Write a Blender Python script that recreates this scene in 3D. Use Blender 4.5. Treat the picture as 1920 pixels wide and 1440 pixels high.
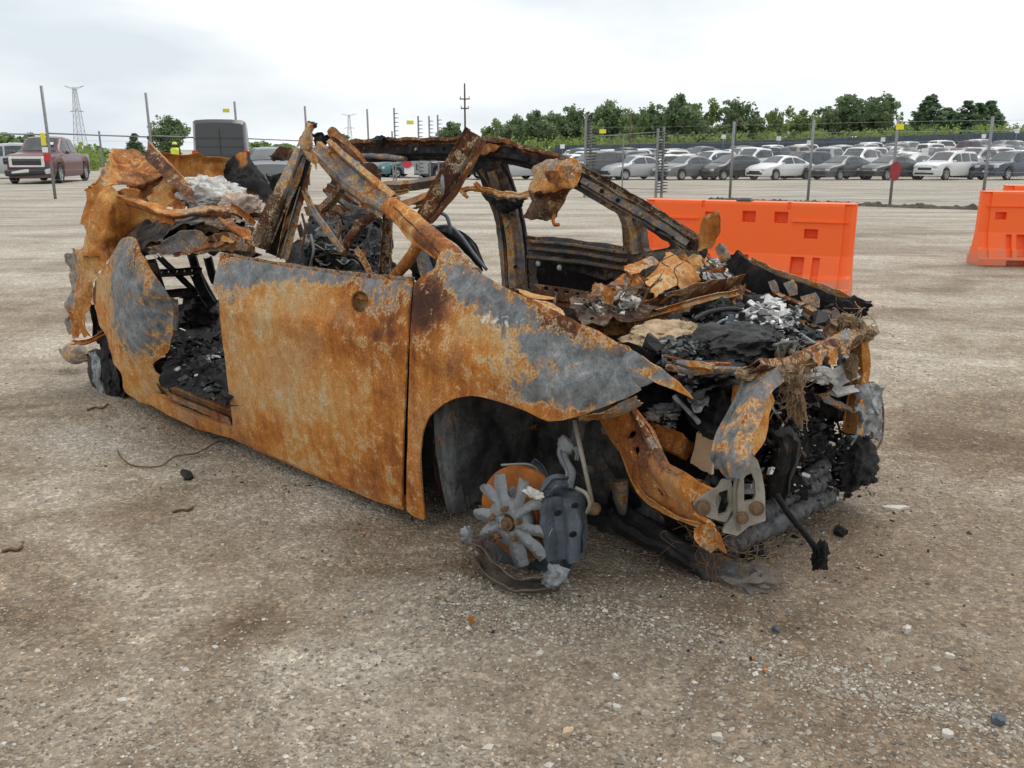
import bpy, bmesh, math, random
import numpy as np
from mathutils import Vector, Matrix
from mathutils.geometry import delaunay_2d_cdt

random.seed(7)
rng = np.random.default_rng(11)
scene = bpy.context.scene
COL = scene.collection
for o in list(bpy.data.objects):
    bpy.data.objects.remove(o, do_unlink=True)

# ------------------------------------------------------------------ camera
CAM_H = 1.35
TILT = math.atan(440 / 1700)
cam_data = bpy.data.cameras.new('camera')
cam_data.lens = 1700 / 1920 * 36
cam_data.sensor_width = 36
cam_data.clip_end = 6000
cam_data.clip_start = 0.05
cam = bpy.data.objects.new('camera', cam_data)
cam.location = (0, 0, CAM_H)
cam.rotation_euler = (math.pi / 2 - TILT, 0, 0)
COL.objects.link(cam)
scene.camera = cam
scene.render.resolution_x, scene.render.resolution_y = 1024, 768

# ------------------------------------------------------------------ sky and sun
SUN_EL, SUN_AZ = math.radians(58), math.radians(35)      # azimuth clockwise from +Y
world = bpy.data.worlds.new('World')
scene.world = world
world.use_nodes = True
wn, wl = world.node_tree.nodes, world.node_tree.links
wn.clear()
w_out = wn.new('ShaderNodeOutputWorld')
w_bg = wn.new('ShaderNodeBackground')
w_sky = wn.new('ShaderNodeTexSky')
w_sky.sky_type = 'NISHITA'
w_sky.sun_disc = False
w_sky.sun_elevation = SUN_EL
w_sky.sun_rotation = SUN_AZ
w_sky.dust_density = 4.0
w_tc = wn.new('ShaderNodeTexCoord')
w_map = wn.new('ShaderNodeMapping')
w_map.inputs['Scale'].default_value = (1, 1, 3.2)
w_map.inputs['Location'].default_value = (8.3, 3.1, 0.1)
w_no = wn.new('ShaderNodeTexNoise')
w_no.inputs['Scale'].default_value = 1.7
w_no.inputs['Detail'].default_value = 5
w_no.inputs['Roughness'].default_value = 0.5
w_ramp = wn.new('ShaderNodeValToRGB')
w_ramp.color_ramp.elements[0].position = 0.37
w_ramp.color_ramp.elements[0].color = (0.67, 0.735, 0.785, 1)
w_ramp.color_ramp.elements[1].position = 0.56
w_ramp.color_ramp.elements[1].color = (1.05, 1.06, 1.06, 1)
w_scale = wn.new('ShaderNodeVectorMath')
w_scale.operation = 'SCALE'
w_scale.inputs['Scale'].default_value = 0.1
w_mix = wn.new('ShaderNodeMix')
w_mix.data_type = 'RGBA'
w_mix.inputs['Factor'].default_value = 0.94              # closed cloud cover over the Nishita sky
wl.new(w_tc.outputs['Generated'], w_map.inputs['Vector'])
wl.new(w_map.outputs['Vector'], w_no.inputs['Vector'])
wl.new(w_no.outputs['Fac'], w_ramp.inputs['Fac'])
wl.new(w_sky.outputs['Color'], w_scale.inputs[0])
wl.new(w_scale.outputs['Vector'], w_mix.inputs['A'])
wl.new(w_ramp.outputs['Color'], w_mix.inputs['B'])
wl.new(w_mix.outputs['Result'], w_bg.inputs['Color'])
wl.new(w_bg.outputs['Background'], w_out.inputs['Surface'])
w_bg.inputs['Strength'].default_value = 1.0

sun_data = bpy.data.lights.new('sun', 'SUN')
sun_data.energy = 1.3
sun_data.angle = math.radians(35)
sun_data.color = (1.0, 0.97, 0.92)
sun = bpy.data.objects.new('sun', sun_data)
d = Vector((math.sin(SUN_AZ) * math.cos(SUN_EL), math.cos(SUN_AZ) * math.cos(SUN_EL), math.sin(SUN_EL)))
sun.rotation_euler = d.to_track_quat('Z', 'Y').to_euler()
COL.objects.link(sun)

vs = scene.view_settings
vs.view_transform = 'Standard'
vs.look = 'None'
vs.exposure = 0.22
vs.gamma = 1.0
vs.use_curve_mapping = False
# ------------------------------------------------------------------ numeric helpers
def _hash(i, j, k, s):
    n = (i.astype(np.int64) * 73856093) ^ (j.astype(np.int64) * 19349663) ^ (k.astype(np.int64) * 83492791) ^ (s * 26544357)
    n = (n ^ (n >> 13)) * 1274126177
    n = n & 0xffffffff
    n = ((n ^ (n >> 16)) * 2246822519) & 0xffffffff
    return ((n ^ (n >> 15)) & 0xffffff) / float(0xffffff)

def vnoise(p, s=0):
    """value noise in 0..1 for an (N,3) array"""
    p = np.asarray(p, float)
    i = np.floor(p).astype(np.int64)
    f = p - i
    f = f * f * (3 - 2 * f)
    r = 0
    for dx in (0, 1):
        wx = f[:, 0] if dx else 1 - f[:, 0]
        for dy in (0, 1):
            wy = f[:, 1] if dy else 1 - f[:, 1]
            for dz in (0, 1):
                wz = f[:, 2] if dz else 1 - f[:, 2]
                r = r + wx * wy * wz * _hash(i[:, 0] + dx, i[:, 1] + dy, i[:, 2] + dz, s)
    return r

def fbm(p, fr, octv=3, s=0, ridged=False, gain=0.5):
    """-1..1 fractal noise; ridged gives the sharp creases of crumpled sheet"""
    p = np.asarray(p, float)
    r, a, t = 0, 1.0, 0.0
    for o in range(octv):
        n = vnoise(p * fr + 13.7 * o, s + o * 17) * 2 - 1
        if ridged:
            n = 1 - 2 * np.abs(n) * 1.4
        r = r + a * n
        t += a
        a *= gain
        fr *= 2.03
    return r / t

def cells(p, s=0):
    """distance to the nearest scattered seed: flat facets meeting in sharp creases"""
    i = np.floor(p).astype(np.int64)
    best = np.full(len(p), 9.0)
    for dx in (-1, 0, 1):
        for dy in (-1, 0, 1):
            for dz in (-1, 0, 1):
                a, b, c = i[:, 0] + dx, i[:, 1] + dy, i[:, 2] + dz
                q = np.stack([a + _hash(a, b, c, s + 1), b + _hash(a, b, c, s + 2), c + _hash(a, b, c, s + 3)], 1)
                best = np.minimum(best, np.linalg.norm(q - p, axis=1))
    return best

def crumple(p, amp, fr, s=0, octv=3):
    """3-D displacement vectors"""
    d = np.stack([fbm(p, fr, octv, s + 101 * c, True) for c in range(3)], 1) * amp * 0.75
    if amp > 0.0055:
        for c in range(3):
            d[:, c] += (cells(p * fr * 0.9 + 7.3 * c, s + 31 * c) - 0.55) * amp * 1.5
            d[:, c] += (cells(p * fr * 2.3 + 3.1 * c, s + 57 * c) - 0.55) * amp * 0.55
    return d

def catmull(pts, n, closed=False):
    P = np.asarray(pts, float)
    m = len(P)
    if m == 2:
        t = np.linspace(0, 1, n)[:, None]
        return P[0] * (1 - t) + P[1] * t
    out = []
    seg = m if closed else m - 1
    for q in np.linspace(0, seg, n, endpoint=not closed):
        i = min(int(q), seg - 1)
        t = q - i
        if closed:
            p0, p1, p2, p3 = P[(i - 1) % m], P[i % m], P[(i + 1) % m], P[(i + 2) % m]
        else:
            p1, p2 = P[i], P[i + 1]
            p0 = P[i - 1] if i > 0 else 2 * p1 - p2
            p3 = P[i + 2] if i + 2 < m else 2 * p2 - p1
        out.append(0.5 * (2 * p1 + (p2 - p0) * t + (2 * p0 - 5 * p1 + 4 * p2 - p3) * t * t + (3 * p1 - p0 - 3 * p2 + p3) * t ** 3))
    return np.array(out)

def linres(pts, n):
    P = np.asarray(pts, float)
    d = np.r_[0, np.cumsum(np.linalg.norm(np.diff(P, axis=0), axis=1))]
    if d[-1] < 1e-9:
        return np.repeat(P[:1], n, 0)
    q = np.linspace(0, d[-1], n)
    return np.stack([np.interp(q, d, P[:, c]) for c in range(P.shape[1])], 1)

def inside(pts, poly):
    x, y = pts[:, 0], pts[:, 1]
    r = np.zeros(len(pts), bool)
    j = len(poly) - 1
    for i in range(len(poly)):
        xi, yi = poly[i]
        xj, yj = poly[j]
        c = ((yi > y) != (yj > y)) & (x < (xj - xi) * (y - yi) / (yj - yi + 1e-12) + xi)
        r ^= c
        j = i
    return r

# ------------------------------------------------------------------ object helpers
def tag(o, label=None, cat=None, group=None, kind=None):
    if label: o['label'] = label
    if cat: o['category'] = cat
    if group: o['group'] = group
    if kind: o['kind'] = kind
    return o

def empty(name, loc=(0, 0, 0), rz=0.0):
    o = bpy.data.objects.new(name, None)
    o.location = loc
    o.rotation_euler = (0, 0, rz)
    o.empty_display_size = 0.2
    COL.objects.link(o)
    return o

def mk(name, v, f, mat, parent=None, attrs=None, smooth=True, solid=None, mats=None, fm=None, crisp=None):
    me = bpy.data.meshes.new(name)
    v = np.asarray(v, float)
    me.from_pydata(v.tolist(), [], [tuple(int(i) for i in q) for q in f])
    if mats:
        for m in mats: me.materials.append(m)
        if fm is not None: me.polygons.foreach_set('material_index', np.asarray(fm, np.int32))
    else:
        me.materials.append(mat)
    if smooth: me.polygons.foreach_set('use_smooth', np.ones(len(me.polygons), bool))
    if attrs:
        for k, val in attrs.items():
            if callable(val): val = val(v)
            val = np.broadcast_to(np.asarray(val, float), (len(v),))
            at_ = me.attributes.new(k, 'FLOAT', 'POINT')
            at_.data.foreach_set('value', np.ascontiguousarray(val, np.float32))
    me.update()
    o = bpy.data.objects.new(name, me)
    COL.objects.link(o)
    if parent: o.parent = parent
    if solid:
        md = o.modifiers.new('thickness', 'SOLIDIFY')
        md.thickness = solid
        md.offset = 0
    if crisp:
        md = o.modifiers.new('crisp_edges', 'EDGE_SPLIT')
        md.split_angle = math.radians(crisp)
    return o

class MB:
    """collects boxes, tubes and loose faces into one mesh"""
    def __init__(self): self.v, self.f = [], []
    def add(self, v, f):
        n = len(self.v)
        self.v += [tuple(map(float, q)) for q in v]
        self.f += [tuple(int(i) + n for i in q) for q in f]
        return self
    def box(self, c, s, R=None, taper=1.0, bevel=0.0):
        c = np.array(c, float); s = np.array(s, float) / 2
        if bevel > 0:
            b = min(bevel, s.min() * 0.9)
            pr = [(-1, -1), (1, -1), (1, 1), (-1, 1)]
            ring = []
            for k, (sx, sy) in enumerate(pr):
                x, y = sx * s[0], sy * s[1]
                nx, ny = pr[(k + 1) % 4]
                px_, py_ = pr[k - 1]
                ring.append((x - sx * b if px_ != sx else x, y - sy * b if py_ != sy else y))
                ring.append((x - sx * b if nx != sx else x, y - sy * b if ny != sy else y))
            v = []
            for z, ins in ((-s[2], b), (-s[2] + b, 0), (s[2] - b, 0), (s[2], b)):
                for x, y in ring:
                    v.append((x * (1 - ins / s[0]), y * (1 - ins / s[1]), z))
            n = 8
            f = [tuple(range(n))[::-1], tuple(3 * n + i for i in range(n))]
            for r in range(3):
                for i in range(n):
                    j = (i + 1) % n
                    f.append((r * n + i, r * n + j, (r + 1) * n + j, (r + 1) * n + i))
            v = np.array(v)
        else:
            v = np.array([(x * s[0], y * s[1], z * s[2]) for z in (-1, 1) for y in (-1, 1) for x in (-1, 1)])
            v[4:, :2] *= taper
            f = [(0, 2, 3, 1), (4, 5, 7, 6), (0, 1, 5, 4), (2, 6, 7, 3), (0, 4, 6, 2), (1, 3, 7, 5)]
        if R is not None: v = v @ np.array(R).T
        return self.add(v + c, f)
    def tube(self, pts, r, n=8, cap=True):
        P = np.asarray(pts, float)
        m = len(P)
        r = np.broadcast_to(np.asarray(r, float), (m,))
        T = np.gradient(P, axis=0)
        T /= np.linalg.norm(T, axis=1)[:, None] + 1e-12
        u = np.cross(T[0], [0, 0, 1.0])
        if np.linalg.norm(u) < 1e-3: u = np.cross(T[0], [1.0, 0, 0])
        v = []
        an = np.linspace(0, 2 * math.pi, n, endpoint=False)
        for i in range(m):
            u = u - T[i] * (u @ T[i]); u /= np.linalg.norm(u) + 1e-12
            w = np.cross(T[i], u)
            for a in an: v.append(P[i] + r[i] * (math.cos(a) * u + math.sin(a) * w))
        f = []
        for i in range(m - 1):
            for j in range(n):
                k = (j + 1) % n
                f.append((i * n + j, i * n + k, (i + 1) * n + k, (i + 1) * n + j))
        if cap:
            f.append(tuple(range(n))[::-1]); f.append(tuple((m - 1) * n + j for j in range(n)))
        return self.add(v, f)
    def lathe(self, prof, M=None, n=24, closed=False):
        """prof: (r, h) list turned about local Z"""
        an = np.linspace(0, 2 * math.pi, n, endpoint=False)
        v = [(r * math.cos(a), r * math.sin(a), h) for r, h in prof for a in an]
        m = len(prof)
        f = []
        for i in range(m if closed else m - 1):
            i2 = (i + 1) % m
            for j in range(n):
                k = (j + 1) % n
                f.append((i * n + j, i * n + k, i2 * n + k, i2 * n + j))
        if not closed:
            f.append(tuple(range(n))[::-1]); f.append(tuple((m - 1) * n + j for j in range(n)))
        v = np.array(v)
        if M is not None: v = v @ np.array(M.to_3x3()).T + np.array(M.translation)
        return self.add(v, f)
    def build(self, name, mat, parent=None, attrs=None, smooth=False, solid=None):
        return mk(name, self.v, self.f, mat, parent, attrs, smooth, solid)

def copy_tree(o, parent=None):
    c = o.copy()
    COL.objects.link(c)
    if parent: c.parent = parent
    for ch in [q for q in o.children]: copy_tree(ch, c)
    return c

def grid_faces(nu, nv):
    i = np.arange((nu - 1) * (nv - 1))
    r, c = i // (nv - 1), i % (nv - 1)
    a = r * nv + c
    return np.stack([a, a + 1, a + nv + 1, a + nv], 1)

# ------------------------------------------------------------------ materials
def _nodes(name):
    m = bpy.data.materials.new(name)
    m.use_nodes = True
    nt = m.node_tree
    return m, nt, nt.nodes, nt.links, nt.nodes['Principled BSDF']

def N(nt, kind, **k):
    n = nt.nodes.new(kind)
    for a, b in k.items():
        if a in n.inputs: n.inputs[a].default_value = b
        else: setattr(n, a, b)
    return n

def math_(nt, op, a, b=None, clamp=False):
    n = nt.nodes.new('ShaderNodeMath'); n.operation = op; n.use_clamp = clamp
    for i, q in enumerate((a, b)):
        if q is None: continue
        if isinstance(q, (int, float)): n.inputs[i].default_value = q
        else: nt.links.new(q, n.inputs[i])
    return n.outputs[0]

def mix_(nt, fac, a, b, blend='MIX'):
    n = nt.nodes.new('ShaderNodeMix'); n.data_type = 'RGBA'; n.blend_type = blend
    for s, q in (('Factor', fac), ('A', a), ('B', b)):
        sock = n.inputs[s] if s == 'Factor' else [x for x in n.inputs if x.name == s and x.type == 'RGBA'][0]
        if isinstance(q, (int, float)): sock.default_value = q
        elif isinstance(q, tuple): sock.default_value = q if len(q) == 4 else q + (1,)
        else: nt.links.new(q, sock)
    return [x for x in n.outputs if x.type == 'RGBA'][0]

def ramp_(nt, fac, stops, interp='LINEAR'):
    n = nt.nodes.new('ShaderNodeValToRGB')
    cr = n.color_ramp; cr.interpolation = interp
    while len(cr.elements) < len(stops): cr.elements.new(0.5)
    for e, (p, c) in zip(cr.elements, stops):
        e.position = p
        e.color = (c if isinstance(c, tuple) else (c, c, c)) + (1,)
    nt.links.new(fac, n.inputs['Fac'])
    return n.outputs['Color']

def noise_(nt, vec, scale, detail=4, rough=0.55, dist=0.0):
    n = N(nt, 'ShaderNodeTexNoise', Scale=scale, Detail=detail, Roughness=rough, Distortion=dist)
    if vec is not None: nt.links.new(vec, n.inputs['Vector'])
    return n.outputs['Fac']

def bump_(nt, h, strength=0.3, dist=0.01):
    n = N(nt, 'ShaderNodeBump', Strength=strength, Distance=dist)
    nt.links.new(h, n.inputs['Height'])
    return n.outputs['Normal']

def attr_(nt, name, typ='GEOMETRY'):
    n = nt.nodes.new('ShaderNodeAttribute'); n.attribute_name = name; n.attribute_type = typ
    return n.outputs['Fac']

def pmat(name, col, rough=0.6, metal=0.0, var=0.15, scale=8.0, bump=0.0, spec=0.5, coat=0.0, bscale=None):
    m, nt, nodes, links, b = _nodes(name)
    tc = nodes.new('ShaderNodeTexCoord').outputs['Object']
    n = noise_(nt, tc, scale, 5, 0.6)
    dk = tuple(c * (1 - var) for c in col); lt = tuple(min(1, c * (1 + var)) for c in col)
    c = ramp_(nt, n, [(0.3, dk), (0.7, lt)])
    links.new(c, b.inputs['Base Color'])
    b.inputs['Roughness'].default_value = rough
    b.inputs['Metallic'].default_value = metal
    b.inputs['Specular IOR Level'].default_value = spec
    b.inputs['Coat Weight'].default_value = coat
    if bump:
        links.new(bump_(nt, noise_(nt, tc, bscale or scale * 6, 6, 0.65), bump, 0.01), b.inputs['Normal'])
    return m

def burnt_metal(name):
    """fire-scaled steel. Attributes: g bare grey metal, k char (soot plus painted interior shade), t tone (red-brown < 0 < ochre), w ash"""
    m, nt, nodes, links, b = _nodes(name)
    tc = nodes.new('ShaderNodeTexCoord').outputs['Object']
    g, k, t, w = (attr_(nt, q) for q in 'gktw')
    big = noise_(nt, tc, 5, 7, 0.62, 0.4)
    mid = noise_(nt, tc, 22, 6, 0.65, 0.3)
    fine = noise_(nt, tc, 130, 5, 0.7)
    mp = nodes.new('ShaderNodeMapping'); mp.inputs['Scale'].default_value = (26, 26, 2.2)
    links.new(tc, mp.inputs['Vector'])
    streak = noise_(nt, mp.outputs['Vector'], 1.0, 5, 0.6, 0.2)
    dust = noise_(nt, tc, 2.6, 6, 0.6, 0.6)
    tone = math_(nt, 'ADD', math_(nt, 'MULTIPLY', big, 0.55), math_(nt, 'MULTIPLY', mid, 0.22))
    tone = math_(nt, 'ADD', tone, math_(nt, 'MULTIPLY', streak, 0.32))
    tone = math_(nt, 'SUBTRACT', tone, 0.055)
    tone = math_(nt, 'ADD', tone, math_(nt, 'MULTIPLY', t, 0.30))
    rust = ramp_(nt, tone, [(0.24, (0.060, 0.025, 0.015)), (0.35, (0.155, 0.055, 0.022)), (0.44, (0.33, 0.110, 0.022)),
                            (0.54, (0.47, 0.185, 0.036)), (0.66, (0.52, 0.275, 0.090)), (0.80, (0.52, 0.395, 0.24))])
    speck = ramp_(nt, fine, [(0.30, 0.55), (0.5, 0.98), (0.70, 1.35)])
    rust = mix_(nt, 0.85, rust, speck, 'MULTIPLY')
    rust = mix_(nt, 0.8, rust, ramp_(nt, mid, [(0.30, 0.78), (0.5, 1.0), (0.72, 1.12)]), 'MULTIPLY')
    # pale grey-tan scale lying over the rust
    scale = math_(nt, 'ADD', math_(nt, 'MULTIPLY', dust, 0.7), math_(nt, 'MULTIPLY', fine, 0.45))
    rust = mix_(nt, ramp_(nt, scale, [(0.58, 0.0), (0.76, 0.5)]), rust, (0.40, 0.31, 0.21))
    # grey patches with a pale flaking rim
    gm = math_(nt, 'ADD', math_(nt, 'MULTIPLY', g, 0.52), 0.24)
    gm = math_(nt, 'ADD', gm, math_(nt, 'MULTIPLY', math_(nt, 'SUBTRACT', big, 0.5), 0.65))
    gm = math_(nt, 'ADD', gm, math_(nt, 'MULTIPLY', math_(nt, 'SUBTRACT', mid, 0.5), 1.35))
    gm = math_(nt, 'ADD', gm, math_(nt, 'MULTIPLY', math_(nt, 'SUBTRACT', fine, 0.5), 0.35))
    rim = ramp_(nt, gm, [(0.34, 0.0), (0.44, 0.8), (0.505, 0.8), (0.54, 0.0)])
    flake = ramp_(nt, fine, [(0.44, 0.12), (0.56, 1.0)])
    rust = mix_(nt, math_(nt, 'MULTIPLY', rim, flake), rust, (0.58, 0.46, 0.26))
    grey = ramp_(nt, math_(nt, 'ADD', math_(nt, 'MULTIPLY', noise_(nt, tc, 18, 9, 0.74, 0.25), 0.75), math_(nt, 'MULTIPLY', dust, 0.25)), [(0.33, (0.040, 0.044, 0.047)), (0.43, (0.105, 0.116, 0.121)), (0.53, (0.185, 0.200, 0.207)), (0.60, (0.26, 0.272, 0.275)), (0.70, (0.50, 0.50, 0.47))])
    grey = mix_(nt, 0.7, grey, speck, 'MULTIPLY')
    gmask = ramp_(nt, gm, [(0.45, 0.0), (0.52, 0.6), (0.62, 1.0)])
    col = mix_(nt, gmask, rust, grey)
    # ash flecks
    wv = math_(nt, 'ADD', w, math_(nt, 'MULTIPLY', math_(nt, 'SUBTRACT', noise_(nt, tc, 45, 6, 0.75, 1.0), 0.5), 1.5))
    wm = ramp_(nt, wv, [(0.50, 0.0), (0.62, 1.0)])
    col = mix_(nt, wm, col, (0.62, 0.60, 0.54))
    # char
    kv = math_(nt, 'ADD', k, math_(nt, 'MULTIPLY', math_(nt, 'SUBTRACT', big, 0.5), 0.6))  # soot and painted shade of the interior share this mask
    km = ramp_(nt, kv, [(0.32, 0.0), (0.62, 1.0)])
    char_shade = ramp_(nt, mid, [(0.3, (0.005, 0.005, 0.006)), (0.58, (0.018, 0.017, 0.017)), (0.72, (0.06, 0.05, 0.042)), (0.82, (0.16, 0.13, 0.10))])
    col = mix_(nt, km, col, char_shade)
    links.new(col, b.inputs['Base Color'])
    links.new(ramp_(nt, gmask, [(0, 0.92), (1, 0.62)]), b.inputs['Roughness'])
    b.inputs['Specular IOR Level'].default_value = 0.3
    h = math_(nt, 'ADD', math_(nt, 'MULTIPLY', fine, 0.5), math_(nt, 'MULTIPLY', mid, 0.6))
    h = math_(nt, 'ADD', h, math_(nt, 'MULTIPLY', gmask, -0.12))
    links.new(bump_(nt, h, 0.55, 0.006), b.inputs['Normal'])
    return m
# ------------------------------------------------------------------ ground
def terrain(x, y):
    x = np.asarray(x, float); y = np.asarray(y, float)
    dip = np.interp(y, [24, 40, 56, 64, 112, 200], [0, -0.12, -0.46, -0.50, -0.38, 0.3])
    lf = np.clip((x + 14) / 12, 0, 1)
    rise = np.clip((x - 0.10 * y) / 52, 0, 1) * np.interp(y, [62, 112, 160], [0, 1.6, 2.0])
    left = np.interp(y, [24, 60, 200], [0, -0.1, 0.2])
    return dip * lf + left * (1 - lf) + rise

def bumps(x, y):
    p = np.stack([x, y, np.zeros_like(x)], 1)
    r = np.hypot(x, y)
    f = np.clip(1.2 - r / 40, 0, 1)
    z = (0.016 * fbm(p, 0.7, 3, 5) + 0.006 * fbm(p, 4.0, 3, 9)) * f
    for mx, my, mr, mh in ((0.02, 2.62, 0.20, 0.035), (-0.22, 2.52, 0.16, 0.05), (0.26, 2.5, 0.22, 0.02), (0.62, 2.55, 0.2, 0.03), (-2.25, 4.75, 0.25, 0.03)):
        z = z + mh * np.exp(-((x - mx) ** 2 + (y - my) ** 2) / mr ** 2)
    return z

def ground_z(x, y):
    x = np.atleast_1d(np.asarray(x, float)); y = np.atleast_1d(np.asarray(y, float))
    return terrain(x, y) + bumps(x, y)

def ground_pt(px, Y, dz=0.0):
    """point on the ground Y metres ahead, in the direction of picture column px"""
    x = 0.0
    for _ in range(5):
        z = float(terrain(x, Y))
        x = (px - 960) / 1700 * (Y * math.cos(TILT) + (CAM_H - z) * math.sin(TILT))
    return Vector((x, Y, float(ground_z(x, Y)[0]) + dz))

def ground_material():
    m, nt, nodes, links, b = _nodes('gravel_ground')
    pos = nodes.new('ShaderNodeNewGeometry').outputs['Position']
    mp = nodes.new('ShaderNodeMapping'); mp.inputs['Scale'].default_value = (0.22, 0.9, 1)
    links.new(pos, mp.inputs['Vector'])
    tracks = noise_(nt, mp.outputs['Vector'], 1.1, 7, 0.62, 0.6)
    blot = noise_(nt, pos, 0.9, 7, 0.62, 0.8)
    small = noise_(nt, pos, 7, 6, 0.65)
    sand = noise_(nt, pos, 160, 4, 0.75)
    vor = N(nt, 'ShaderNodeTexVoronoi', Scale=95.0, Randomness=1.0); links.new(pos, vor.inputs['Vector'])
    vor2 = N(nt, 'ShaderNodeTexVoronoi', Scale=38.0, Randomness=1.0); links.new(pos, vor2.inputs['Vector'])
    base = ramp_(nt, math_(nt, 'ADD', math_(nt, 'MULTIPLY', blot, 0.55), math_(nt, 'MULTIPLY', tracks, 0.45)),
                 [(0.39, (0.165, 0.118, 0.078)), (0.46, (0.275, 0.214, 0.150)), (0.52, (0.375, 0.315, 0.240)), (0.60, (0.49, 0.435, 0.355))])
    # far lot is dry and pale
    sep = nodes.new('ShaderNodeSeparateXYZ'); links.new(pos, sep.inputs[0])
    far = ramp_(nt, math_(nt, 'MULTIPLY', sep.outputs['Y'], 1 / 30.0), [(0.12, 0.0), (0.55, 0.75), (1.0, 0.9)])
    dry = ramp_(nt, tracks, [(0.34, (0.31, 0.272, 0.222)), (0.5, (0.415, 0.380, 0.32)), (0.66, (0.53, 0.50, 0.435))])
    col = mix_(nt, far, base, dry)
    # bare brown earth worked up where the wreck was dragged in
    off = nodes.new('ShaderNodeVectorMath'); off.operation = 'SUBTRACT'; links.new(pos, off.inputs[0]); off.inputs[1].default_value = (1.75, 2.6, 0)
    ln_ = nodes.new('ShaderNodeVectorMath'); ln_.operation = 'LENGTH'; links.new(off.outputs['Vector'], ln_.inputs[0])
    earth = math_(nt, 'SUBTRACT', math_(nt, 'ADD', math_(nt, 'MULTIPLY', noise_(nt, pos, 1.6, 7, 0.65, 0.8), 1.5), 0.15), math_(nt, 'MULTIPLY', ln_.outputs['Value'], 0.30))
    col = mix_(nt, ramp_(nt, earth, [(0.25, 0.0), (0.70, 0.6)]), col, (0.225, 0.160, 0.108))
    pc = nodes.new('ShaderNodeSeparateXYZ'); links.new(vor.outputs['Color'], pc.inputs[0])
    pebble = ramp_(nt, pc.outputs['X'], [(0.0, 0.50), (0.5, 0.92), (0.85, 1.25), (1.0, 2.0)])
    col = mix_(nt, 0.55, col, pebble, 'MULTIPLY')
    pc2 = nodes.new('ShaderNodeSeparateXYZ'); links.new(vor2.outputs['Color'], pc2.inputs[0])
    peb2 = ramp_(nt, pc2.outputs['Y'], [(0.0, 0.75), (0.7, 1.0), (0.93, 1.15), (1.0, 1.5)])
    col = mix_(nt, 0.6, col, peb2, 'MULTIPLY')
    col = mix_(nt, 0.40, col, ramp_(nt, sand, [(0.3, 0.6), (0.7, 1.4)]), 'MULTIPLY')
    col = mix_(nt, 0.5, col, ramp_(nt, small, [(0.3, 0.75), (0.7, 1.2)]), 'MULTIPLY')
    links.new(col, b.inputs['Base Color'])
    b.inputs['Roughness'].default_value = 0.95
    b.inputs['Specular IOR Level'].default_value = 0.15
    h = math_(nt, 'ADD', math_(nt, 'MULTIPLY', vor.outputs['Distance'], -0.9), math_(nt, 'MULTIPLY', vor2.outputs['Distance'], -0.8))
    h = math_(nt, 'ADD', h, math_(nt, 'MULTIPLY', sand, 0.6))
    links.new(bump_(nt, h, 0.7, 0.012), b.inputs['Normal'])
    return m

M_GROUND = ground_material()
_s = np.linspace(-1, 1, 380)
_gx = 1.7 * np.sinh(8 * _s)
_gy = 3.2 + 1.7 * np.sinh(8 * _s)
_X, _Y = np.meshgrid(_gx, _gy, indexing='xy')
_x, _y = _X.ravel(), _Y.ravel()
ground = mk('ground', np.stack([_x, _y, ground_z(_x, _y)], 1), grid_faces(380, 380), M_GROUND)
tag(ground, kind='structure')

def stone_material():
    m, nt, nodes, links, b = _nodes('loose_stone')
    c = attr_(nt, 'c')
    col = ramp_(nt, c, [(0.0, (0.11, 0.095, 0.08)), (0.3, (0.22, 0.185, 0.145)), (0.6, (0.32, 0.28, 0.225)), (0.85, (0.42, 0.39, 0.33)), (1.0, (0.60, 0.57, 0.50))])
    links.new(col, b.inputs['Base Color'])
    b.inputs['Roughness'].default_value = 0.9
    b.inputs['Specular IOR Level'].default_value = 0.2
    return m

M_STONE = stone_material()
_oct = np.array([(1, 0, 0), (0, 1, 0), (-1, 0, 0), (0, -1, 0), (0, 0, 1), (0, 0, -1)], float)
_octf = np.array([(0, 1, 4), (1, 2, 4), (2, 3, 4), (3, 0, 4), (1, 0, 5), (2, 1, 5), (3, 2, 5), (0, 3, 5)])

def stones(name, x, y, size, cval, parent=None, z=None):
    n = len(x)
    v = np.repeat(_oct[None], n, 0) * (0.65 + 0.7 * rng.random((n, 6, 1)))
    v *= np.stack([size * (0.8 + 0.7 * rng.random(n)), size * (0.7 + 0.4 * rng.random(n)), size * (0.45 + 0.4 * rng.random(n))], 1)[:, None, :]
    a = rng.random(n) * 6.283
    ca, sa = np.cos(a)[:, None], np.sin(a)[:, None]
    v = np.stack([v[..., 0] * ca - v[..., 1] * sa, v[..., 0] * sa + v[..., 1] * ca, v[..., 2]], 2)
    z = ground_z(x, y) if z is None else z
    v += np.stack([x, y, z + size * 0.15], 1)[:, None, :]
    f = _octf[None] + 6 * np.arange(n)[:, None, None]
    return mk(name, v.reshape(-1, 3), f.reshape(-1, 3), M_STONE, parent, {'c': np.repeat(cval, 6)}, smooth=False)

_n = 62000
_q = rng.random(_n)
_y = 1.5 / (1 - _q * (1 - 1.5 / 9.5))
_x = (rng.random(_n) * 2 - 1) * (_y * 0.66 + 0.1)
_keep = fbm(np.stack([_x, _y, 0 * _x], 1), 1.1, 3, 31) + 0.75 * rng.random(_n) > 0.05
_x, _y = _x[_keep], _y[_keep]
_sz = np.clip(0.0032 * np.exp(rng.normal(0, 0.42, len(_x))), 0.0015, 0.014)
_o = stones('loose_gravel', _x, _y, _sz, np.clip(rng.normal(0.52, 0.24, len(_x)), 0, 1))
tag(_o, 'small pale stones of loose gravel strewn over the lot', 'gravel', kind='stuff')
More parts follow.
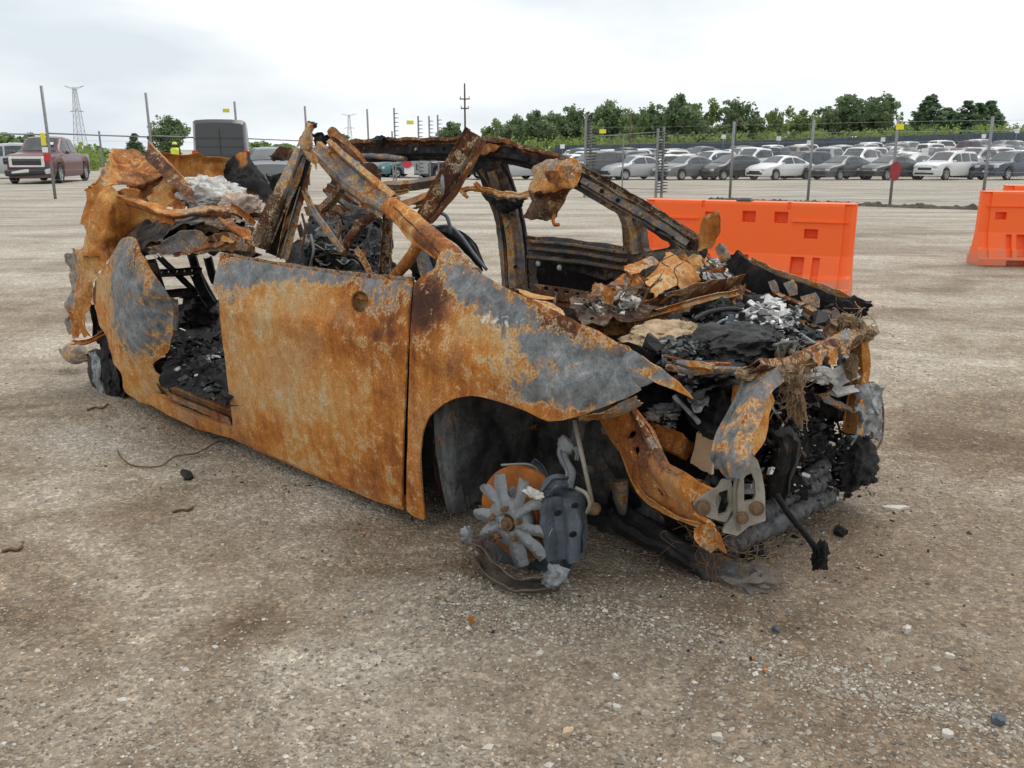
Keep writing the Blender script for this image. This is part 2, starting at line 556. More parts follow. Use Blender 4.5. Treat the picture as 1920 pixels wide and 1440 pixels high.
# a ridge of coarser gravel thrown up in front of the wreck
_t = rng.random(3400)
_rx = 0.35 + 1.05 * _t + rng.normal(0, 0.06, 3400); _ry = 2.42 - 0.62 * _t + rng.normal(0, 0.05, 3400)
_o = stones('loose_gravel', _rx, _ry, np.clip(0.0037 * np.exp(rng.normal(0, 0.4, 3400)), 0.002, 0.013), np.clip(rng.normal(0.64, 0.22, 3400), 0, 1))
tag(_o, 'pale ridge of coarse gravel trailing away from the front of the wreck', 'gravel', kind='stuff')
_t = rng.random(3000)
_rx = -0.02 + rng.normal(0, 0.22, 3000); _ry = 2.40 + rng.normal(0, 0.10, 3000)
_o = stones('loose_gravel', _rx, _ry, np.clip(0.0038 * np.exp(rng.normal(0, 0.4, 3000)), 0.002, 0.012), np.clip(rng.normal(0.62, 0.22, 3000), 0, 1))
tag(_o, 'heap of gravel pushed up below the melted front wheel', 'gravel', kind='stuff')
# ------------------------------------------------------------------ the wreck: frame of reference and builders
# local axes of the wreck: x forward along the car, y from the near flank to the far flank, z up; origin by the near rear wheel
CAR_O = np.array([-2.156, 4.734, 0.0])
CAR_F = np.array([.7217, -.6922, 0.0]); CAR_L = np.array([.6922, .7217, 0.0])
_eye = np.array([0, 0, CAM_H]) - CAR_O
EYE = np.array([_eye @ CAR_F, _eye @ CAR_L, _eye[2]])

def _ray(px, py):
    u, v = (px - 960) / 1700, (py - 720) / 1700
    c, s = math.cos(TILT), math.sin(TILT)
    d = np.array([u, c - v * s, -s - v * c])
    return np.array([d @ CAR_F, d @ CAR_L, d[2]])

def P(px, py, b=None, a=None, z=None):
    """survey: picture point + one known car coordinate -> point in the car's own axes"""
    d = _ray(px, py)
    if a is not None: t = (a - EYE[0]) / d[0]
    elif z is not None: t = (z - EYE[2]) / d[2]
    else: t = ((b or 0.0) - EYE[1]) / d[1]
    return EYE + t * d

def Pn(px, py, p0, n):
    """survey point on a tilted plane through p0"""
    d = _ray(px, py); n = np.array(n, float)
    return EYE + d * (((p0 - EYE) @ n) / (d @ n))

def to_world(p):
    p = np.asarray(p, float)
    return CAR_O + p[0] * CAR_F + p[1] * CAR_L + np.array([0, 0, p[2]])

def depth(p):
    w = to_world(p) - np.array([0, 0, CAM_H])
    return w[1] * math.cos(TILT) - w[2] * math.sin(TILT)

def flank(a, z):
    """lateral offset of the near body side: belt shoulder, waist crease, rocker, nose taper"""
    s = 0.95 * max(0.0, z - 0.66) ** 2 + 0.16 * max(0.0, 0.62 - z) ** 2
    s += 0.012 * math.exp(-((z - 0.70) / 0.05) ** 2) * -1
    if a > 2.95: s += 0.32 * (a - 2.95) ** 2
    if a < 0.2: s += 0.22 * (0.2 - a) ** 2
    return s

def on_flank(px, py, off=0.0):
    b = 0.0
    for _ in range(6):
        p = P(px, py, b=b)
        b = flank(p[0], p[2]) + off
    return P(px, py, b=b)

def on_far(px, py, off=0.0):
    b = 1.7
    for _ in range(6):
        p = P(px, py, b=b)
        b = 1.72 - 0.30 * max(0, p[2] - 0.9) - (0.3 * (p[0] - 2.95) ** 2 if p[0] > 2.95 else 0) + off
    return P(px, py, b=b)

def pts3(L):
    return np.array([q if isinstance(q, np.ndarray) else P(q[0], q[1], b=q[2]) for q in L])

def blobs(base, L):
    def f(pix):
        r = np.full(len(pix), float(base))
        for q in L:
            x, y, rx, ry, val = q if len(q) == 5 else (q[0], q[1], q[2], q[2], q[3])
            r += val * np.exp(-((pix[:, 0] - x) / rx) ** 2 - ((pix[:, 1] - y) / ry) ** 2)
        return r
    return f

WRECK = None
M_BURNT = burnt_metal('burnt_metal')

def panel(name, outline, surf, step=9, holes=(), rag=0.0, amp=0.004, fr=4, thick=0.004, mat=None, parent=None, seed=0, dent=None, **attrs):
    """sheet metal filling an outline; every vertex is carried onto its own surface in car space"""
    O = np.array(outline, float)
    C = np.r_[O, O[:1]]
    ln = np.linalg.norm(np.diff(C, axis=0), axis=1).sum()
    B = linres(C, max(12, int(ln / (step * 0.7))))[:-1]
    if rag:
        q = np.c_[B / 9.0, np.zeros(len(B))]
        B = B + np.stack([fbm(q, 1, 3, seed + 3), fbm(q, 1, 3, seed + 8)], 1) * rag
    H = [np.array(h, float) for h in holes]
    lo, hi = B.min(0), B.max(0)
    gx, gy = np.meshgrid(np.arange(lo[0], hi[0], step), np.arange(lo[1], hi[1], step))
    G = np.stack([gx.ravel(), gy.ravel()], 1)
    r = np.random.default_rng(seed)
    G = G + (r.random(G.shape) - 0.5) * step * 0.5
    G = G[inside(G, B)]
    allb = np.concatenate([B] + H) if H else B
    G = G[np.array([np.min((allb[:, 0] - g[0]) ** 2 + (allb[:, 1] - g[1]) ** 2) > (0.45 * step) ** 2 for g in G])] if len(G) else G
    for h in H: G = G[~inside(G, h)]
    co = [Vector(q) for q in B]
    ed = [(i, (i + 1) % len(B)) for i in range(len(B))]
    fc = [list(range(len(B)))]
    for h in H:
        n0 = len(co)
        co += [Vector(q) for q in h]
        ed += [(n0 + i, n0 + (i + 1) % len(h)) for i in range(len(h))]
    co += [Vector(q) for q in G]
    V, _, Fc, *_ = delaunay_2d_cdt(co, ed, fc, 1, 1e-4)
    pix = np.array([tuple(q) for q in V])
    F = [f for f in Fc]
    if H:
        cen = np.array([pix[list(f)].mean(0) for f in F])
        bad = np.zeros(len(F), bool)
        for h in H: bad |= inside(cen, h)
        F = [f for f, q in zip(F, bad) if not q]
    p = np.array([surf(q[0], q[1]) for q in pix])
    if dent is not None: p[:, 1] += dent(pix)
    p = p + crumple(p, amp, fr, seed)
    A = {k: (v(pix) if callable(v) else v) for k, v in attrs.items()}
    return mk(name, p, F, mat or M_BURNT, parent or WRECK, A, True, thick, crisp=34)

def sheet(name, rows, nu=34, nv=34, amp=0.012, fr=7, rag=0.03, thick=0.003, mat=None, parent=None, seed=0, curve=True, **attrs):
    """torn, crumpled sheet through a grid of control points"""
    R = [catmull(pts3(r), nv) if curve else linres(pts3(r), nv) for r in rows]
    R = np.array(R)
    G = np.stack([catmull(R[:, j], nu) if curve else linres(R[:, j], nu) for j in range(nv)], 1)      # nu x nv x 3
    u, v = np.meshgrid(np.linspace(0, 1, nu), np.linspace(0, 1, nv), indexing='ij')
    if rag:
        z0 = np.zeros(nu); z1 = np.zeros(nv)
        e = lambda t, s: rag * (fbm(np.stack([t * 9, 0 * t + s, 0 * t], 1), 1, 3, seed + s) * 1.2 + 0.6)
        ul, uh = e(np.linspace(0, 1, nv), 1), 1 - e(np.linspace(0, 1, nv), 2)
        vl, vh = e(np.linspace(0, 1, nu), 3), 1 - e(np.linspace(0, 1, nu), 4)
        u2 = ul[None, :] + u * (uh - ul)[None, :]
        v2 = vl[:, None] + v * (vh - vl)[:, None]
        fu = np.clip(u2, 0, 1) * (nu - 1); fv = np.clip(v2, 0, 1) * (nv - 1)
        iu = np.minimum(fu.astype(int), nu - 2); iv = np.minimum(fv.astype(int), nv - 2)
        du = (fu - iu)[..., None]; dv = (fv - iv)[..., None]
        G = (G[iu, iv] * (1 - du) * (1 - dv) + G[iu + 1, iv] * du * (1 - dv) + G[iu, iv + 1] * (1 - du) * dv + G[iu + 1, iv + 1] * du * dv)
    p = G.reshape(-1, 3)
    p = p + crumple(p, amp, fr, seed)
    A = {k: (val(p, u.ravel(), v.ravel()) if callable(val) else val) for k, val in attrs.items()}
    return mk(name, p, grid_faces(nu, nv), mat or M_BURNT, parent or WRECK, A, True, thick, crisp=23)

PROF = {
    'box': ([(-.5, -.5), (.5, -.5), (.5, .5), (-.5, .5)], True),
    'tube': ([(.5 * math.cos(i * math.pi / 6), .5 * math.sin(i * math.pi / 6)) for i in range(12)], True),
    'hat': ([(-.5, -.5), (-.34, -.5), (-.24, .5), (.24, .5), (.34, -.5), (.5, -.5)], False),
    'channel': ([(-.5, .5), (-.5, -.5), (.5, -.5), (.5, .5)], False),
    'angle': ([(-.5, .5), (-.5, -.5), (.5, -.5)], False),
    'plate': ([(-.5, 0), (.5, 0)], False),
    'rib': ([(-.5, -.5), (-.5, .1), (-.3, .35), (-.1, .1), (.1, .1), (.3, .35), (.5, .1), (.5, -.5)], True),
}

def beam(name, pts, w, h=0.03, prof='box', nrm=None, n=18, amp=0.004, fr=9, thick=0.003, mat=None, parent=None, seed=0, roll=0.0, curve=True, **attrs):
    """pressed-steel member swept along points; w = apparent width in the survey picture (px) or list, h in metres"""
    Q = pts3(pts)
    dp = np.array([depth(q) for q in Q])
    S = catmull(Q, n) if curve else linres(Q, n)
    wm = np.atleast_1d(np.asarray(w, float))
    wm = np.interp(np.linspace(0, 1, n), np.linspace(0, 1, len(wm)), wm) * np.interp(np.linspace(0, 1, n), np.linspace(0, 1, len(dp)), dp) / 1700
    hm = np.interp(np.linspace(0, 1, n), np.linspace(0, 1, len(np.atleast_1d(h))), np.atleast_1d(h))
    nrm = np.array(nrm if nrm is not None else (0.62, -0.68, 0.35), float)
    pr, closed = PROF[prof]
    pr = np.array(pr + [pr[0]] if closed else pr, float)
    if prof != 'tube': pr = np.concatenate([np.linspace(pr[i], pr[i + 1], 4)[:-1] for i in range(len(pr) - 1)] + ([] if closed else [pr[-1:]]))
    elif closed: pr = pr[:-1]
    k = len(pr)
    T = np.gradient(S, axis=0); T /= np.linalg.norm(T, axis=1)[:, None]
    V = []
    cr, sr = math.cos(roll), math.sin(roll)
    for i in range(n):
        m = nrm - T[i] * (nrm @ T[i]); m /= np.linalg.norm(m)
        s = np.cross(T[i], m)
        s, m = s * cr + m * sr, m * cr - s * sr
        for q in pr: V.append(S[i] + s * q[0] * wm[i] + m * q[1] * hm[i])
    V = np.array(V)
    f = []
    for i in range(n - 1):
        for j in range(k if closed else k - 1):
            j2 = (j + 1) % k
            f.append((i * k + j, i * k + j2, (i + 1) * k + j2, (i + 1) * k + j))
    if closed:
        f.append(tuple(range(k))[::-1]); f.append(tuple((n - 1) * k + j for j in range(k)))
    V = V + crumple(V, amp, fr, seed, 2)
    if 'ash' in attrs: attrs['w'] = attrs.pop('ash')
    o = mk(name, V, f, mat or M_BURNT, parent or WRECK, attrs, True, None if closed else thick, crisp=38)
    return o

def lump(name, c, r, amp=0.25, fr=2.2, mat=None, parent=None, seed=0, flat=0.0, sub=4, octv=5, top=True, **attrs):
    bm = bmesh.new()
    bmesh.ops.create_icosphere(bm, subdivisions=sub, radius=1.0)
    v = np.array([q.co[:] for q in bm.verts]); f = [[q.index for q in g.verts] for g in bm.faces]
    bm.free()
    d = fbm(v + seed * 3.1, fr, octv, seed, gain=0.62)
    v = v * (1 + amp * d[:, None])
    if amp > 0.15: v = v * (1 + amp * 1.1 * (0.5 - cells(v * 1.9 + seed, seed))[:, None] + amp * 0.5 * (0.5 - cells(v * 4.6 + seed, seed + 9))[:, None])
    if flat: v[:, 2] = np.where(v[:, 2] < 0, v[:, 2] * flat, v[:, 2])
    v = v * np.array(r) + np.array(c)
    return mk(name, v, f, mat or M_BURNT, parent if top is True and parent else (parent or WRECK), attrs, True, crisp=48)

def shards(name, spots, size, cfun, mat, parent=None, seed=0, flat=0.35):
    """loose broken bits, one mesh"""
    r = np.random.default_rng(seed)
    n = len(spots)
    base = np.array([(x, y, z) for z in (-1, 1) for y in (-1, 1) for x in (-1, 1)], float) * 0.5
    fs = np.array([(0, 2, 3, 1), (4, 5, 7, 6), (0, 1, 5, 4), (2, 6, 7, 3), (0, 4, 6, 2), (1, 3, 7, 5)])
    sz = size * np.clip(np.exp(r.normal(-0.25, 0.5, n)), 0.25, 1.5)
    v = np.repeat(base[None], n, 0) * (0.5 + r.random((n, 8, 3)))
    v *= (np.stack([sz * (0.6 + r.random(n)), sz * (0.4 + 0.7 * r.random(n)), sz * flat * (0.4 + r.random(n))], 1))[:, None, :]
    for i in range(n):
        e = Matrix.Rotation(r.random() * 6.28, 3, 'Z') @ Matrix.Rotation(r.normal(0, 0.5), 3, 'X') @ Matrix.Rotation(r.normal(0, 0.5), 3, 'Y')
        v[i] = v[i] @ np.array(e).T
    v += np.asarray(spots)[:, None, :]
    f = fs[None] + 8 * np.arange(n)[:, None, None]
    o = mk(name, v.reshape(-1, 3), f.reshape(-1, 4), mat, parent or WRECK, {'c': np.repeat(cfun(r, n), 8)}, False)
    o['kind'] = 'stuff'
    return o

def scatter(poly, n, surf, seed=0, jit=0.015):
    r = np.random.default_rng(seed)
    p = np.array(poly, float); lo, hi = p.min(0), p.max(0)
    out = []
    while len(out) < n:
        q = lo + (hi - lo) * r.random((n, 2))
        q = q[inside(q, p)]
        out += [surf(*s) + r.normal(0, 1, 3) * (jit * 0.4, jit * 0.4, jit) for s in q]
    return np.array(out[:n])

def debris_material():
    m, nt, nodes, links, b = _nodes('burnt_debris')
    tc = nodes.new('ShaderNodeTexCoord').outputs['Object']
    c = math_(nt, 'ADD', attr_(nt, 'c'), math_(nt, 'MULTIPLY', math_(nt, 'SUBTRACT', noise_(nt, tc, 60, 5, 0.7), 0.5), 0.35))
    col = ramp_(nt, c, [(0.0, (0.004, 0.004, 0.005)), (0.40, (0.010, 0.010, 0.011)), (0.62, (0.045, 0.046, 0.048)), (0.80, (0.26, 0.265, 0.26)), (1.0, (0.72, 0.71, 0.68))])
    links.new(col, b.inputs['Base Color'])
    b.inputs['Roughness'].default_value = 0.55
    b.inputs['Specular IOR Level'].default_value = 0.3
    links.new(bump_(nt, noise_(nt, tc, 120, 6, 0.7), 0.6, 0.005), b.inputs['Normal'])
    return m

def char_material(name='charred_plastic', lo=0.003, hi=0.012, rough=0.42, ash=0.0):
    m, nt, nodes, links, b = _nodes(name)
    tc = nodes.new('ShaderNodeTexCoord').outputs['Object']
    n1, n2 = noise_(nt, tc, 14, 8, 0.7, 0.5), noise_(nt, tc, 90, 6, 0.75)
    col = ramp_(nt, math_(nt, 'ADD', math_(nt, 'MULTIPLY', n1, 0.6), math_(nt, 'MULTIPLY', n2, 0.4)),
                [(0.35, (lo, lo, lo * 1.1)), (0.56, (hi, hi, hi * 1.05)), (0.66 - ash * .5, (hi * 2.6, hi * 2.6, hi * 2.6)), (0.76 - ash, (0.40, 0.41, 0.42))])
    links.new(col, b.inputs['Base Color'])
    b.inputs['Roughness'].default_value = rough
    b.inputs['Specular IOR Level'].default_value = 0.28
    links.new(bump_(nt, math_(nt, 'ADD', n1, n2), 1.0, 0.016), b.inputs['Normal'])
    return m

M_DEBRIS = debris_material()
M_CHAR = char_material()
M_CHAR_ASH = char_material('charred_plastic_with_ash', 0.004, 0.016, 0.5, 0.10)
M_FOAM = pmat('tan_foam', (0.44, 0.325, 0.21), 0.95, 0, 0.4, 14, 0.9, 0.1)
M_WOOL = pmat('white_insulation', (0.60, 0.585, 0.545), 0.95, 0, 0.5, 38, 0.9, 0.1)
M_MELT = pmat('melted_aluminium', (0.24, 0.25, 0.26), 0.5, 0.3, 0.6, 22, 0.7)
M_SPOKE = pmat('cast_alloy', (0.20, 0.212, 0.222), 0.55, 0.25, 0.18, 20, 0.35)
M_IRON = pmat('scorched_iron', (0.085, 0.105, 0.13), 0.6, 0.2, 0.35, 16, 0.5)
M_ROTOR = pmat('rusted_disc', (0.36, 0.115, 0.022), 0.9, 0, 0.3, 25, 0.4)
M_TANBOARD = pmat('heat_shield_board', (0.55, 0.41, 0.27), 0.9, 0, 0.15, 14, 0.3)
M_STEEL = pmat('bare_bracket_steel', (0.27, 0.25, 0.205), 0.55, 0.3, 0.3, 14, 0.4)
M_WIRE = pmat('rusty_wire', (0.13, 0.075, 0.04), 0.9, 0, 0.4, 30)
M_STRAW = pmat('scorched_fibre', (0.29, 0.205, 0.125), 0.95, 0, 0.55, 40, 0.9, 0.1)
M_TUBE = pmat('scorched_hose', (0.085, 0.088, 0.092), 0.45, 0, 0.85, 34, 0.8)

def fuzz(o, n, ln, mat, seed=0, wd=0.0012):
    """loose fibres standing off a lump"""
    r = np.random.default_rng(seed)
    v = np.array([q.co[:] for q in o.data.vertices]); nn = np.array([q.normal[:] for q in o.data.vertices])
    i = r.integers(0, len(v), n)
    d = nn[i] * 0.7 + r.normal(0, 0.6, (n, 3)); d /= np.linalg.norm(d, axis=1)[:, None]
    s = np.cross(d, r.normal(0, 1, (n, 3))); s /= np.linalg.norm(s, axis=1)[:, None]
    L = ln * (0.4 + r.random((n, 1)))
    b = v[i] - d * 0.004
    tip = b + d * L + r.normal(0, 0.3, (n, 3)) * L
    q = np.stack([b - s * wd, b + s * wd, tip], 1).reshape(-1, 3)
    f = mk('fibres', q, np.arange(3 * n).reshape(-1, 3), mat, o, None, False)
    f['kind'] = 'stuff'
    return f
# ------------------------------------------------------------------ the wreck
WRECK = empty('burnt_car', tuple(CAR_O), math.atan2(CAR_F[1], CAR_F[0]))
tag(WRECK, 'burnt out rusted sedan shell with collapsed roof standing on gravel', 'car')

def circ(x, y, rx, ry=None, n=14):
    ry = ry or rx
    return [(x + rx * math.cos(i * 2 * math.pi / n), y + ry * math.sin(i * 2 * math.pi / n)) for i in range(n)]

# ---- floor, sills, inner structure
sheet('floor_pan', [[np.array([a, b, 0.19 + 0.03 * math.sin(a * 5 + b * 7)]) for b in (0.10, 0.5, 0.9, 1.3, 1.66)] for a in (-0.6, 0.3, 1.0, 1.8, 2.5)], 40, 30, 0.018, 6, 0.0, k=0.9)
sheet('firewall', [[np.array([2.50, b, z]) for b in (0.10, 0.6, 1.2, 1.68)] for z in (0.15, 0.45, 0.72)], 20, 24, 0.02, 5, 0.0, k=0.55, t=-0.5)
beam('far_sill', [np.array([0.1, 1.66, 0.16]), np.array([1.2, 1.68, 0.16]), np.array([2.5, 1.68, 0.16])], 40, 0.09, 'box', k=0.5, t=-0.5, parent=WRECK)
sill = panel('rocker_sill', [(306, 742), (321, 755), (373, 778), (436, 800), (560, 848), (700, 905), (760, 930), (760, 955), (700, 934), (600, 893), (480, 842), (438, 821), (373, 803), (316, 776), (269, 748), (285, 738)],
             lambda x, y: on_flank(x, y, 0.012), 8, amp=0.003, fr=6, thick=0.02, t=0.05, g=-0.1)
beam('sill_step', [(329, 712, 0.10), (380, 735, 0.10), (434, 760, 0.10)], 14, 0.05, 'hat', nrm=(0, -0.4, 1), g=0.25, t=-0.2, seed=4)
beam('sill_step', [(318, 738, 0.06), (380, 764, 0.06), (436, 788, 0.06)], 12, 0.04, 'channel', nrm=(0, -0.3, 1), k=0.35, t=-0.3, seed=5)
beam('sill_step', [(330, 726, 0.08), (380, 748, 0.08), (436, 772, 0.08)], 6, 0.02, 'box', nrm=(0, -0.3, 1), k=0.3, t=-0.3, seed=6)

# ---- near front door
door = panel('front_door', [(415, 479), (450, 485), (550, 503), (650, 517), (700, 524), (735, 526), (773, 528), (769, 560), (764, 620), (760, 700), (758, 800), (754, 950),
                            (700, 931), (600, 891), (480, 840), (438, 816), (436, 788), (425, 710), (416, 632), (411, 556), (400, 541), (404, 515)],
             lambda x, y: on_flank(x, y, -0.004), 8, holes=[circ(676, 566, 17, 20)], amp=0.0025, fr=3, thick=0.008, seed=3,
             dent=lambda q: 0.006 * np.sin(q[:, 0] / 60.0 + 0.5) * np.exp(-((q[:, 1] - 680) / 120) ** 2) + 0.012 * np.exp(-((q[:, 0] - 437) / 16) ** 2 - ((q[:, 1] - 562) / 16) ** 2),
             g=blobs(-0.02, [(430, 515, 62, 34, .85), (480, 505, 50, 26, .6), (560, 512, 80, 17, .75), (650, 526, 60, 16, .7), (715, 548, 45, 34, .55), (760, 560, 20, 40, .35), (640, 850, 130, 45, .14), (430, 640, 10, 60, .3), (610, 740, 60, 60, .12)]),
             t=blobs(0.0, [(610, 760, 130, 70, .55), (540, 860, 120, 40, .35), (470, 720, 50, 80, .35), (720, 760, 40, 160, -.15), (560, 580, 90, 50, .45), (480, 600, 60, 60, .45), (600, 700, 140, 60, .25), (560, 540, 90, 26, .35), (660, 660, 50, 70, -.2), (720, 620, 40, 60, -.35), (480, 800, 50, 30, -.25), (560, 850, 140, 20, -.1), (700, 880, 60, 60, -.12), (430, 700, 25, 120, .3)]),
             w=blobs(0.0, [(650, 528, 90, 14, .24), (600, 555, 70, 16, .24), (440, 600, 24, 40, .3), (450, 575, 20, 20, .3), (560, 515, 90, 12, .2)]))
# recess behind the missing outside handle
sheet('handle_recess', [[on_flank(656, y, 0.035), on_flank(676, y, 0.05), on_flank(696, y, 0.035)] for y in (544, 566, 590)], 10, 10, 0.004, 10, 0.0, t=0.6, g=0.25, parent=door)
beam('handle_bracket', [on_flank(664, 556, 0.02), on_flank(690, 560, 0.02)], 8, 0.01, 'box', parent=door, k=0.4)
beam('door_lip', [on_flank(415, 480, 0.02), on_flank(550, 503, 0.02), on_flank(650, 517, 0.02), on_flank(773, 529, 0.02)], 7, 0.03, 'channel', nrm=(0, 0, 1), parent=door, g=0.4, t=-0.3, k=0.15, n=30)
for x, y, rr in ((432, 562, 12), (461, 572, 7)):
    lump('lock_boss', on_flank(x, y, 0.0), (rr * .0022, 0.012, rr * .0022), 0.2, 2, None, door, seed=x, sub=2, t=0.4, g=0.3)
sheet('door_inner_skin', [[np.array([a, 0.13, z]) for a in (1.3, 1.7, 2.1, 2.5)] for z in (0.14, 0.5, 0.86)], 18, 22, 0.015, 6, 0.02, parent=door, k=0.75)

beam('door_gap', [on_flank(776, 530, 0.02), on_flank(768, 620, 0.02), on_flank(763, 800, 0.02), on_flank(759, 955, 0.02)], 7, 0.01, 'plate', nrm=(0, -1, 0), parent=door, k=1.2, n=24)
# ---- near front fender
fender = panel('front_fender', [(777, 533), (792, 518), (815, 505), (824, 478), (838, 466), (862, 480), (900, 513), (960, 546), (1000, 563), (1060, 592), (1120, 622), (1180, 656), (1240, 690), (1272, 716), (1300, 748),
                                (1270, 735), (1240, 722), (1212, 708), (1192, 698), (1178, 697), (1182, 706), (1202, 732), (1170, 748), (1120, 767), (1085, 780), (1055, 788), (1033, 789), (1014, 784), (986, 770), (944, 755), (905, 744), (883, 741), (855, 745),
                                (833, 756), (805, 781), (793, 812), (789, 850), (791, 898), (796, 956), (797, 975), (775, 967), (763, 957), (766, 800), (771, 620)],
               lambda x, y: on_flank(x, y, -0.006), 8, amp=0.0025, fr=4, thick=0.006, seed=9,
               dent=lambda q: 0.02 * np.exp(-((q[:, 0] - 1100) / 60) ** 2 - ((q[:, 1] - 690) / 40) ** 2) - 0.012 * np.exp(-((q[:, 0] - 1000) / 50) ** 2 - ((q[:, 1] - 650) / 40) ** 2)
               + 0.012 * np.exp(-((q[:, 0] - 1140 + 0.6 * (q[:, 1] - 700)) / 9) ** 2) * (q[:, 1] > 640) - 0.010 * np.exp(-((q[:, 0] - 1065 + 0.35 * (q[:, 1] - 700)) / 8) ** 2) * (q[:, 1] > 650)
               + 0.010 * (np.clip((q[:, 0] - 1000) / 80, 0, 1)) * (cells(np.c_[q / 34.0, 0 * q[:, :1]], 5) - 0.5) * 2,
               g=blobs(-0.03, [(870, 520, 40, 30, .85), (910, 560, 50, 28, .6), (965, 590, 40, 24, .4), (1010, 640, 40, 26, .35), (1110, 700, 70, 46, .95), (1060, 665, 40, 30, .5), (1150, 730, 60, 26, .7), (1010, 735, 40, 25, .5), (1050, 620, 40, 22, .2), (1250, 705, 24, 20, .5), (930, 700, 50, 26, .25), (840, 500, 26, 20, .4), (960, 600, 50, 30, .45), (1030, 655, 50, 34, .5), (1000, 735, 60, 24, .5), (1130, 690, 70, 50, .3), (1080, 740, 60, 30, .4), (900, 545, 60, 26, .35), (945, 580, 50, 24, .35), (985, 640, 34, 30, .3), (1195, 675, 44, 18, .45), (1090, 668, 26, 12, -.6), (1075, 690, 14, 10, -.7), (1005, 765, 26, 12, -.6)]),
               t=blobs(0.0, [(800, 560, 40, 50, -.75), (785, 620, 30, 60, -.4), (900, 610, 50, 36, .75), (960, 640, 40, 30, .6), (850, 680, 60, 40, .15), (1060, 610, 60, 25, -.5), (1180, 665, 60, 25, -.45), (1080, 690, 30, 20, -.3), (1000, 590, 50, 20, -.3), (790, 800, 30, 100, .1), (830, 620, 40, 50, -.1), (780, 930, 26, 40, -.1), (935, 700, 40, 30, .5)]),
               w=blobs(0.0, [(905, 600, 45, 40, .26), (955, 605, 60, 34, .36), (975, 680, 50, 50, .28), (1110, 640, 60, 24, .34), (1040, 720, 26, 40, .34), (1150, 735, 60, 20, .38), (880, 545, 40, 40, .24), (1190, 670, 40, 20, .3), (1060, 760, 50, 16, .3)]))
sheet('fender_tip_flange', [[on_flank(1085, 783, 0.02), on_flank(1130, 772, 0.02), on_flank(1195, 742, 0.03)], [on_flank(1092, 790, 0.10), on_flank(1140, 786, 0.10), on_flank(1206, 757, 0.09)]], 10, 22, 0.008, 9, 0.04, g=0.42, k=0.2, parent=fender, seed=2)
# wheel-arch lip turned inward
arch = [(796, 972), (791, 898), (789, 850), (793, 812), (805, 781), (833, 756), (855, 745), (883, 741), (905, 744), (944, 755), (986, 770), (1014, 784), (1033, 789)]
sheet('arch_lip', [[on_flank(x, y, -0.004) for x, y in arch], [on_flank(x + 1, y + 1, 0.035) for x, y in arch]], 5, 60, 0.0015, 10, 0.0, t=0.05, parent=fender)

# ---- wheel house behind the near front wheel, arch darkness painted into its colour
wh = sheet('wheel_house', [[P(x, y, b=0.50) for x in (790, 880, 970, 1060, 1150, 1240)] for y in (735, 800, 870, 960, 1010)], 40, 40, 0.03, 5, 0.0, k=0.56, g=0.85, t=-0.5, seed=12)
beam('hinge_pillar', [np.array([2.60, 0.10, 0.82]), np.array([2.615, 0.08, 0.5]), np.array([2.63, 0.07, 0.30]), np.array([2.66, 0.08, 0.13])], [60, 62, 50, 44], 0.025, 'hat', nrm=(0.9, -0.4, 0), k=0.50, g=0.85, t=-0.1, seed=3, parent=wh)
sheet('arch_liner', [[np.array([2.66, b, z]) for b in (0.06, 0.25, 0.46)] for z in (0.14, 0.4, 0.62)] + [[np.array([2.95, b, 0.72]) for b in (0.10, 0.27, 0.46)], [np.array([3.25, b, 0.64]) for b in (0.10, 0.28, 0.46)]], 36, 18, 0.012, 6, 0.0, k=0.54, g=0.85, t=-0.4, parent=wh, seed=31)
beam('inner_rib', [P(868, 760, b=.44), P(858, 850, b=.42), P(845, 930, b=.40)], 22, 0.03, 'hat', k=0.45, t=-0.2, g=0.3, parent=wh, seed=8)
beam('inner_rib', [P(905, 830, b=.45), P(960, 815, b=.45), P(1010, 800, b=.45)], 12, 0.02, 'hat', k=0.6, g=0.3, parent=wh, seed=9)
tower = beam('strut_tower', [P(1120, 775, b=.36), P(1125, 850, b=.38), P(1150, 915, b=.42)], [90, 110, 70], 0.14, 'rib', k=0.56, g=0.8, t=-0.3, seed=13, amp=0.012)
beam('tower_bolt', [P(1160, 900, b=.34), P(1163, 930, b=.34), P(1167, 962, b=.34)], [34, 30, 14], 0.05, 'tube', k=0.5, g=0.6, parent=tower)
for x, y, q in ((1135, 805, 14), (1175, 830, 10), (1105, 880, 12)):
    lump('bush', P(x, y, b=.29), (0.018, 0.012, 0.018), 0.2, 3, None, tower, seed=x, sub=2, k=0.5, g=0.5)

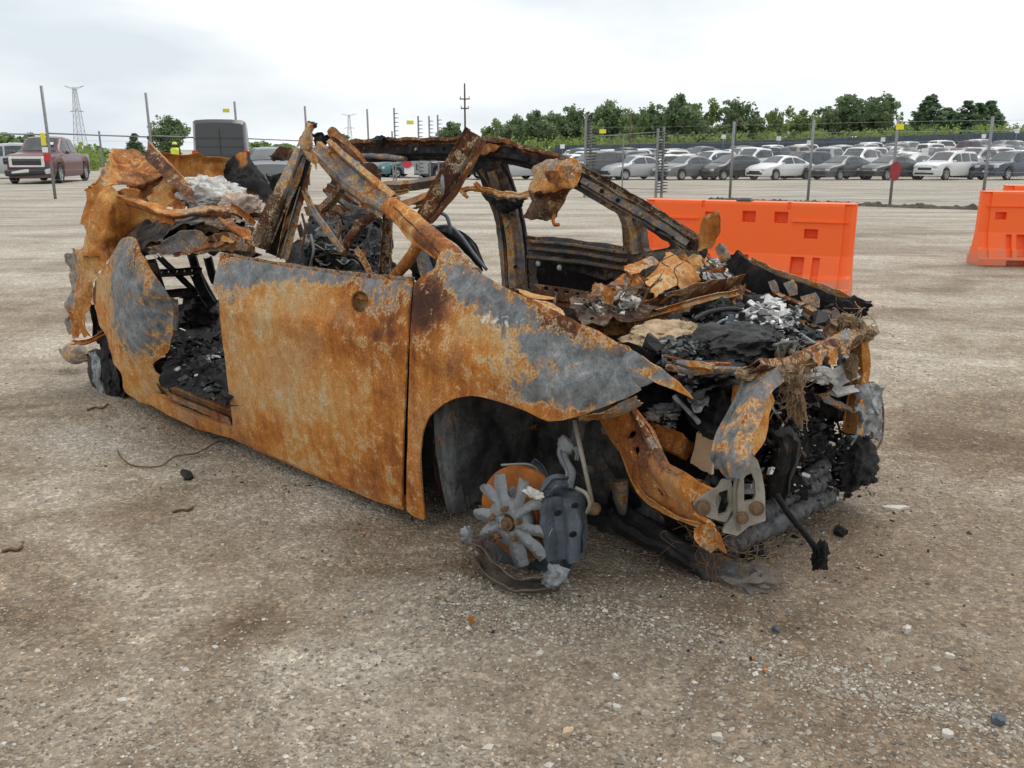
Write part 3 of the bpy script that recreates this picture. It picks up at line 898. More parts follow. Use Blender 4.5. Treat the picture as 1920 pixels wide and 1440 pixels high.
# ---- near front hub: melted wheel, disc and caliper
HUB = P(958, 978, b=-0.03)
hub_n = np.array([0.18, -1.0, 0.05]); hub_n /= np.linalg.norm(hub_n)
hub_u = np.cross([0, 0, 1.0], hub_n); hub_u /= np.linalg.norm(hub_u); hub_w = np.cross(hub_n, hub_u)
def hubp(u, w, n): return HUB + hub_u * u + hub_w * w + hub_n * n
HM = Matrix((tuple(hub_u), tuple(hub_w), tuple(hub_n))).transposed().to_4x4(); HM.translation = Vector(HUB)
wheel = MB().lathe([(0.0, 0.008), (0.028, 0.008), (0.031, 0.024), (0.040, 0.027), (0.072, 0.019), (0.082, 0.004), (0.066, -0.05), (0.0, -0.05)], HM, 28).build('front_wheel', M_SPOKE, WRECK, smooth=True)
SPOKES = [[(690, 850), (650, 790), (600, 760), (540, 718), (533, 698), (556, 680), (592, 684), (640, 735), (700, 800), (735, 840)],
          [(745, 850), (720, 830), (685, 800), (650, 735), (634, 660), (640, 612), (668, 608), (695, 618), (704, 660), (722, 740), (760, 830)],
          [(765, 850), (785, 820), (798, 760), (800, 690), (806, 640), (830, 655), (866, 660), (862, 700), (835, 780), (820, 850), (800, 880)],
          [(800, 880), (830, 840), (880, 800), (930, 772), (958, 756), (962, 790), (978, 828), (950, 838), (905, 836), (850, 866), (820, 900)],
          [(700, 935), (640, 922), (560, 915), (505, 898), (497, 872), (512, 848), (560, 850), (630, 858), (690, 866), (715, 890)],
          [(715, 975), (660, 990), (610, 1010), (575, 1042), (545, 1045), (533, 1030), (570, 975), (600, 945), (650, 928), (700, 930)],
          [(800, 985), (860, 1005), (930, 1020), (1005, 1040), (1020, 1020), (1028, 990), (990, 975), (930, 962), (860, 945), (805, 940)],
          [(785, 1000), (820, 1040), (870, 1100), (905, 1160), (935, 1198), (962, 1190), (988, 1160), (950, 1105), (900, 1050), (860, 1010), (810, 975)],
          [(715, 985), (730, 1040), (745, 1110), (765, 1190), (778, 1240), (815, 1232), (852, 1225), (845, 1150), (832, 1080), (815, 1020), (790, 985)]]
for i, poly in enumerate(SPOKES):
    o_ = [(750 + x / 3.6, 720 + y / 3.6) for x, y in poly]
    off = 0.010 + 0.002 * (i % 2)
    cx_ = np.array(o_).mean(0); hx_ = np.array([958.0, 978.0]); dir_ = (cx_ - hx_) / np.linalg.norm(cx_ - hx_)
    base_ = HUB + hub_n * off
    def sf_(x, y, base_=base_, dir_=dir_):
        p = Pn(x, y, base_, hub_n)
        q = np.array([x, y]) - hx_
        along = q @ dir_; acr = abs(q[0] * -dir_[1] + q[1] * dir_[0])
        return p + hub_n * (0.014 * math.exp(-(acr / 7.0) ** 2) - 0.00022 * max(0, along - 20))
    o_ = [tuple(hx_ + dir_ * ((np.array(q) - hx_) @ dir_) + 1.12 * ((np.array(q) - hx_) - dir_ * ((np.array(q) - hx_) @ dir_))) for q in o_]
    panel('spoke', o_, sf_, 4, amp=0.0018, fr=30, thick=0.013, mat=M_SPOKE, parent=wheel, seed=40 + i, rag=1.2)
for i in range(5):
    a = 0.4 + i * 2 * math.pi / 5
    Mn = HM.copy(); Mn.translation = Vector(hubp(0.050 * math.cos(a), 0.050 * math.sin(a), 0.020))
    MB().lathe([(0.013, -0.01), (0.013, 0.004), (0.009, 0.007), (0.009, 0.022), (0.0055, 0.028)], Mn, 10).build('wheel_nut', M_WIRE, wheel)
Mn = HM.copy(); Mn.translation = Vector(hubp(0, 0, 0.024))
MB().lathe([(0.022, -0.01), (0.022, 0.0), (0.013, 0.002), (0.012, 0.014), (0.005, 0.016)], Mn, 16).build('axle_nut', M_WIRE, wheel)
Mr = HM.copy(); Mr.translation = Vector(hubp(0, 0.012, -0.065))
MB().lathe([(0.075, 0.03), (0.078, 0.012), (0.150, 0.012), (0.152, 0.006), (0.152, -0.006), (0.150, -0.012), (0.05, -0.012)], Mr, 48).build('brake_disc', M_ROTOR, WRECK, smooth=False)
cal = beam('brake_caliper', [P(1048, 928, b=0.02), P(1052, 985, b=0.02), P(1056, 1048, b=0.02)], [70, 84, 60], 0.11, 'rib', nrm=(0.35, -0.9, 0.1), n=20, amp=0.006, fr=12, mat=M_IRON, seed=60)
beam('caliper_body', [P(1080, 945, b=0.06), P(1086, 985, b=0.06), P(1084, 1030, b=0.06)], [26, 30, 20], 0.08, 'rib', amp=0.006, fr=14, mat=M_IRON, parent=cal, seed=61)
beam('caliper_bridge', [P(1022, 925, b=-0.01), P(1040, 905, b=0.0), P(1062, 900, b=0.03)], [22, 26, 18], 0.05, 'rib', amp=0.008, fr=16, mat=M_IRON, parent=cal, seed=62)
for x, y in ((1078, 948), (1074, 1002), (1046, 962)):
    lump('slide_pin', P(x, y, b=-0.03), (0.009, 0.014, 0.009), 0.2, 3, M_CHAR, cal, seed=x, sub=2)
MB().tube(catmull(pts3([(1080, 915, .03), (1098, 925, .02), (1106, 945, .02), (1100, 962, .03)]), 16), 0.006, 8).build('brake_line', M_STEEL, cal, smooth=True)
kn = beam('steering_knuckle', [P(1054, 838, b=0.12), P(1058, 860, b=0.11), P(1070, 885, b=0.09), P(1062, 915, b=0.06)], [16, 20, 16, 24], 0.03, 'rib', amp=0.005, fr=14, mat=M_SPOKE, seed=63)
lump('knuckle_eye', P(1060, 836, b=0.12), (0.03, 0.015, 0.03), 0.25, 2, M_SPOKE, kn, seed=5, sub=3)
beam('knuckle_tab', [P(1078, 838, b=0.11), P(1083, 850, b=0.11), P(1081, 862, b=0.11)], 8, 0.012, 'rib', amp=0.002, mat=M_SPOKE, parent=kn)
MB().tube([P(1077, 788, b=.12), P(1095, 870, b=.10), P(1112, 952, b=.08)], 0.0075, 8).build('sway_link', M_STEEL, WRECK, smooth=True)
lump('link_joint', P(1114, 955, b=.08), (0.02, 0.02, 0.02), 0.2, 2, M_WIRE, WRECK, seed=4, sub=3)
MB().tube(catmull(pts3([(940, 872, .0), (985, 870, .03), (1005, 878, .06), (1015, 895, .08)]), 14), 0.004, 6).build('sensor_wire', M_STEEL, WRECK, smooth=True)
beam('dust_shield', [P(1000, 870, b=.10), P(1012, 880, b=.12), P(1022, 900, b=.12)], 20, 0.03, 'angle', mat=M_IRON, seed=22)
for c, r, s in ((P(962, 930, b=0.0), (0.018, 0.014, 0.03), 1), (P(1000, 925, b=-0.03), (0.04, 0.010, 0.016), 2), (P(876, 1005, b=-.1), (0.022, 0.018, 0.034), 3), (P(1045, 1078, b=-0.03), (0.035, 0.02, 0.032), 4), (P(1030, 1090, b=-.05), (0.03, 0.02, 0.025), 5)):
    lump('melted_alloy', c, r, 0.55, 2.4, M_MELT if s != 2 else M_WOOL, WRECK, seed=s, sub=3)
# what is left of the rim and tyre bead, sunk in the gravel
rimpts = [P(888, 1030, b=-0.10), P(915, 1062, b=-0.12), P(955, 1092, b=-0.11), P(1000, 1100, b=-0.08), (1045, 1092, -0.04)]
beam('tyre_remains', rimpts, [20, 28, 34, 28, 16], 0.06, 'channel', nrm=(0.2, -0.8, 0.6), amp=0.012, fr=10, mat=pmat('dusty_rubber', (0.14, 0.112, 0.085), 0.95, 0, 0.5, 20, 0.9), seed=70)
beam('rim_band', [P(900, 1000, b=0.03), P(925, 1050, b=0.02), P(975, 1085, b=0.03), P(1025, 1075, b=0.05), P(1050, 1040, b=0.08)], 22, 0.10, 'angle', nrm=(0.1, -0.2, 1), amp=0.01, fr=10, mat=M_IRON, seed=71)

def tangle(name, c, r, n, mat, parent=None, seed=0, th=0.0012, k=7):
    q = np.random.default_rng(seed); mb = MB()
    for _ in range(n):
        p0 = np.array(c) + q.normal(0, 1, 3) * np.array(r) * 0.6
        pts = [p0]
        d_ = q.normal(0, 1, 3)
        for _i in range(k):
            d_ = d_ * 0.6 + q.normal(0, 0.7, 3)
            p0 = p0 + d_ * np.array(r) * 0.28
            p0[2] = max(p0[2], 0.004)
            pts.append(p0)
        mb.tube(catmull(pts, 14), th, 3, False)
    o = mb.build(name, mat, parent or WRECK); o['kind'] = 'stuff'
    return o
tangle('tyre_wire', P(890, 1045, b=-0.1), (0.06, 0.05, 0.06), 60, M_WIRE, seed=3)
tangle('tyre_wire', P(1330, 1020, b=0.40), (0.07, 0.05, 0.06), 60, M_WIRE, seed=4)
tangle('tyre_wire', P(1425, 1040, b=0.5), (0.05, 0.05, 0.04), 30, M_STRAW, seed=5)

# ---- quarter panel, rear corner
quarter = panel('quarter_panel', [(212, 492), (222, 468), (233, 450), (246, 444), (258, 448), (280, 484), (293, 528), (303, 575), (306, 620), (300, 660), (287, 684), (290, 700), (298, 712), (311, 744), (321, 757), (316, 776), (269, 748), (250, 732), (246, 724), (243, 696), (226, 680), (212, 638), (191, 606), (182, 586), (170, 570), (147, 566), (158, 545), (178, 522)],
                lambda x, y: on_flank(x, y, 0.02), 7, amp=0.008, fr=5, thick=0.006, seed=21,
                dent=lambda q: 0.03 * np.exp(-((q[:, 0] - 255) / 18) ** 2 - ((q[:, 1] - 515) / 26) ** 2) - 0.02 * np.exp(-((q[:, 0] - 270) / 20) ** 2 - ((q[:, 1] - 620) / 60) ** 2) + 0.06 * np.exp(-((q[:, 0] - 304) / 14) ** 2) - 0.045 * np.exp(-((q[:, 0] - 245) / 42) ** 2) + 0.10 * np.clip((195 - q[:, 0]) / 50, 0, 1) ** 2 + 0.04 * np.clip((480 - q[:, 1]) / 40, 0, 1),
                g=blobs(0.0, [(245, 520, 34, 50, .7), (255, 590, 36, 60, .7), (275, 630, 26, 60, .5), (240, 470, 20, 30, .5), (300, 560, 16, 80, .5)]),
                t=blobs(0.2, [(190, 540, 30, 30, .6), (170, 560, 20, 14, .3), (250, 500, 25, 30, -.9), (265, 690, 30, 30, .5), (280, 740, 40, 20, .2), (240, 460, 25, 20, -.7)]),
                k=blobs(0.0, [(253, 515, 18, 18, .5), (300, 540, 12, 60, .3), (240, 460, 24, 24, .25), (250, 660, 24, 30, .15)]))
beam('door_jamb', [on_flank(285, 492, 0.05), on_flank(300, 560, 0.08), on_flank(306, 640, 0.09), on_flank(296, 700, 0.07), on_flank(318, 752, 0.05)], [14, 22, 22, 16, 12], 0.08, 'channel', nrm=(0.9, -0.3, 0), k=0.5, g=0.4, t=-0.4, parent=quarter, seed=15, n=26)
wheelhouse = sheet('rear_wheel_house', [[P(295, y, b=.16), P(315, y + 2, b=.30), P(333, y + 4, b=.42)] for y in (556, 590, 618)], 14, 14, 0.012, 8, 0.02, k=0.42, g=0.62, t=-0.2, seed=17)
sheet('wheel_house_skirt', [[P(297, 622, b=.18), P(318, 620, b=.3), P(334, 625, b=.4)], [P(300, 672, b=.18), P(316, 668, b=.3), P(330, 665, b=.38)]], 12, 12, 0.008, 8, 0.02, k=0.3, t=-0.5, parent=wheelhouse)
# bumper corner hanging at the tail
bump = sheet('bumper_corner', [[(128, 466, .11), (160, 470, .08), (204, 476, .09)], [(127, 490, .11), (160, 494, .07), (200, 496, .07)], [(131, 533, .10), (155, 535, .05), (178, 524, .05)], [(127, 575, .10), (145, 572, .06), (165, 568, .06)], [(121, 600, .12), (140, 600, .08), (158, 598, .08)], [(130, 634, .12), (146, 634, .09), (163, 636, .09)]], 60, 26, 0.020, 8, 0.03, seed=23,
             t=lambda p, u, v: 0.1 + 0.5 * v - 0.2 * (u > 0.5), g=lambda p, u, v: 0.55 * np.exp(-(v / 0.3) ** 2) + 0.1, w=lambda p, u, v: 0.25 * np.exp(-(v / 0.25) ** 2) * (u > 0.2) - 0.05)
lump('exhaust_silencer', P(140, 662, b=.20), (0.11, 0.07, 0.07), 0.06, 2, None, WRECK, seed=8, sub=3, g=0.5, t=0.5, w=0.1)
MB().tube(catmull(pts3([(112, 655, .18), (120, 668, .16), (140, 676, .15), (162, 676, .16)]), 14), 0.008, 8).build('exhaust_strap', M_IRON, WRECK, smooth=True)
beam('tail_bracket', [(135, 643, .12), (165, 640, .10), (200, 622, .10)], 7, 0.02, 'channel', t=0.1, k=0.2, seed=24)
beam('tail_lamp_cavity', [(178, 570, .20), (186, 600, .20), (182, 640, .20)], [24, 30, 20], 0.06, 'rib', k=0.95, seed=25)
# rear hub
rw = MB()
RM = Matrix.Rotation(math.radians(97), 4, 'X'); RM = Matrix.Rotation(math.radians(-6), 4, 'Z') @ RM
RM.translation = Vector(P(205, 700, b=0.18))
rw.lathe([(0.0, 0.10), (0.07, 0.10), (0.10, 0.07), (0.155, 0.07), (0.16, 0.05), (0.16, 0.03), (0.12, 0.02), (0.12, -0.02), (0.215, -0.03), (0.225, -0.05), (0.225, -0.12), (0.20, -0.14), (0.05, -0.14)], RM, 40)
rear = rw.build('rear_wheel', M_CHAR_ASH, WRECK, smooth=True)
lump('drum_scale', P(222, 735, b=0.10), (0.06, 0.05, 0.10), 0.3, 2, M_CHAR_ASH, rear, seed=9, sub=4)
for i, L_ in enumerate(([(176, 655, .06), (180, 690, .05), (190, 738, .06)], [(196, 650, .07), (198, 690, .05), (204, 742, .05)], [(214, 668, .08), (216, 705, .06), (216, 748, .06)])):
    sheet('melted_alloy_strip', [[(x - 9, y, b_) for x, y, b_ in L_], [(x + 8, y + 4, b_ + .01) for x, y, b_ in L_]], 12, 26, 0.014, 12, 0.08, parent=rear, mat=(M_MELT, M_CHAR_ASH, M_CHAR)[i], seed=30 + i)
beam('wheel_liner_strip', [P(192, 622, b=0.14), P(208, 690, b=0.12), P(222, 758, b=0.10)], [22, 34, 26], 0.05, 'channel', nrm=(-0.2, -0.9, 0.1), k=0.6, g=0.5, seed=26, amp=0.012)
sheet('mud_flap', [[(186, 612, .1), (205, 622, .1)], [(200, 690, .1), (226, 684, .1)], [(208, 764, .08), (236, 756, .08)]], 24, 12, 0.012, 9, 0.03, k=0.75, g=0.5, t=-0.4, seed=27)

# ---- crumpled rear deck
sheet('rear_side_skin', [[(152, 356, .10), (182, 352, .12), (212, 360, .16), (265, 386, .22), (321, 403, .28)],
                         [(154, 400, .09), (190, 400, .07), (225, 402, .14), (262, 420, .22), (300, 425, .28)],
                         [(156, 448, .09), (190, 450, .05), (222, 448, .12), (250, 440, .22), (275, 445, .30)],
                         [(127, 480, .10), (168, 484, .05), (205, 492, .07), (226, 470, .14), (240, 460, .2)]], 60, 70, 0.040, 4.2, 0.02, seed=41,
      t=lambda p, u, v: 0.25 - 0.55 * np.exp(-((u - 0.75) / 0.25) ** 2 - ((v - 0.6) / 0.25) ** 2), g=lambda p, u, v: -0.1 + 0.25 * np.exp(-(v / 0.12) ** 2), k=lambda p, u, v: 0.35 * np.exp(-((u - 0.7) / 0.3) ** 2 - ((v - 0.85) / 0.2) ** 2))
sheet('trunk_side', [[(172, 345, .16), (187, 309, .24), (222, 290, .42), (252, 287, .55), (280, 292, .60)],
                     [(160, 352, .14), (195, 340, .22), (232, 325, .34), (262, 320, .44), (300, 330, .50)],
                     [(153, 357, .10), (200, 355, .17), (240, 352, .28), (258, 358, .34), (262, 360, .40)]], 50, 66, 0.040, 4.5, 0.02, seed=42,
      t=lambda p, u, v: 0.3 - 0.5 * (v > 0.45), g=lambda p, u, v: 0.45 * np.exp(-((v - 0.2) / 0.12) ** 2 - ((u - 0.2) / 0.5) ** 2), w=lambda p, u, v: 0.2 * np.exp(-((v - 0.22) / 0.1) ** 2) - .05)
sheet('trunk_inner', [[(228, 290, .55), (262, 300, .52), (300, 320, .50), (335, 345, .48), (362, 362, .46)],
                      [(240, 335, .45), (262, 345, .42), (290, 352, .40), (318, 362, .40), (345, 378, .40)],
                      [(250, 372, .36), (275, 380, .33), (300, 388, .31), (322, 398, .30), (345, 398, .32)]], 56, 66, 0.045, 5, 0.02, seed=43,
      t=lambda p, u, v: -0.1 + 0.5 * (fbm(p, 9, 2, 4) > 0.1), k=lambda p, u, v: 0.3 * (u > 0.8))
rearwall = sheet('rear_wall', [[P(x, y, a=-0.62) for x, y in ((228, 287), (277, 290), (330, 292), (380, 291), (425, 297), (455, 305))],
                    [P(x, y, a=-0.66) for x, y in ((235, 315), (280, 315), (330, 320), (380, 318), (425, 318), (450, 325))],
                    [P(x, y, a=-0.60) for x, y in ((240, 380), (290, 385), (340, 385), (385, 360), (425, 345), (450, 345))]], 40, 76, 0.038, 3.6, 0.015, seed=44, t=0.22, g=-0.1)
flap = sheet('folded_flap', [[(277, 264, .42), (300, 292, .42), (330, 322, .42), (361, 356, .42)], [(272, 300, .36), (296, 322, .36), (324, 350, .36), (366, 384, .36)]], 16, 34, 0.006, 6, 0.02, seed=45, t=-0.62, g=0.08)
sheet('flap_fold', [[(277, 264, .42), (300, 292, .42), (330, 322, .42), (361, 356, .42)], [(284, 268, .50), (308, 294, .50), (338, 324, .50), (368, 352, .48)]], 8, 30, 0.006, 6, 0.02, seed=46, t=-0.2, parent=flap)
sheet('torn_lip', [[(209, 357, .16), (240, 352, .15), (262, 357, .15)], [(214, 366, .20), (240, 368, .19), (259, 366, .17)]], 10, 20, 0.006, 9, 0.03, seed=47, t=0.2)
ridge = sheet('deck_ridge', [[(207, 360, .16), (262, 374, .16), (321, 392, .2), (372, 388, .26), (432, 388, .34)], [(230, 372, .12), (280, 392, .12), (325, 404, .15), (376, 398, .22), (436, 398, .30)], [(238, 388, .2), (290, 402, .2), (330, 412, .2), (380, 408, .26), (440, 420, .34)]], 22, 56, 0.010, 7, 0.02, seed=48, t=lambda p, u, v: 0.1 - 0.3 * v, g=lambda p, u, v: 0.36 * (v > 0.55))
sheet('deck_underlay', [[(250, 482, .08), (270, 470, .06), (300, 452, .06), (340, 428, .08), (400, 424, .12), (474, 448, .18)],
                        [(238, 440, .2), (268, 430, .2), (310, 418, .22), (350, 410, .24), (410, 412, .28), (470, 432, .3)],
                        [(232, 402, .34), (262, 404, .34), (310, 404, .36), (350, 402, .38), (410, 402, .4), (470, 420, .4)]], 34, 60, 0.020, 8, 0.03, seed=49,
      k=lambda p, u, v: 0.52 + 0.25 * fbm(p, 5, 2, 3), g=lambda p, u, v: 0.45 + 0.1 * fbm(p, 4, 2, 8), t=-0.4)
sheet('deck_liner', [[(228, 420, .42), (290, 410, .42), (360, 404, .45), (430, 404, .48), (478, 424, .46)], [(236, 450, .34), (290, 450, .30), (350, 446, .30), (420, 446, .32), (480, 462, .32)], [(250, 470, .26), (300, 474, .24), (350, 476, .24), (420, 478, .24), (490, 486, .24)]], 40, 60, 0.024, 9, 0.02, seed=148, k=lambda p, u, v: 0.62 + 0.2 * fbm(p, 5, 2, 3), g=0.35, t=-0.5)
sheet('deck_brown_fold', [[(322, 470, .10), (350, 452, .10), (380, 446, .12), (408, 446, .14), (425, 440, .16)], [(325, 478, .06), (352, 474, .06), (385, 470, .08), (412, 466, .1), (432, 458, .14)]], 16, 36, 0.014, 10, 0.04, seed=149, t=-0.25, k=0.2)
sheet('deck_white_lip', [[(402, 442, .14), (420, 440, .14), (440, 444, .15)], [(410, 454, .12), (424, 456, .12), (438, 458, .13)]], 10, 16, 0.010, 12, 0.06, seed=150, t=0.5, g=0.3, w=0.25)
for i in range(14):
    q0 = np.random.default_rng(900 + i); x0 = 240 + 17 * i; y0 = 470 - 6 * i * (i < 8) - 48 * (i >= 8) + q0.normal(0, 8); b0 = .14 + .012 * i
    sheet('torn_strip', [[(x0, y0, b0), (x0 + 16, y0 - 6, b0), (x0 + 34, y0 + q0.normal(0, 8), b0 + .02)], [(x0 + 3, y0 + 9, b0 + .04), (x0 + 18, y0 + 5, b0 + .04), (x0 + 32, y0 + 8, b0 + .05)]], 8, 18, 0.012, 14, 0.08, seed=900 + i, k=float(q0.choice([.1, .5, .7])), g=float(q0.choice([.1, .5, .6])), t=float(q0.uniform(-.6, .3)))
deck = sheet('deck_front_fold', [[(252, 482, .05), (290, 478, .05), (321, 478, .06), (370, 474, .08), (412, 474, .12), (476, 472, .16)],
                          [(262, 470, .02), (300, 455, .02), (335, 436, .04), (375, 432, .08), (415, 438, .12), (472, 450, .16)]], 24, 60, 0.014, 8, 0.03, seed=50,
      k=lambda p, u, v: 0.35 + 0.3 * (fbm(p, 6, 2, 5) > 0), g=lambda p, u, v: 0.3 + 0.6 * np.exp(-((v - 0.35) / 0.25) ** 2), t=-0.35)
sheet('deck_side_fold', [[(405, 408, .2), (440, 418, .2), (475, 440, .2)], [(420, 430, .14), (450, 442, .15), (476, 462, .16)], [(412, 440, .2), (440, 452, .22), (472, 476, .2)]], 18, 26, 0.014, 9, 0.05, seed=51, t=-0.15, k=0.15)
for i, r in enumerate(([(431, 392, .25), (450, 398, .27), (476, 420, .3)], [(300, 408, .2), (325, 420, .18), (345, 428, .16)], [(255, 428, .24), (275, 440, .2), (292, 455, .14)])):
    beam('twisted_strip', r, [16, 12, 8], 0.015, 'angle', seed=52 + i, amp=0.01, t=-0.2 + 0.2 * i, k=0.2)
# torn dark peak of the far quarter and the shelf in front of it
sheet('far_quarter_peak', [[(412, 322, 1.15), (436, 296, 1.15), (455, 281, 1.15), (470, 300, 1.15), (489, 326, 1.15)], [(420, 335, 1.1), (440, 325, 1.05), (458, 318, 1.05), (478, 325, 1.05), (500, 345, 1.1)], [(418, 345, 1.05), (445, 350, 1.0), (465, 355, 1.0), (490, 365, 1.0), (512, 366, 1.05)]], 28, 32, 0.02, 8, 0.03, seed=55, k=lambda p, u, v: 0.85 - 0.9 * np.exp(-((u - 0.1) / 0.3) ** 2 - ((v - 0.45) / 0.12) ** 2), t=0.1)
sheet('far_quarter_skin', [[(420, 340, 1.1), (450, 345, 1.05), (485, 350, 1.05), (510, 362, 1.1)], [(435, 372, 1.0), (455, 380, 1.0), (485, 392, 1.0), (505, 392, 1.0)], [(455, 400, .9), (470, 410, .9), (488, 415, .9), (500, 420, .9)]], 26, 30, 0.014, 6, 0.03, seed=56, k=0.5, g=0.62, t=-0.4)
sheet('far_torn_skin', [[(503, 288, 1.2), (522, 276, 1.2), (545, 275, 1.2), (556, 288, 1.2)], [(510, 298, 1.2), (530, 302, 1.2), (548, 304, 1.2), (560, 310, 1.2)]], 16, 22, 0.02, 9, 0.05, seed=57, k=0.55, t=-0.2)
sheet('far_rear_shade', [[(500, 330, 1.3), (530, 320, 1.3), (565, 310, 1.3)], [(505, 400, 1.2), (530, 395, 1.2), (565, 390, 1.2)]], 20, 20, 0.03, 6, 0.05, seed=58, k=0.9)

# ---- seat-back frames seen through the rear door opening
fr = dict(k=0.95, amp=0.002)
seatf = beam('rear_seat_frame', [(283, 486, .55), (293, 530, .56), (304, 572, .58)], 15, 0.04, 'channel', nrm=(0.8, -0.6, 0), seed=61, **fr)
for L_, w_ in (([(292, 513, .60), (330, 511, .62), (374, 507, .64)], 12), ([(300, 553, .60), (336, 549, .62), (378, 545, .66)], 13), ([(358, 474, .66), (372, 515, .66), (400, 568, .66)], 14), ([(389, 482, .70), (397, 510, .70), (404, 530, .70)], 13), ([(293, 480, .62), (328, 514, .62), (362, 546, .62)], 5), ([(300, 480, .63), (336, 514, .63), (366, 543, .63)], 4), ([(338, 566, .6), (360, 562, .6), (384, 564, .6)], 14), ([(366, 512, .63), (380, 545, .62), (396, 572, .60)], 18)):
    beam('frame_rail', L_, w_, 0.03, 'channel', parent=seatf, seed=int(L_[0][0]), **fr)
for x in (303, 316, 332, 346, 360):
    MB().lathe([(0.006, -0.002), (0.006, 0.002)], Matrix.Translation(Vector(P(x, 511 - (x - 303) * .06, b=.585))) @ Matrix.Rotation(math.pi / 2, 4, 'X'), 8).build('frame_rivet', M_STEEL, seatf)

# ---- charred floor debris in the rear footwell
foot = [(305, 640), (335, 610), (400, 565), (414, 600), (425, 720), (434, 762), (380, 735), (318, 715)]
sheet('footwell_char', [[P(x, y, z=0.27) for x, y in ((300, 720), (360, 735), (440, 770))], [P(x, y, z=0.32) for x, y in ((300, 660), (370, 670), (440, 690))], [P(x, y, z=0.36) for x, y in ((305, 615), (370, 600), (440, 600))], [P(x, y, z=0.38) for x, y in ((310, 585), (370, 570), (440, 560))]], 50, 40, 0.03, 9, 0.0, mat=M_CHAR_ASH, seed=71)
shards('footwell_bits', scatter(foot, 420, lambda x, y: P(x, y, z=0.33 - 0.05 * (y > 690)), 1), 0.022, lambda r, n: np.clip(r.beta(1.2, 2.2, n) * 1.15, 0, 1), M_DEBRIS, seed=72)
lump('seat_remains', P(378, 590, b=.62), (0.10, 0.10, 0.10), 0.4, 2, M_CHAR, WRECK, seed=72, sub=4)
lump('seat_remains', P(352, 588, b=.70), (0.10, 0.08, 0.06), 0.4, 2, M_CHAR, WRECK, seed=73, sub=4)
# ---- near B pillar, fallen roof rail and A pillar
bp = beam('near_b_pillar', [(480, 462, .10), (507, 400, .16), (540, 335, .24), (562, 282, .30)], [42, 40, 36, 22], 0.055, 'hat', nrm=(0.5, -0.8, 0.1), n=26, seed=81, amp=0.004, g=lambda v: 0.30 + 0.15 * (v[:, 2] > 1.15), t=lambda v: np.where(v[:, 2] > 1.2, 0.05, -0.75), k=0.16)
beam('pillar_inner', [(508, 478, .16), (534, 410, .22), (560, 330, .28), (574, 296, .32)], [20, 22, 20, 16], 0.04, 'channel', nrm=(0.9, -0.4, 0), n=22, parent=bp, seed=82, k=0.75)
beam('pillar_flange', [(530, 486, .20), (545, 420, .24), (566, 350, .30), (578, 305, .34)], [20, 24, 20, 12], 0.03, 'angle', nrm=(0.7, -0.6, 0), n=22, parent=bp, seed=83, t=-0.25, g=0.2, k=0.1)
MB().tube(catmull(pts3([(526, 486, .19), (543, 420, .23), (563, 350, .29)]), 16), 0.004, 6).build('pillar_wire', M_STEEL, bp, smooth=True)
hook = sheet('torn_roof_end', [[(556, 272, .32), (560, 258, .32), (570, 238, .32), (576, 229, .34), (590, 230, .36)], [(566, 285, .30), (575, 268, .28), (580, 250, .28), (584, 238, .30), (597, 233, .34)], [(580, 300, .34), (586, 285, .32), (584, 262, .34), (586, 248, .36), (594, 238, .36)]], 22, 34, 0.010, 12, 0.04, seed=84, t=lambda p, u, v: -0.15 + 0.3 * u - 0.3 * v, k=lambda p, u, v: 0.7 * (v > 0.82), g=0.2)
sheet('torn_roof_fold', [[(566, 285, .26), (582, 290, .26), (596, 300, .28)], [(574, 296, .28), (588, 308, .27), (592, 322, .28)]], 14, 16, 0.008, 14, 0.06, seed=85, t=0.25, g=0.3, parent=hook)
sheet('torn_roof_char', [[(580, 246, .45), (596, 250, .45), (620, 252, .45)], [(586, 268, .45), (600, 272, .45), (614, 268, .45)], [(590, 290, .42), (600, 290, .42), (610, 285, .42)]], 22, 26, 0.02, 14, 0.12, seed=86, k=0.95, parent=hook)
rail = beam('near_roof_rail', [(590, 275, .42), (630, 312, .40), (682, 356, .36), (735, 386, .30)], [34, 40, 42, 36], 0.055, 'rib', nrm=(0.45, -0.7, 0.5), n=30, seed=87, amp=0.006,
            g=lambda v: 0.50 + 0.28 * fbm(v, 6, 2, 4), t=lambda v: 0.05 + 0.4 * fbm(v, 5, 2, 9), k=lambda v: 0.36 + 0.3 * fbm(v, 7, 2, 3))
beam('rail_lip', [(618, 268, .44), (668, 312, .40), (716, 352, .35), (741, 372, .32)], [15, 18, 20, 20], 0.03, 'hat', n=24, parent=rail, seed=88, t=0.4, g=0.36, amp=0.003)
beam('rail_lip', [(598, 300, .40), (640, 345, .38), (690, 388, .33), (728, 402, .28)], [8, 10, 12, 12], 0.02, 'angle', n=24, parent=rail, seed=89, t=0.0, g=0.4, k=0.1)
ap = beam('near_a_pillar', [(730, 386, .29), (765, 413, .25), (810, 452, .20), (852, 486, .15), (890, 516, .13)], [36, 42, 44, 40, 30], 0.06, 'tube', nrm=(0.45, -0.75, 0.4), n=34, seed=90, amp=0.004, t=lambda v: -0.12 + 0.3 * fbm(v, 6, 2, 4) - 0.25 * (v[:, 0] > 2.4), g=lambda v: -0.05 + 0.5 * np.exp(-((v[:, 0] - 2.68) / 0.08) ** 2), ash=lambda v: 0.22 * np.exp(-((v[:, 0] - 2.25) / 0.06) ** 2) - .03)
beam('a_pillar_web', [(738, 398, .24), (775, 440, .21), (822, 480, .16)], [20, 30, 16], 0.02, 'plate', n=20, parent=ap, seed=91, t=0.05, g=0.05)
beam('a_pillar_seam', [(738, 392, .25), (775, 430, .2), (826, 482, .13)], 5, 0.02, 'angle', n=20, parent=ap, seed=92, k=0.6)

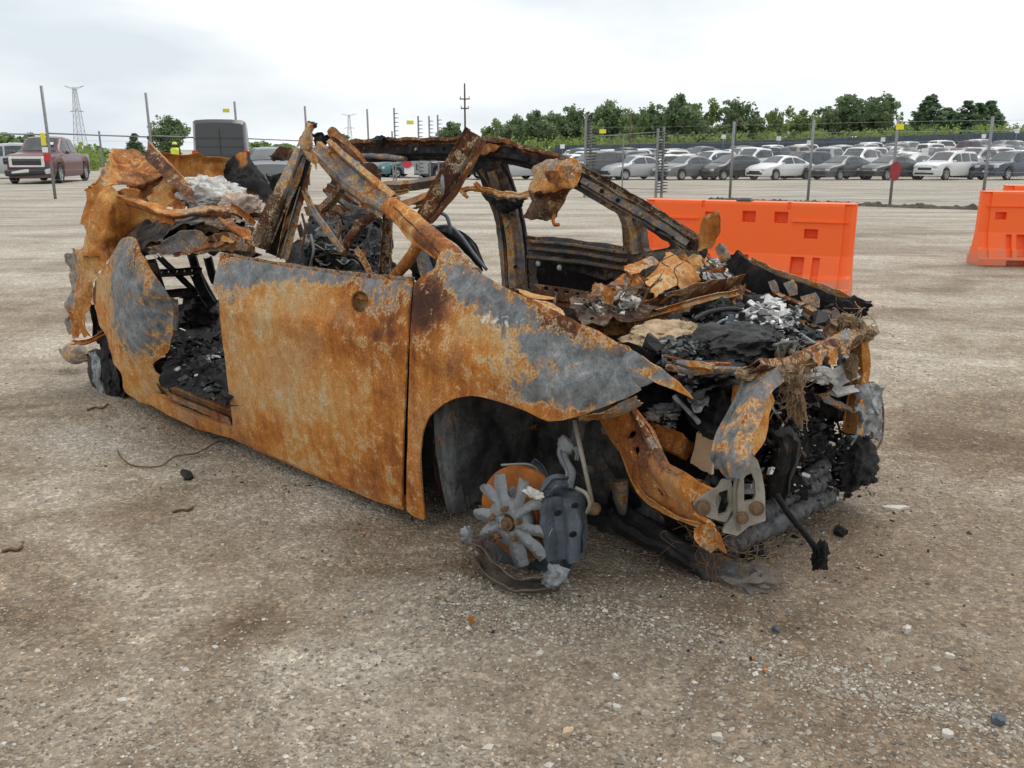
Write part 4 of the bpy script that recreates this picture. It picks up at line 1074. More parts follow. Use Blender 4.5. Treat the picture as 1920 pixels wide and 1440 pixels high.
# ---- bent struts in the cabin
def strut(L_, w_, h_=0.02, pr='hat', name='bent_strut', **k): return beam(name, L_, w_, h_, pr, n=16, seed=int(L_[0][0] * 3 + L_[0][1]), amp=0.003, **k)
strut([(568, 357, .30), (590, 400, .30), (618, 438, .30), (642, 472, .30)], [12, 12, 13, 12], 0.025, 'rib', t=0.1, g=0.5, k=0.15)
strut([(703, 402, .36), (678, 420, .36), (656, 446, .36), (642, 474, .36)], [17, 18, 18, 16], 0.035, 'tube', t=-0.8, k=0.15)
strut([(727, 400, .30), (724, 460, .30), (720, 530, .30)], [17, 18, 20], 0.03, 'channel', t=-0.65, g=0.3, k=0.15, nrm=(0.6, -0.7, 0))
strut([(787, 450, .24), (770, 482, .26), (735, 526, .28)], [22, 24, 22], 0.035, 'tube', t=0.1, g=0.05)
strut([(786, 458, .40), (792, 485, .40), (802, 516, .40)], [18, 24, 28], 0.012, 'plate', g=0.85, t=-0.2)
strut([(640, 348, .60), (624, 370, .60), (602, 394, .60)], [20, 22, 24], 0.03, 'hat', t=-0.45, g=0.35, k=0.05)
strut([(612, 352, .8), (638, 368, .8), (664, 388, .8)], [20, 24, 22], 0.04, 'rib', k=0.5, t=-0.3)
strut([(575, 394, .75), (630, 395, .78), (684, 399, .80)], [9, 10, 10], 0.05, 'channel', t=-0.4, g=0.25, k=0.2, nrm=(0.2, -0.3, 0.9))
strut([(668, 466, .34), (684, 492, .34), (700, 528, .34)], [10, 11, 10], 0.014, 'angle', k=0.3, g=0.5)
strut([(648, 476, .5), (670, 472, .5), (684, 480, .5)], [16, 12, 16], 0.02, 'plate', t=-0.4, k=0.3)
strut([(560, 420, .6), (574, 470, .58), (585, 500, .58)], [8, 8, 7], 0.02, 'channel', k=0.6, g=0.5)
strut([(628, 400, .55), (632, 430, .52), (640, 460, .5)], [6, 7, 6], 0.01, 'angle', k=0.4, g=0.6)
# header piece thrown across the front window
hdr = beam('windscreen_header', [(890, 250, .50), (862, 298, .46), (832, 348, .42), (800, 398, .38), (784, 424, .34)], [46, 46, 44, 36, 24], 0.06, 'hat', nrm=(0.7, -0.65, 0.2), n=34, seed=101, amp=0.005, t=lambda v: -0.75 + 0.4 * fbm(v, 8, 2, 3), g=0.15, k=0.12)
beam('header_flange', [(876, 240, .52), (846, 292, .48), (818, 336, .44)], [10, 12, 10], 0.025, 'angle', n=22, parent=hdr, seed=102, t=-0.2)
beam('header_flange', [(906, 262, .50), (876, 318, .45), (846, 366, .41), (806, 416, .36)], [10, 12, 12, 8], 0.02, 'angle', n=24, parent=hdr, seed=103, t=-0.5, k=0.1)
lump('molten_drip', P(830, 345, b=.38), (0.008, 0.008, 0.035), 0.5, 2, M_MELT, hdr, seed=3, sub=3)
sheet('header_tear', [[(810, 332, .5), (824, 340, .46), (842, 352, .44)], [(815, 345, .44), (826, 356, .42), (836, 366, .42)]], 12, 14, 0.01, 12, 0.08, seed=104, t=0.0, g=0.35, parent=hdr)
strut([(720, 350, .95), (770, 348, .95), (832, 338, .95)], [12, 14, 15], 0.04, 'box', k=0.45, g=0.5, nrm=(0.2, -0.5, 0.8))
strut([(735, 388, .9), (770, 378, .9), (832, 352, .9)], [26, 22, 14], 0.02, 'plate', t=0.1, nrm=(0.2, -0.6, 0.7))
strut([(776, 388, .6), (798, 378, .6), (818, 370, .6)], [8, 9, 6], 0.02, 'channel', t=-0.1, g=0.35)
strut([(728, 366, .5), (748, 362, .5), (764, 358, .5)], [10, 7, 5], 0.01, 'angle', t=0.2, g=0.2)
# folded strip standing above the roof line
fold = sheet('folded_roof_strip', [[(612, 248, .62), (624, 239, .62), (645, 256, .60), (668, 282, .58), (686, 303, .56)], [(616, 256, .60), (628, 258, .60), (648, 274, .58), (668, 294, .56), (684, 306, .56)]], 12, 36, 0.006, 8, 0.02, seed=105, t=lambda p, u, v: -0.3 + 0.3 * u, k=lambda p, u, v: 0.4 * (v < 0.12))
sheet('strip_fold', [[(616, 250, .62), (628, 252, .64), (648, 268, .62), (672, 292, .6)], [(624, 266, .68), (640, 280, .68), (660, 296, .68), (680, 308, .66)]], 10, 26, 0.006, 8, 0.03, seed=106, t=-0.5, k=0.3, parent=fold)
# charred seat and headliner remains inside the cabin
sheet('cabin_char', [[(572, 398, 1.05), (630, 402, 1.05), (700, 404, 1.05), (726, 412, 1.05)], [(568, 450, .9), (630, 455, .9), (700, 462, .9), (740, 468, .9)], [(556, 500, .7), (630, 512, .7), (720, 532, .75), (748, 534, .75)]], 40, 40, 0.03, 7, 0.02, mat=M_CHAR, seed=107)
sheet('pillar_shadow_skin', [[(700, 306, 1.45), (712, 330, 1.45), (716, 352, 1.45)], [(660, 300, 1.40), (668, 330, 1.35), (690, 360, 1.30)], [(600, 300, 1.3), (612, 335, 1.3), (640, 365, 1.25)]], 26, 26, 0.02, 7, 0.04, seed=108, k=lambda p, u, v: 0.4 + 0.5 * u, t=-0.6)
seat = beam('front_seat_back', [(552, 520, .42), (556, 482, .44), (572, 458, .46)], [36, 50, 30], 0.10, 'rib', k=0.35, g=0.75, seed=109, amp=0.014, fr=12)
for i, (x, y, rx, ry) in enumerate(((600, 475, .09, .05), (640, 490, .10, .06), (610, 505, .08, .05), (670, 515, .08, .06), (575, 500, .06, .06))):
    lump('seat_pad', P(x, y, b=.50), (rx, 0.07, ry), 0.45, 2.4, M_CHAR_ASH if i % 2 else M_CHAR, seat, seed=110 + i, sub=4)
for i in range(5):
    y = 462 + i * 13
    q0 = np.random.default_rng(i); MB().tube(catmull(pts3([(575 + j * 14 + q0.normal(0, 5), y + q0.normal(0, 7) + i * j * .4, .43 + q0.normal(0, .03)) for j in range(8)]), 30), 0.003, 5).build('seat_spring', (M_STEEL, M_WIRE)[i % 2], seat, smooth=True)
shards('seat_bits', scatter([(545, 470), (690, 465), (720, 528), (560, 500)], 120, lambda x, y: P(x, y, b=.45), 4), 0.02, lambda r, n: np.clip(r.beta(1.5, 2.0, n), 0, 1), M_DEBRIS, seed=112)
for i, L_ in enumerate(([(583, 440, .4), (588, 470, .38), (582, 500, .38), (590, 520, .36)], [(632, 405, .45), (640, 425, .44), (632, 450, .42)], [(566, 400, .4), (572, 430, .4), (566, 470, .38)])):
    MB().tube(catmull(pts3(L_), 20), 0.006, 6).build('burnt_harness', M_WIRE if i else M_MELT, seat, smooth=True)
# steering column and dash hoop
col = MB().tube(catmull(pts3([(818, 398, .62), (836, 404, .62), (843, 422, .62), (846, 438, .62)]), 16), 0.008, 7).build('dash_hoop', M_IRON, WRECK, smooth=True)
beam('dash_bracket', [(812, 430, .7), (850, 438, .7), (878, 460, .7), (905, 500, .68)], [12, 26, 28, 10], 0.05, 'hat', k=0.75, g=0.5, seed=114, n=22)
MB().tube(catmull(pts3([(806, 428, .64), (840, 424, .64), (862, 440, .62), (890, 478, .6), (912, 505, .58)]), 24), 0.007, 6).build('dash_wire', M_IRON, col, smooth=True)
lump('dash_lump', P(795, 500, b=.5), (0.06, 0.06, 0.06), 0.4, 2, M_CHAR, WRECK, seed=115, sub=3)

# ---- far body side: rail, pillars and inner door
fside = panel('far_body_side', [(655, 272), (690, 263), (760, 262), (850, 259), (900, 259), (928, 261), (959, 269), (1006, 282), (1045, 292), (1090, 313), (1162, 358), (1215, 386), (1267, 420), (1306, 446), (1322, 470), (1310, 500), (1240, 500), (1176, 480), (1174, 464), (1172, 417), (1162, 397), (1136, 381), (1086, 352), (1040, 332), (996, 313), (970, 307), (944, 303), (950, 325), (972, 391), (983, 443), (990, 540), (990, 600), (950, 600), (946, 516), (940, 450), (931, 397), (915, 360), (905, 330), (888, 305), (862, 299), (800, 299), (703, 302), (680, 300), (655, 296)],
              on_far, 8, holes=[[(1206, 416), (1212, 422), (1235, 436), (1259, 451), (1262, 458), (1257, 464), (1217, 471), (1211, 466), (1208, 440)]], amp=0.004, fr=6, thick=0.055, seed=121, rag=1.0,
              g=blobs(0.22, [(1100, 350, 60, 30, .35), (1200, 420, 60, 40, .35), (960, 480, 40, 80, .45)]), k=blobs(0.55, [(960, 480, 30, 90, -.32), (1150, 390, 80, 30, -.2), (1200, 440, 20, 40, -.25), (760, 285, 90, 14, .1), (900, 320, 20, 30, .3)]), t=blobs(-0.55, [(960, 470, 24, 90, .7), (1190, 440, 20, 40, .5), (1120, 360, 60, 20, .3)]))
def far_strip(name, L_, w_, h_=0.03, pr='hat', off=-0.035, **k):
    return beam(name, [on_far(x, y, off) for x, y in L_], w_, h_, pr, nrm=(0.3, -0.9, 0.3), parent=fside, seed=int(L_[0][0]), n=k.pop('n', 26), **k)
far_strip('roof_edge', [(660, 268), (720, 264), (790, 263), (860, 262), (925, 264), (962, 272), (1010, 286), (1050, 296)], [12, 14, 10, 12, 14, 12, 10, 9], 0.03, 'hat', t=-0.5, g=0.1, k=0.1, amp=0.009, fr=14, n=60)
far_strip('roof_edge', [(1088, 314), (1130, 338), (1180, 366), (1240, 402), (1302, 446)], [10, 9, 9, 9, 8], 0.025, 'angle', t=-0.8, g=0.2, k=0.25, amp=0.005, fr=14, n=40)
far_strip('rail_inner', [(690, 287), (760, 284), (860, 284), (930, 290), (985, 300), (1040, 322), (1085, 340)], [22, 22, 24, 20, 18, 20, 20], 0.035, 'hat', k=0.66, g=0.35, t=-0.6, n=44)
far_strip('a_pillar_inner', [(1092, 338), (1140, 366), (1185, 392), (1240, 424), (1290, 458)], [22, 24, 26, 24, 20], 0.03, 'hat', k=0.36, g=0.55, t=-0.3, n=34)
far_strip('b_pillar_inner', [(922, 320), (942, 380), (956, 440), (964, 540)], [26, 26, 28, 28], 0.035, 'hat', k=lambda v: np.where(v[:, 2] > 0.98, 0.5, 0.2), g=0.5, t=0.4, n=30)
far_strip('b_pillar_seal', [(938, 306), (952, 330), (970, 380), (982, 440), (988, 540)], 7, 0.02, 'angle', k=0.8, g=0.3, n=30)
far_strip('b_pillar_flange', [(900, 318), (920, 352), (936, 400), (946, 470), (950, 540)], 8, 0.02, 'angle', k=0.55, g=0.4, n=30)
far_strip('quarter_post', [(1178, 405), (1188, 440), (1192, 475)], [24, 24, 26], 0.03, 'hat', k=0.12, g=0.5, t=0.25)
for i, (x, y) in enumerate(((1100, 345), (1128, 358), (1158, 375), (1200, 402), (1232, 430), (1262, 446), (1060, 318), (990, 300), (830, 278), (780, 280), (960, 402), (966, 500), (950, 425), (1290, 464))):
    MB().lathe([(0.010, -0.006), (0.010, 0.004), (0.006, 0.008)], Matrix.Translation(Vector(on_far(x, y, -0.055))) @ Matrix.Rotation(math.pi / 2, 4, 'X'), 9).build('clip_hole', M_CHAR if i % 3 else M_STEEL, fside)
beam('curtain_tube', [on_far(680, 291, -0.09), on_far(720, 294, -0.09), on_far(760, 299, -0.09)], [9, 12, 9], 0.03, 'tube', parent=fside, g=0.75, k=0.2, seed=5)
lump('melted_grab_handle', on_far(712, 262, -0.06), (0.06, 0.02, 0.022), 0.5, 2, M_CHAR, fside, seed=6, sub=3)
sheet('torn_headliner', [[on_far(892, 268, -.05), on_far(915, 266, -.07), on_far(940, 272, -.05)], [on_far(896, 284, -.07), on_far(918, 288, -.08), on_far(936, 278, -.07)]], 14, 18, 0.01, 12, 0.1, seed=122, t=-0.1, g=0.1, parent=fside)

fdoor = panel('far_door_inner', [(986, 441), (1058, 446), (1120, 455), (1174, 464), (1215, 473), (1262, 466), (1310, 470), (1330, 500), (1300, 560), (1200, 610), (1080, 610), (986, 600)],
              lambda x, y: on_far(x, y, -0.03), 9, holes=[[(1006, 494), (1030, 492), (1060, 502), (1100, 516), (1136, 526), (1150, 520), (1160, 540), (1120, 560), (1010, 545), (1003, 520)]], amp=0.008, fr=5, thick=0.01, seed=123,
              g=blobs(0.45, [(1080, 470, 90, 24, .3)]), k=blobs(0.45, [(1080, 500, 90, 30, .2), (1250, 480, 50, 30, -.1)]), t=-0.45)
for y0, w_ in ((452, 8), (466, 10), (482, 9)):
    beam('door_rib', [on_far(990, y0, -0.06), on_far(1060, y0 + 6, -0.06), on_far(1120, y0 + 15, -0.06), on_far(1178, y0 + 24, -0.06)], w_, 0.02, 'hat', nrm=(0, -1, 0.2), parent=fdoor, k=0.5, g=0.6, seed=y0, n=24)
sheet('door_cavity', [[on_far(x, 488, 0.10) for x in (990, 1080, 1180)], [on_far(x, 570, 0.10) for x in (990, 1080, 1180)]], 12, 16, 0.01, 6, 0.0, k=1.0, parent=fdoor)
perf = [(1024, 541), (1043, 545), (1063, 549), (1083, 553), (1102, 557)]
panel('perforated_sill', [(1000, 532), (1060, 540), (1130, 552), (1132, 572), (1060, 562), (1000, 552)], lambda x, y: on_far(x, y, -0.08), 5, holes=[circ(x, y, 5, 5, 8) for x, y in perf], amp=0.001, thick=0.006, t=-0.55, k=0.05, parent=fdoor)
beam('sill_edge', [on_far(1000, 560, -0.10), on_far(1060, 570, -0.10), on_far(1135, 583, -0.10)], 8, 0.03, 'angle', parent=fdoor, t=-0.4)
for x, y in ((1009, 494), (1049, 502)):
    lump('door_grommet', on_far(x, y, -0.06), (0.016, 0.01, 0.016), 0.1, 2, M_WOOL, fdoor, seed=x, sub=2)

# ---- sheet hanging from the far rail
hang = sheet('hanging_roof_skin', [[(996, 320, 1.05), (1015, 306, 1.02), (1045, 297, 1.0), (1075, 297, 1.0), (1095, 308, 1.02)],
                                   [(1000, 342, 1.02), (1020, 338, .94), (1048, 335, .92), (1072, 332, .94), (1090, 335, 1.0)],
                                   [(990, 362, 1.0), (1010, 358, .92), (1040, 357, .90), (1065, 357, .92), (1084, 352, .98)],
                                   [(997, 376, 1.0), (1016, 374, .98), (1036, 372, .96), (1052, 374, .97), (1064, 366, .98)],
                                   [(979, 411, 1.0), (996, 414, .99), (1013, 418, .98), (1030, 412, .99), (1044, 402, 1.0)]], 56, 50, 0.016, 9, 0.02, seed=131,
             t=lambda p, u, v: np.where(u < 0.5, 0.25, -0.5) + 0.25 * fbm(p, 8, 2, 6), g=lambda p, u, v: 0.35 * np.exp(-(u / 0.22) ** 2) + 0.1, k=lambda p, u, v: 0.45 * np.clip((u - 0.75) / 0.2, 0, 1), w=lambda p, u, v: 0.28 * np.exp(-((v - 0.95) / 0.12) ** 2 - (u / 0.2) ** 2) - .05)
sheet('hanging_pocket', [[(1020, 322, .93), (1034, 318, .90), (1046, 328, .90)], [(1028, 345, .92), (1042, 352, .88), (1050, 340, .9)]], 12, 14, 0.012, 12, 0.06, seed=132, t=-0.1, k=0.3, parent=hang)
sheet('hanging_pocket', [[(1054, 318, .92), (1066, 310, .9), (1076, 314, .92)], [(1058, 334, .92), (1072, 336, .88), (1082, 326, .92)]], 12, 14, 0.012, 12, 0.06, seed=133, g=0.5, k=0.25, parent=hang)
MB().tube(catmull(pts3([(1040, 402, .98), (1037, 412, .97), (1040, 421, .96), (1048, 421, .96)]), 14), 0.008, 6).build('hanging_curl', M_ROTOR, hang, smooth=True)
tie = beam('bent_tie_strip', [(862, 356, 1.05), (890, 354, 1.03), (920, 358, 1.02), (955, 366, 1.0), (990, 364, 1.0)], [8, 9, 12, 12, 12], 0.02, 'rib', seed=134, t=0.25, g=0.05, n=34, amp=0.008, fr=16)
beam('tie_prong', [(892, 344, 1.03), (900, 352, 1.02), (908, 362, 1.02)], [9, 8, 7], 0.015, 'rib', parent=tie, seed=135, t=-0.3, k=0.3)
beam('tie_prong', [(862, 356, 1.05), (870, 364, 1.04), (876, 370, 1.03)], [6, 7, 5], 0.015, 'rib', parent=tie, seed=136, t=0.3)
sheet('dark_bracket', [[(898, 360, 1.25), (920, 368, 1.2), (950, 374, 1.15), (988, 368, 1.1)], [(910, 372, 1.25), (930, 384, 1.2), (955, 392, 1.18), (985, 378, 1.12)], [(928, 392, 1.28), (940, 404, 1.25), (955, 400, 1.22), (968, 390, 1.18)]], 20, 28, 0.012, 9, 0.04, seed=137, k=0.85, g=0.3)

# ---- cowl: crumpled flaps, ash and the cross beam
cowl = beam('cowl_beam', [P(1110, 606, a=2.66), P(1190, 596, a=2.72), P(1250, 575, a=2.76), P(1312, 555, a=2.80), P(1392, 540, a=2.82)], [22, 26, 28, 26, 22], 0.10, 'angle', nrm=(0.5, -0.2, 0.8), n=34, seed=141, t=-0.4, amp=0.010, fr=8, g=0.1)
beam('cowl_lip', [P(1185, 600, a=2.78), P(1250, 582, a=2.82), P(1312, 563, a=2.86), P(1386, 548, a=2.88)], [7, 8, 8, 8], 0.02, 'angle', nrm=(0.6, -0.2, 0.7), n=30, parent=cowl, seed=142, t=0.1, g=0.2)
sheet('cowl_end', [[P(1360, 545, a=2.86), P(1378, 540, a=2.86), P(1398, 532, a=2.84)], [P(1362, 562, a=2.84), P(1382, 575, a=2.9), P(1396, 570, a=2.86)]], 16, 18, 0.014, 12, 0.06, seed=143, t=-0.5, g=0.1, parent=cowl)
def cowl_pt(x, y):
    return P(x, y, a=2.45 + 0.45 * (y - 500) / 100)
sheet('cowl_top', [[cowl_pt(x, y) for x, y in ((1060, 560), (1150, 535), (1250, 515), (1330, 495), (1420, 500))], [cowl_pt(x, y) for x, y in ((1080, 590), (1160, 572), (1250, 550), (1340, 528), (1430, 515))], [cowl_pt(x, y) for x, y in ((1095, 612), (1170, 600), (1260, 575), (1345, 550), (1440, 530))]], 34, 54, 0.022, 8, 0.0, seed=144, t=-0.5, k=0.5, g=0.15, w=0.06)
shards('cowl_ash', scatter([(1290, 525), (1330, 505), (1400, 508), (1428, 520), (1420, 535), (1340, 545), (1296, 548)], 360, lambda x, y: cowl_pt(x, y) + (0, 0, 0.04), 8), 0.026, lambda r, n: np.clip(0.55 + r.random(n) * 0.6, 0, 1), M_DEBRIS, seed=145, flat=0.3)
shards('cowl_ash', scatter([(1235, 560), (1262, 545), (1280, 560), (1262, 582), (1240, 578)], 60, lambda x, y: cowl_pt(x, y) + (0, 0, 0.03), 9), 0.018, lambda r, n: np.clip(0.4 + r.random(n) * 0.6, 0, 1), M_DEBRIS, seed=146)
shards('cowl_ash', scatter([(1080, 590), (1110, 575), (1190, 570), (1196, 590), (1120, 600)], 60, lambda x, y: cowl_pt(x, y) + (0, 0, 0.03), 10), 0.018, lambda r, n: np.clip(0.3 + r.random(n) * 0.7, 0, 1), M_DEBRIS, seed=147)
lump('white_ash_lump', cowl_pt(1172, 576) + (0, 0, .02), (0.05, 0.05, 0.03), 0.5, 2.2, M_WOOL, WRECK, seed=11, sub=3)
ap_ = lambda x, y, o=0.0: P(x, y, a=2.52 + o)
sheet('cowl_flap', [[ap_(1164, 500), ap_(1195, 492), ap_(1224, 485), ap_(1232, 494)], [ap_(1178, 518, .12), ap_(1196, 512, .10), ap_(1216, 502, .06), ap_(1230, 502, .03)]], 14, 24, 0.010, 9, 0.03, seed=151, t=lambda p, u, v: -0.2 + 0.0 * u, g=lambda p, u, v: 0.55 * np.exp(-((v - 0.7) / 0.25) ** 2))
sheet('cowl_flap', [[ap_(1229, 500), ap_(1246, 484), ap_(1262, 473), ap_(1283, 482), ap_(1312, 476), ap_(1325, 490)], [ap_(1208, 531, .15), ap_(1244, 520, .16), ap_(1268, 508, .14), ap_(1290, 500, .12), ap_(1304, 500, .08), ap_(1318, 502, .05)], [ap_(1228, 556, .22), ap_(1248, 545, .24), ap_(1272, 540, .22), ap_(1300, 550, .22), ap_(1306, 530, .18), ap_(1300, 512, .12)]], 34, 44, 0.022, 8, 0.04, seed=152, t=lambda p, u, v: 0.28 + 0.35 * fbm(p, 7, 2, 5), g=lambda p, u, v: 0.10 + 0.25 * (u > 0.4) * (v > 0.2) * (v < 0.5))
sheet('cowl_flap', [[ap_(1128, 565, .1), ap_(1140, 540, .1), ap_(1152, 536, .1), ap_(1166, 545, .12)], [ap_(1108, 588, .18), ap_(1136, 578, .2), ap_(1152, 572, .22), ap_(1160, 576, .2)], [ap_(1092, 597, .2), ap_(1128, 594, .24), ap_(1147, 608, .28), ap_(1165, 598, .26)]], 28, 30, 0.014, 9, 0.04, seed=153, t=0.15, g=0.32, k=0.05)
sheet('cowl_flap', [[ap_(1142, 530, .05), ap_(1165, 515, .05), ap_(1190, 512, .05), ap_(1210, 518, .05)], [ap_(1146, 540, .1), ap_(1170, 535, .1), ap_(1196, 540, .12), ap_(1212, 536, .1)]], 14, 24, 0.012, 9, 0.04, seed=154, t=-0.3, k=0.25)
sheet('dash_sheet', [[(960, 541, .7), (990, 548, .7), (1036, 556, .75)], [(985, 556, .55), (1010, 562, .55), (1040, 562, .6)]], 12, 22, 0.008, 8, 0.03, seed=155, t=0.45)
sheet('dash_sheet', [[(998, 560, .5), (1025, 568, .5), (1050, 582, .5)], [(1000, 572, .42), (1030, 582, .42), (1056, 596, .42)]], 12, 20, 0.010, 8, 0.03, seed=156, t=0.1, g=0.35)
for i, L_ in enumerate(([(1160, 566, .9), (1185, 558, .9), (1198, 545, .9)], [(1200, 575, .8), (1208, 560, .8), (1216, 540, .8)], [(1150, 575, .8), (1185, 562, .8)])):
    MB().tube(catmull(pts3(L_), 12), 0.004, 5).build('loose_wire', M_WIRE, WRECK, smooth=True)
up = sheet('upright_flap', [[on_far(1303, 474), on_far(1310, 440), on_far(1320, 408), on_far(1333, 399), on_far(1347, 394)], [on_far(1318, 468, -.05), on_far(1326, 440, -.04), on_far(1334, 415, -.03), on_far(1341, 405, -.02), on_far(1348, 402, -.02)], [on_far(1335, 466, -.02), on_far(1343, 450, -.02), on_far(1350, 436, -.02), on_far(1350, 420, -.02), on_far(1349, 406, -.02)]], 26, 30, 0.008, 7, 0.02, seed=157, t=lambda p, u, v: -0.1 + 0.5 * (1 - v), g=lambda p, u, v: 0.2 * (u < 0.4))
sheet('upright_flap', [[on_far(1338, 470, -.1), on_far(1348, 452, -.1), on_far(1360, 462, -.08)], [on_far(1345, 485, -.12), on_far(1356, 480, -.12), on_far(1366, 475, -.1)], [on_far(1348, 498, -.1), on_far(1358, 490, -.1), on_far(1368, 482, -.1)]], 14, 16, 0.01, 8, 0.05, seed=158, g=0.6, k=0.3)
sheet('upright_flap', [[on_far(1370, 484), on_far(1382, 470), on_far(1395, 482), on_far(1408, 495)], [on_far(1372, 500, -.05), on_far(1386, 498, -.05), on_far(1400, 505, -.05), on_far(1415, 508, -.05)]], 14, 18, 0.012, 9, 0.06, seed=159, k=0.85)

# ---- far inner fender
ff = panel('far_inner_fender', [(1360, 480), (1382, 474), (1406, 492), (1434, 505), (1462, 518), (1498, 531), (1545, 545), (1580, 563), (1604, 580), (1611, 594), (1590, 612), (1572, 622), (1545, 610), (1520, 595), (1480, 575), (1440, 560), (1400, 540), (1370, 510)],
           lambda x, y: on_far(x, y, -0.06), 8, amp=0.008, fr=6, thick=0.01, seed=161, rag=1.5, k=0.75, g=0.45, t=-0.4)
beam('fender_rail', [on_far(1405, 494, -.04), on_far(1462, 520, -.04), on_far(1545, 547, -.04), on_far(1585, 566, -.05), on_far(1608, 590, -.07)], [9, 9, 9, 14, 16], 0.05, 'angle', nrm=(0.1, -0.3, 0.9), parent=ff, seed=162, k=0.25, t=0.0, g=0.35, n=40, amp=0.006, fr=14)
beam('apron_rail', [on_far(1453, 551, -.25), on_far(1500, 575, -.25), on_far(1540, 598, -.25), on_far(1573, 617, -.24)], [10, 12, 16, 14], 0.06, 'hat', parent=ff, seed=163, t=-0.3, k=0.25, g=0.25, n=30)
sheet('apron_skirt', [[on_far(1455, 553, -.24), on_far(1510, 580, -.24), on_far(1570, 618, -.24)], [on_far(1470, 600, -.30), on_far(1520, 620, -.30), on_far(1572, 645, -.3)]], 18, 24, 0.014, 8, 0.02, parent=ff, seed=164, t=-0.4, k=0.2)
for i, (x, y, w_) in enumerate(((1452, 538, 14), (1484, 540, 20), (1520, 565, 30), (1560, 590, 26))):
    beam('apron_bracket', [on_far(x - 6, y - 12, -.10), on_far(x, y, -.11), on_far(x + 4, y + 14, -.12)], [w_, w_ * 1.1, w_ * .8], 0.01, 'plate', parent=ff, seed=165 + i, k=0.42, g=0.55, t=-0.1)
lump('melted_lamp', on_far(1592, 575, -.04), (0.09, 0.04, 0.04), 0.4, 2, M_CHAR_ASH, ff, seed=12, sub=4)
# ---- engine bay
def bay(x, y): return P(x, y, z=0.66)
sheet('engine_bay_char', [[bay(1180, 600), bay(1260, 575), bay(1340, 560), bay(1440, 535)], [bay(1215, 650), bay(1290, 625), bay(1400, 600), bay(1520, 585)], [bay(1270, 700), bay(1350, 680), bay(1440, 655), bay(1570, 620)], [bay(1300, 745), bay(1370, 725), bay(1470, 695), bay(1600, 650)]], 70, 70, 0.035, 8, 0.0, mat=M_CHAR, seed=171)
sheet('engine_front_char', [[np.array([3.36 - 0.10 * (z > 0.5), b_, z]) for b_ in (0.46, 0.8, 1.1, 1.46)] for z in (0.68, 0.5, 0.3, 0.07)], 70, 80, 0.05, 7, 0.0, mat=M_CHAR, seed=172)
sheet('engine_side_char', [[np.array([a_, 0.50, z]) for a_ in (2.95, 3.1, 3.25, 3.38)] for z in (0.70, 0.5, 0.3, 0.10)], 50, 40, 0.03, 7, 0.0, mat=M_CHAR, seed=179)
sheet('undertray', [[np.array([a, b, 0.10]) for b in (0.42, 0.9, 1.42)] for a in (2.6, 3.0, 3.40)], 24, 24, 0.02, 6, 0.0, k=1.0, seed=173)
shards('engine_bits', scatter([(1200, 660), (1300, 590), (1450, 545), (1560, 610), (1590, 640), (1440, 690), (1320, 730), (1260, 720)], 520, lambda x, y: bay(x, y) + (0, 0, 0.02), 11, 0.03), 0.030, lambda r, n: np.clip(r.beta(1.0, 2.4, n), 0, 1), M_DEBRIS, seed=174)
shards('white_ash_bits', scatter([(1392, 600), (1430, 572), (1462, 575), (1492, 590), (1498, 606), (1460, 625), (1410, 622)], 420, lambda x, y: P(x, y, z=0.74), 12, 0.02), 0.026, lambda r, n: np.clip(0.5 + 0.65 * r.random(n), 0, 1), M_DEBRIS, seed=175, flat=0.3)
lump('ash_mound', bay(1445, 600), (0.20, 0.16, 0.10), 0.4, 2.5, M_CHAR_ASH, WRECK, seed=21, sub=4)
shards('white_ash_bits', scatter([(1517, 690), (1560, 705), (1590, 720), (1580, 729), (1540, 718), (1518, 708)], 26, lambda x, y: P(x, y, a=3.50), 13, 0.01), 0.05, lambda r, n: 0.95 + 0 * r.random(n), M_DEBRIS, seed=176, flat=0.25)
shards('white_ash_bits', scatter([(1568, 690), (1586, 682), (1592, 698), (1574, 705)], 8, lambda x, y: P(x, y, a=3.50), 14, 0.01), 0.05, lambda r, n: 0.98 + 0 * r.random(n), M_DEBRIS, seed=177, flat=0.25)
shards('front_bits', scatter([(1335, 745), (1480, 730), (1590, 740), (1640, 830), (1560, 930), (1440, 930), (1340, 960)], 380, lambda x, y: P(x, y, a=3.44), 15, 0.02), 0.028, lambda r, n: np.clip(r.beta(0.9, 2.6, n) * 1.1, 0, 1), M_DEBRIS, seed=178)
bl = lump('melted_engine_cover', P(1380, 652, z=0.70), (0.16, 0.24, 0.085), 0.30, 2.0, M_CHAR, WRECK, seed=22, sub=5)
for i, (x, y, r_) in enumerate(((1325, 660, (.08, .09, .05)), (1290, 655, (.07, .08, .04)), (1425, 648, (.08, .1, .06)), (1440, 668, (.06, .08, .05)), (1400, 685, (.07, .09, .03)), (1480, 645, (.06, .07, .05)), (1345, 700, (.08, .10, .04)), (1510, 650, (.07, .07, .05)), (1340, 592, (.09, .10, .07)), (1375, 600, (.08, .08, .06)), (1320, 570, (.08, .1, .05)))):
    lump('melted_plastic', P(x, y, z=0.68), r_, 0.45, 2.2, (M_CHAR, M_CHAR_ASH)[i in (1, 5, 7)], WRECK, seed=180 + i, sub=4)
MB().tube(catmull([P(1460, 668, z=.70), P(1466, 655, z=.73), P(1474, 638, z=.76)], 12), 0.016, 10).build('coolant_neck', M_STEEL, WRECK, smooth=True)
shards('silver_bits', scatter([(1276, 705), (1330, 695), (1338, 735), (1320, 770), (1295, 760)], 160, lambda x, y: P(x, y, b=.56), 31, 0.015), 0.022, lambda r, n: np.clip(0.62 + 0.3 * r.random(n), 0, 1), M_DEBRIS, seed=375)
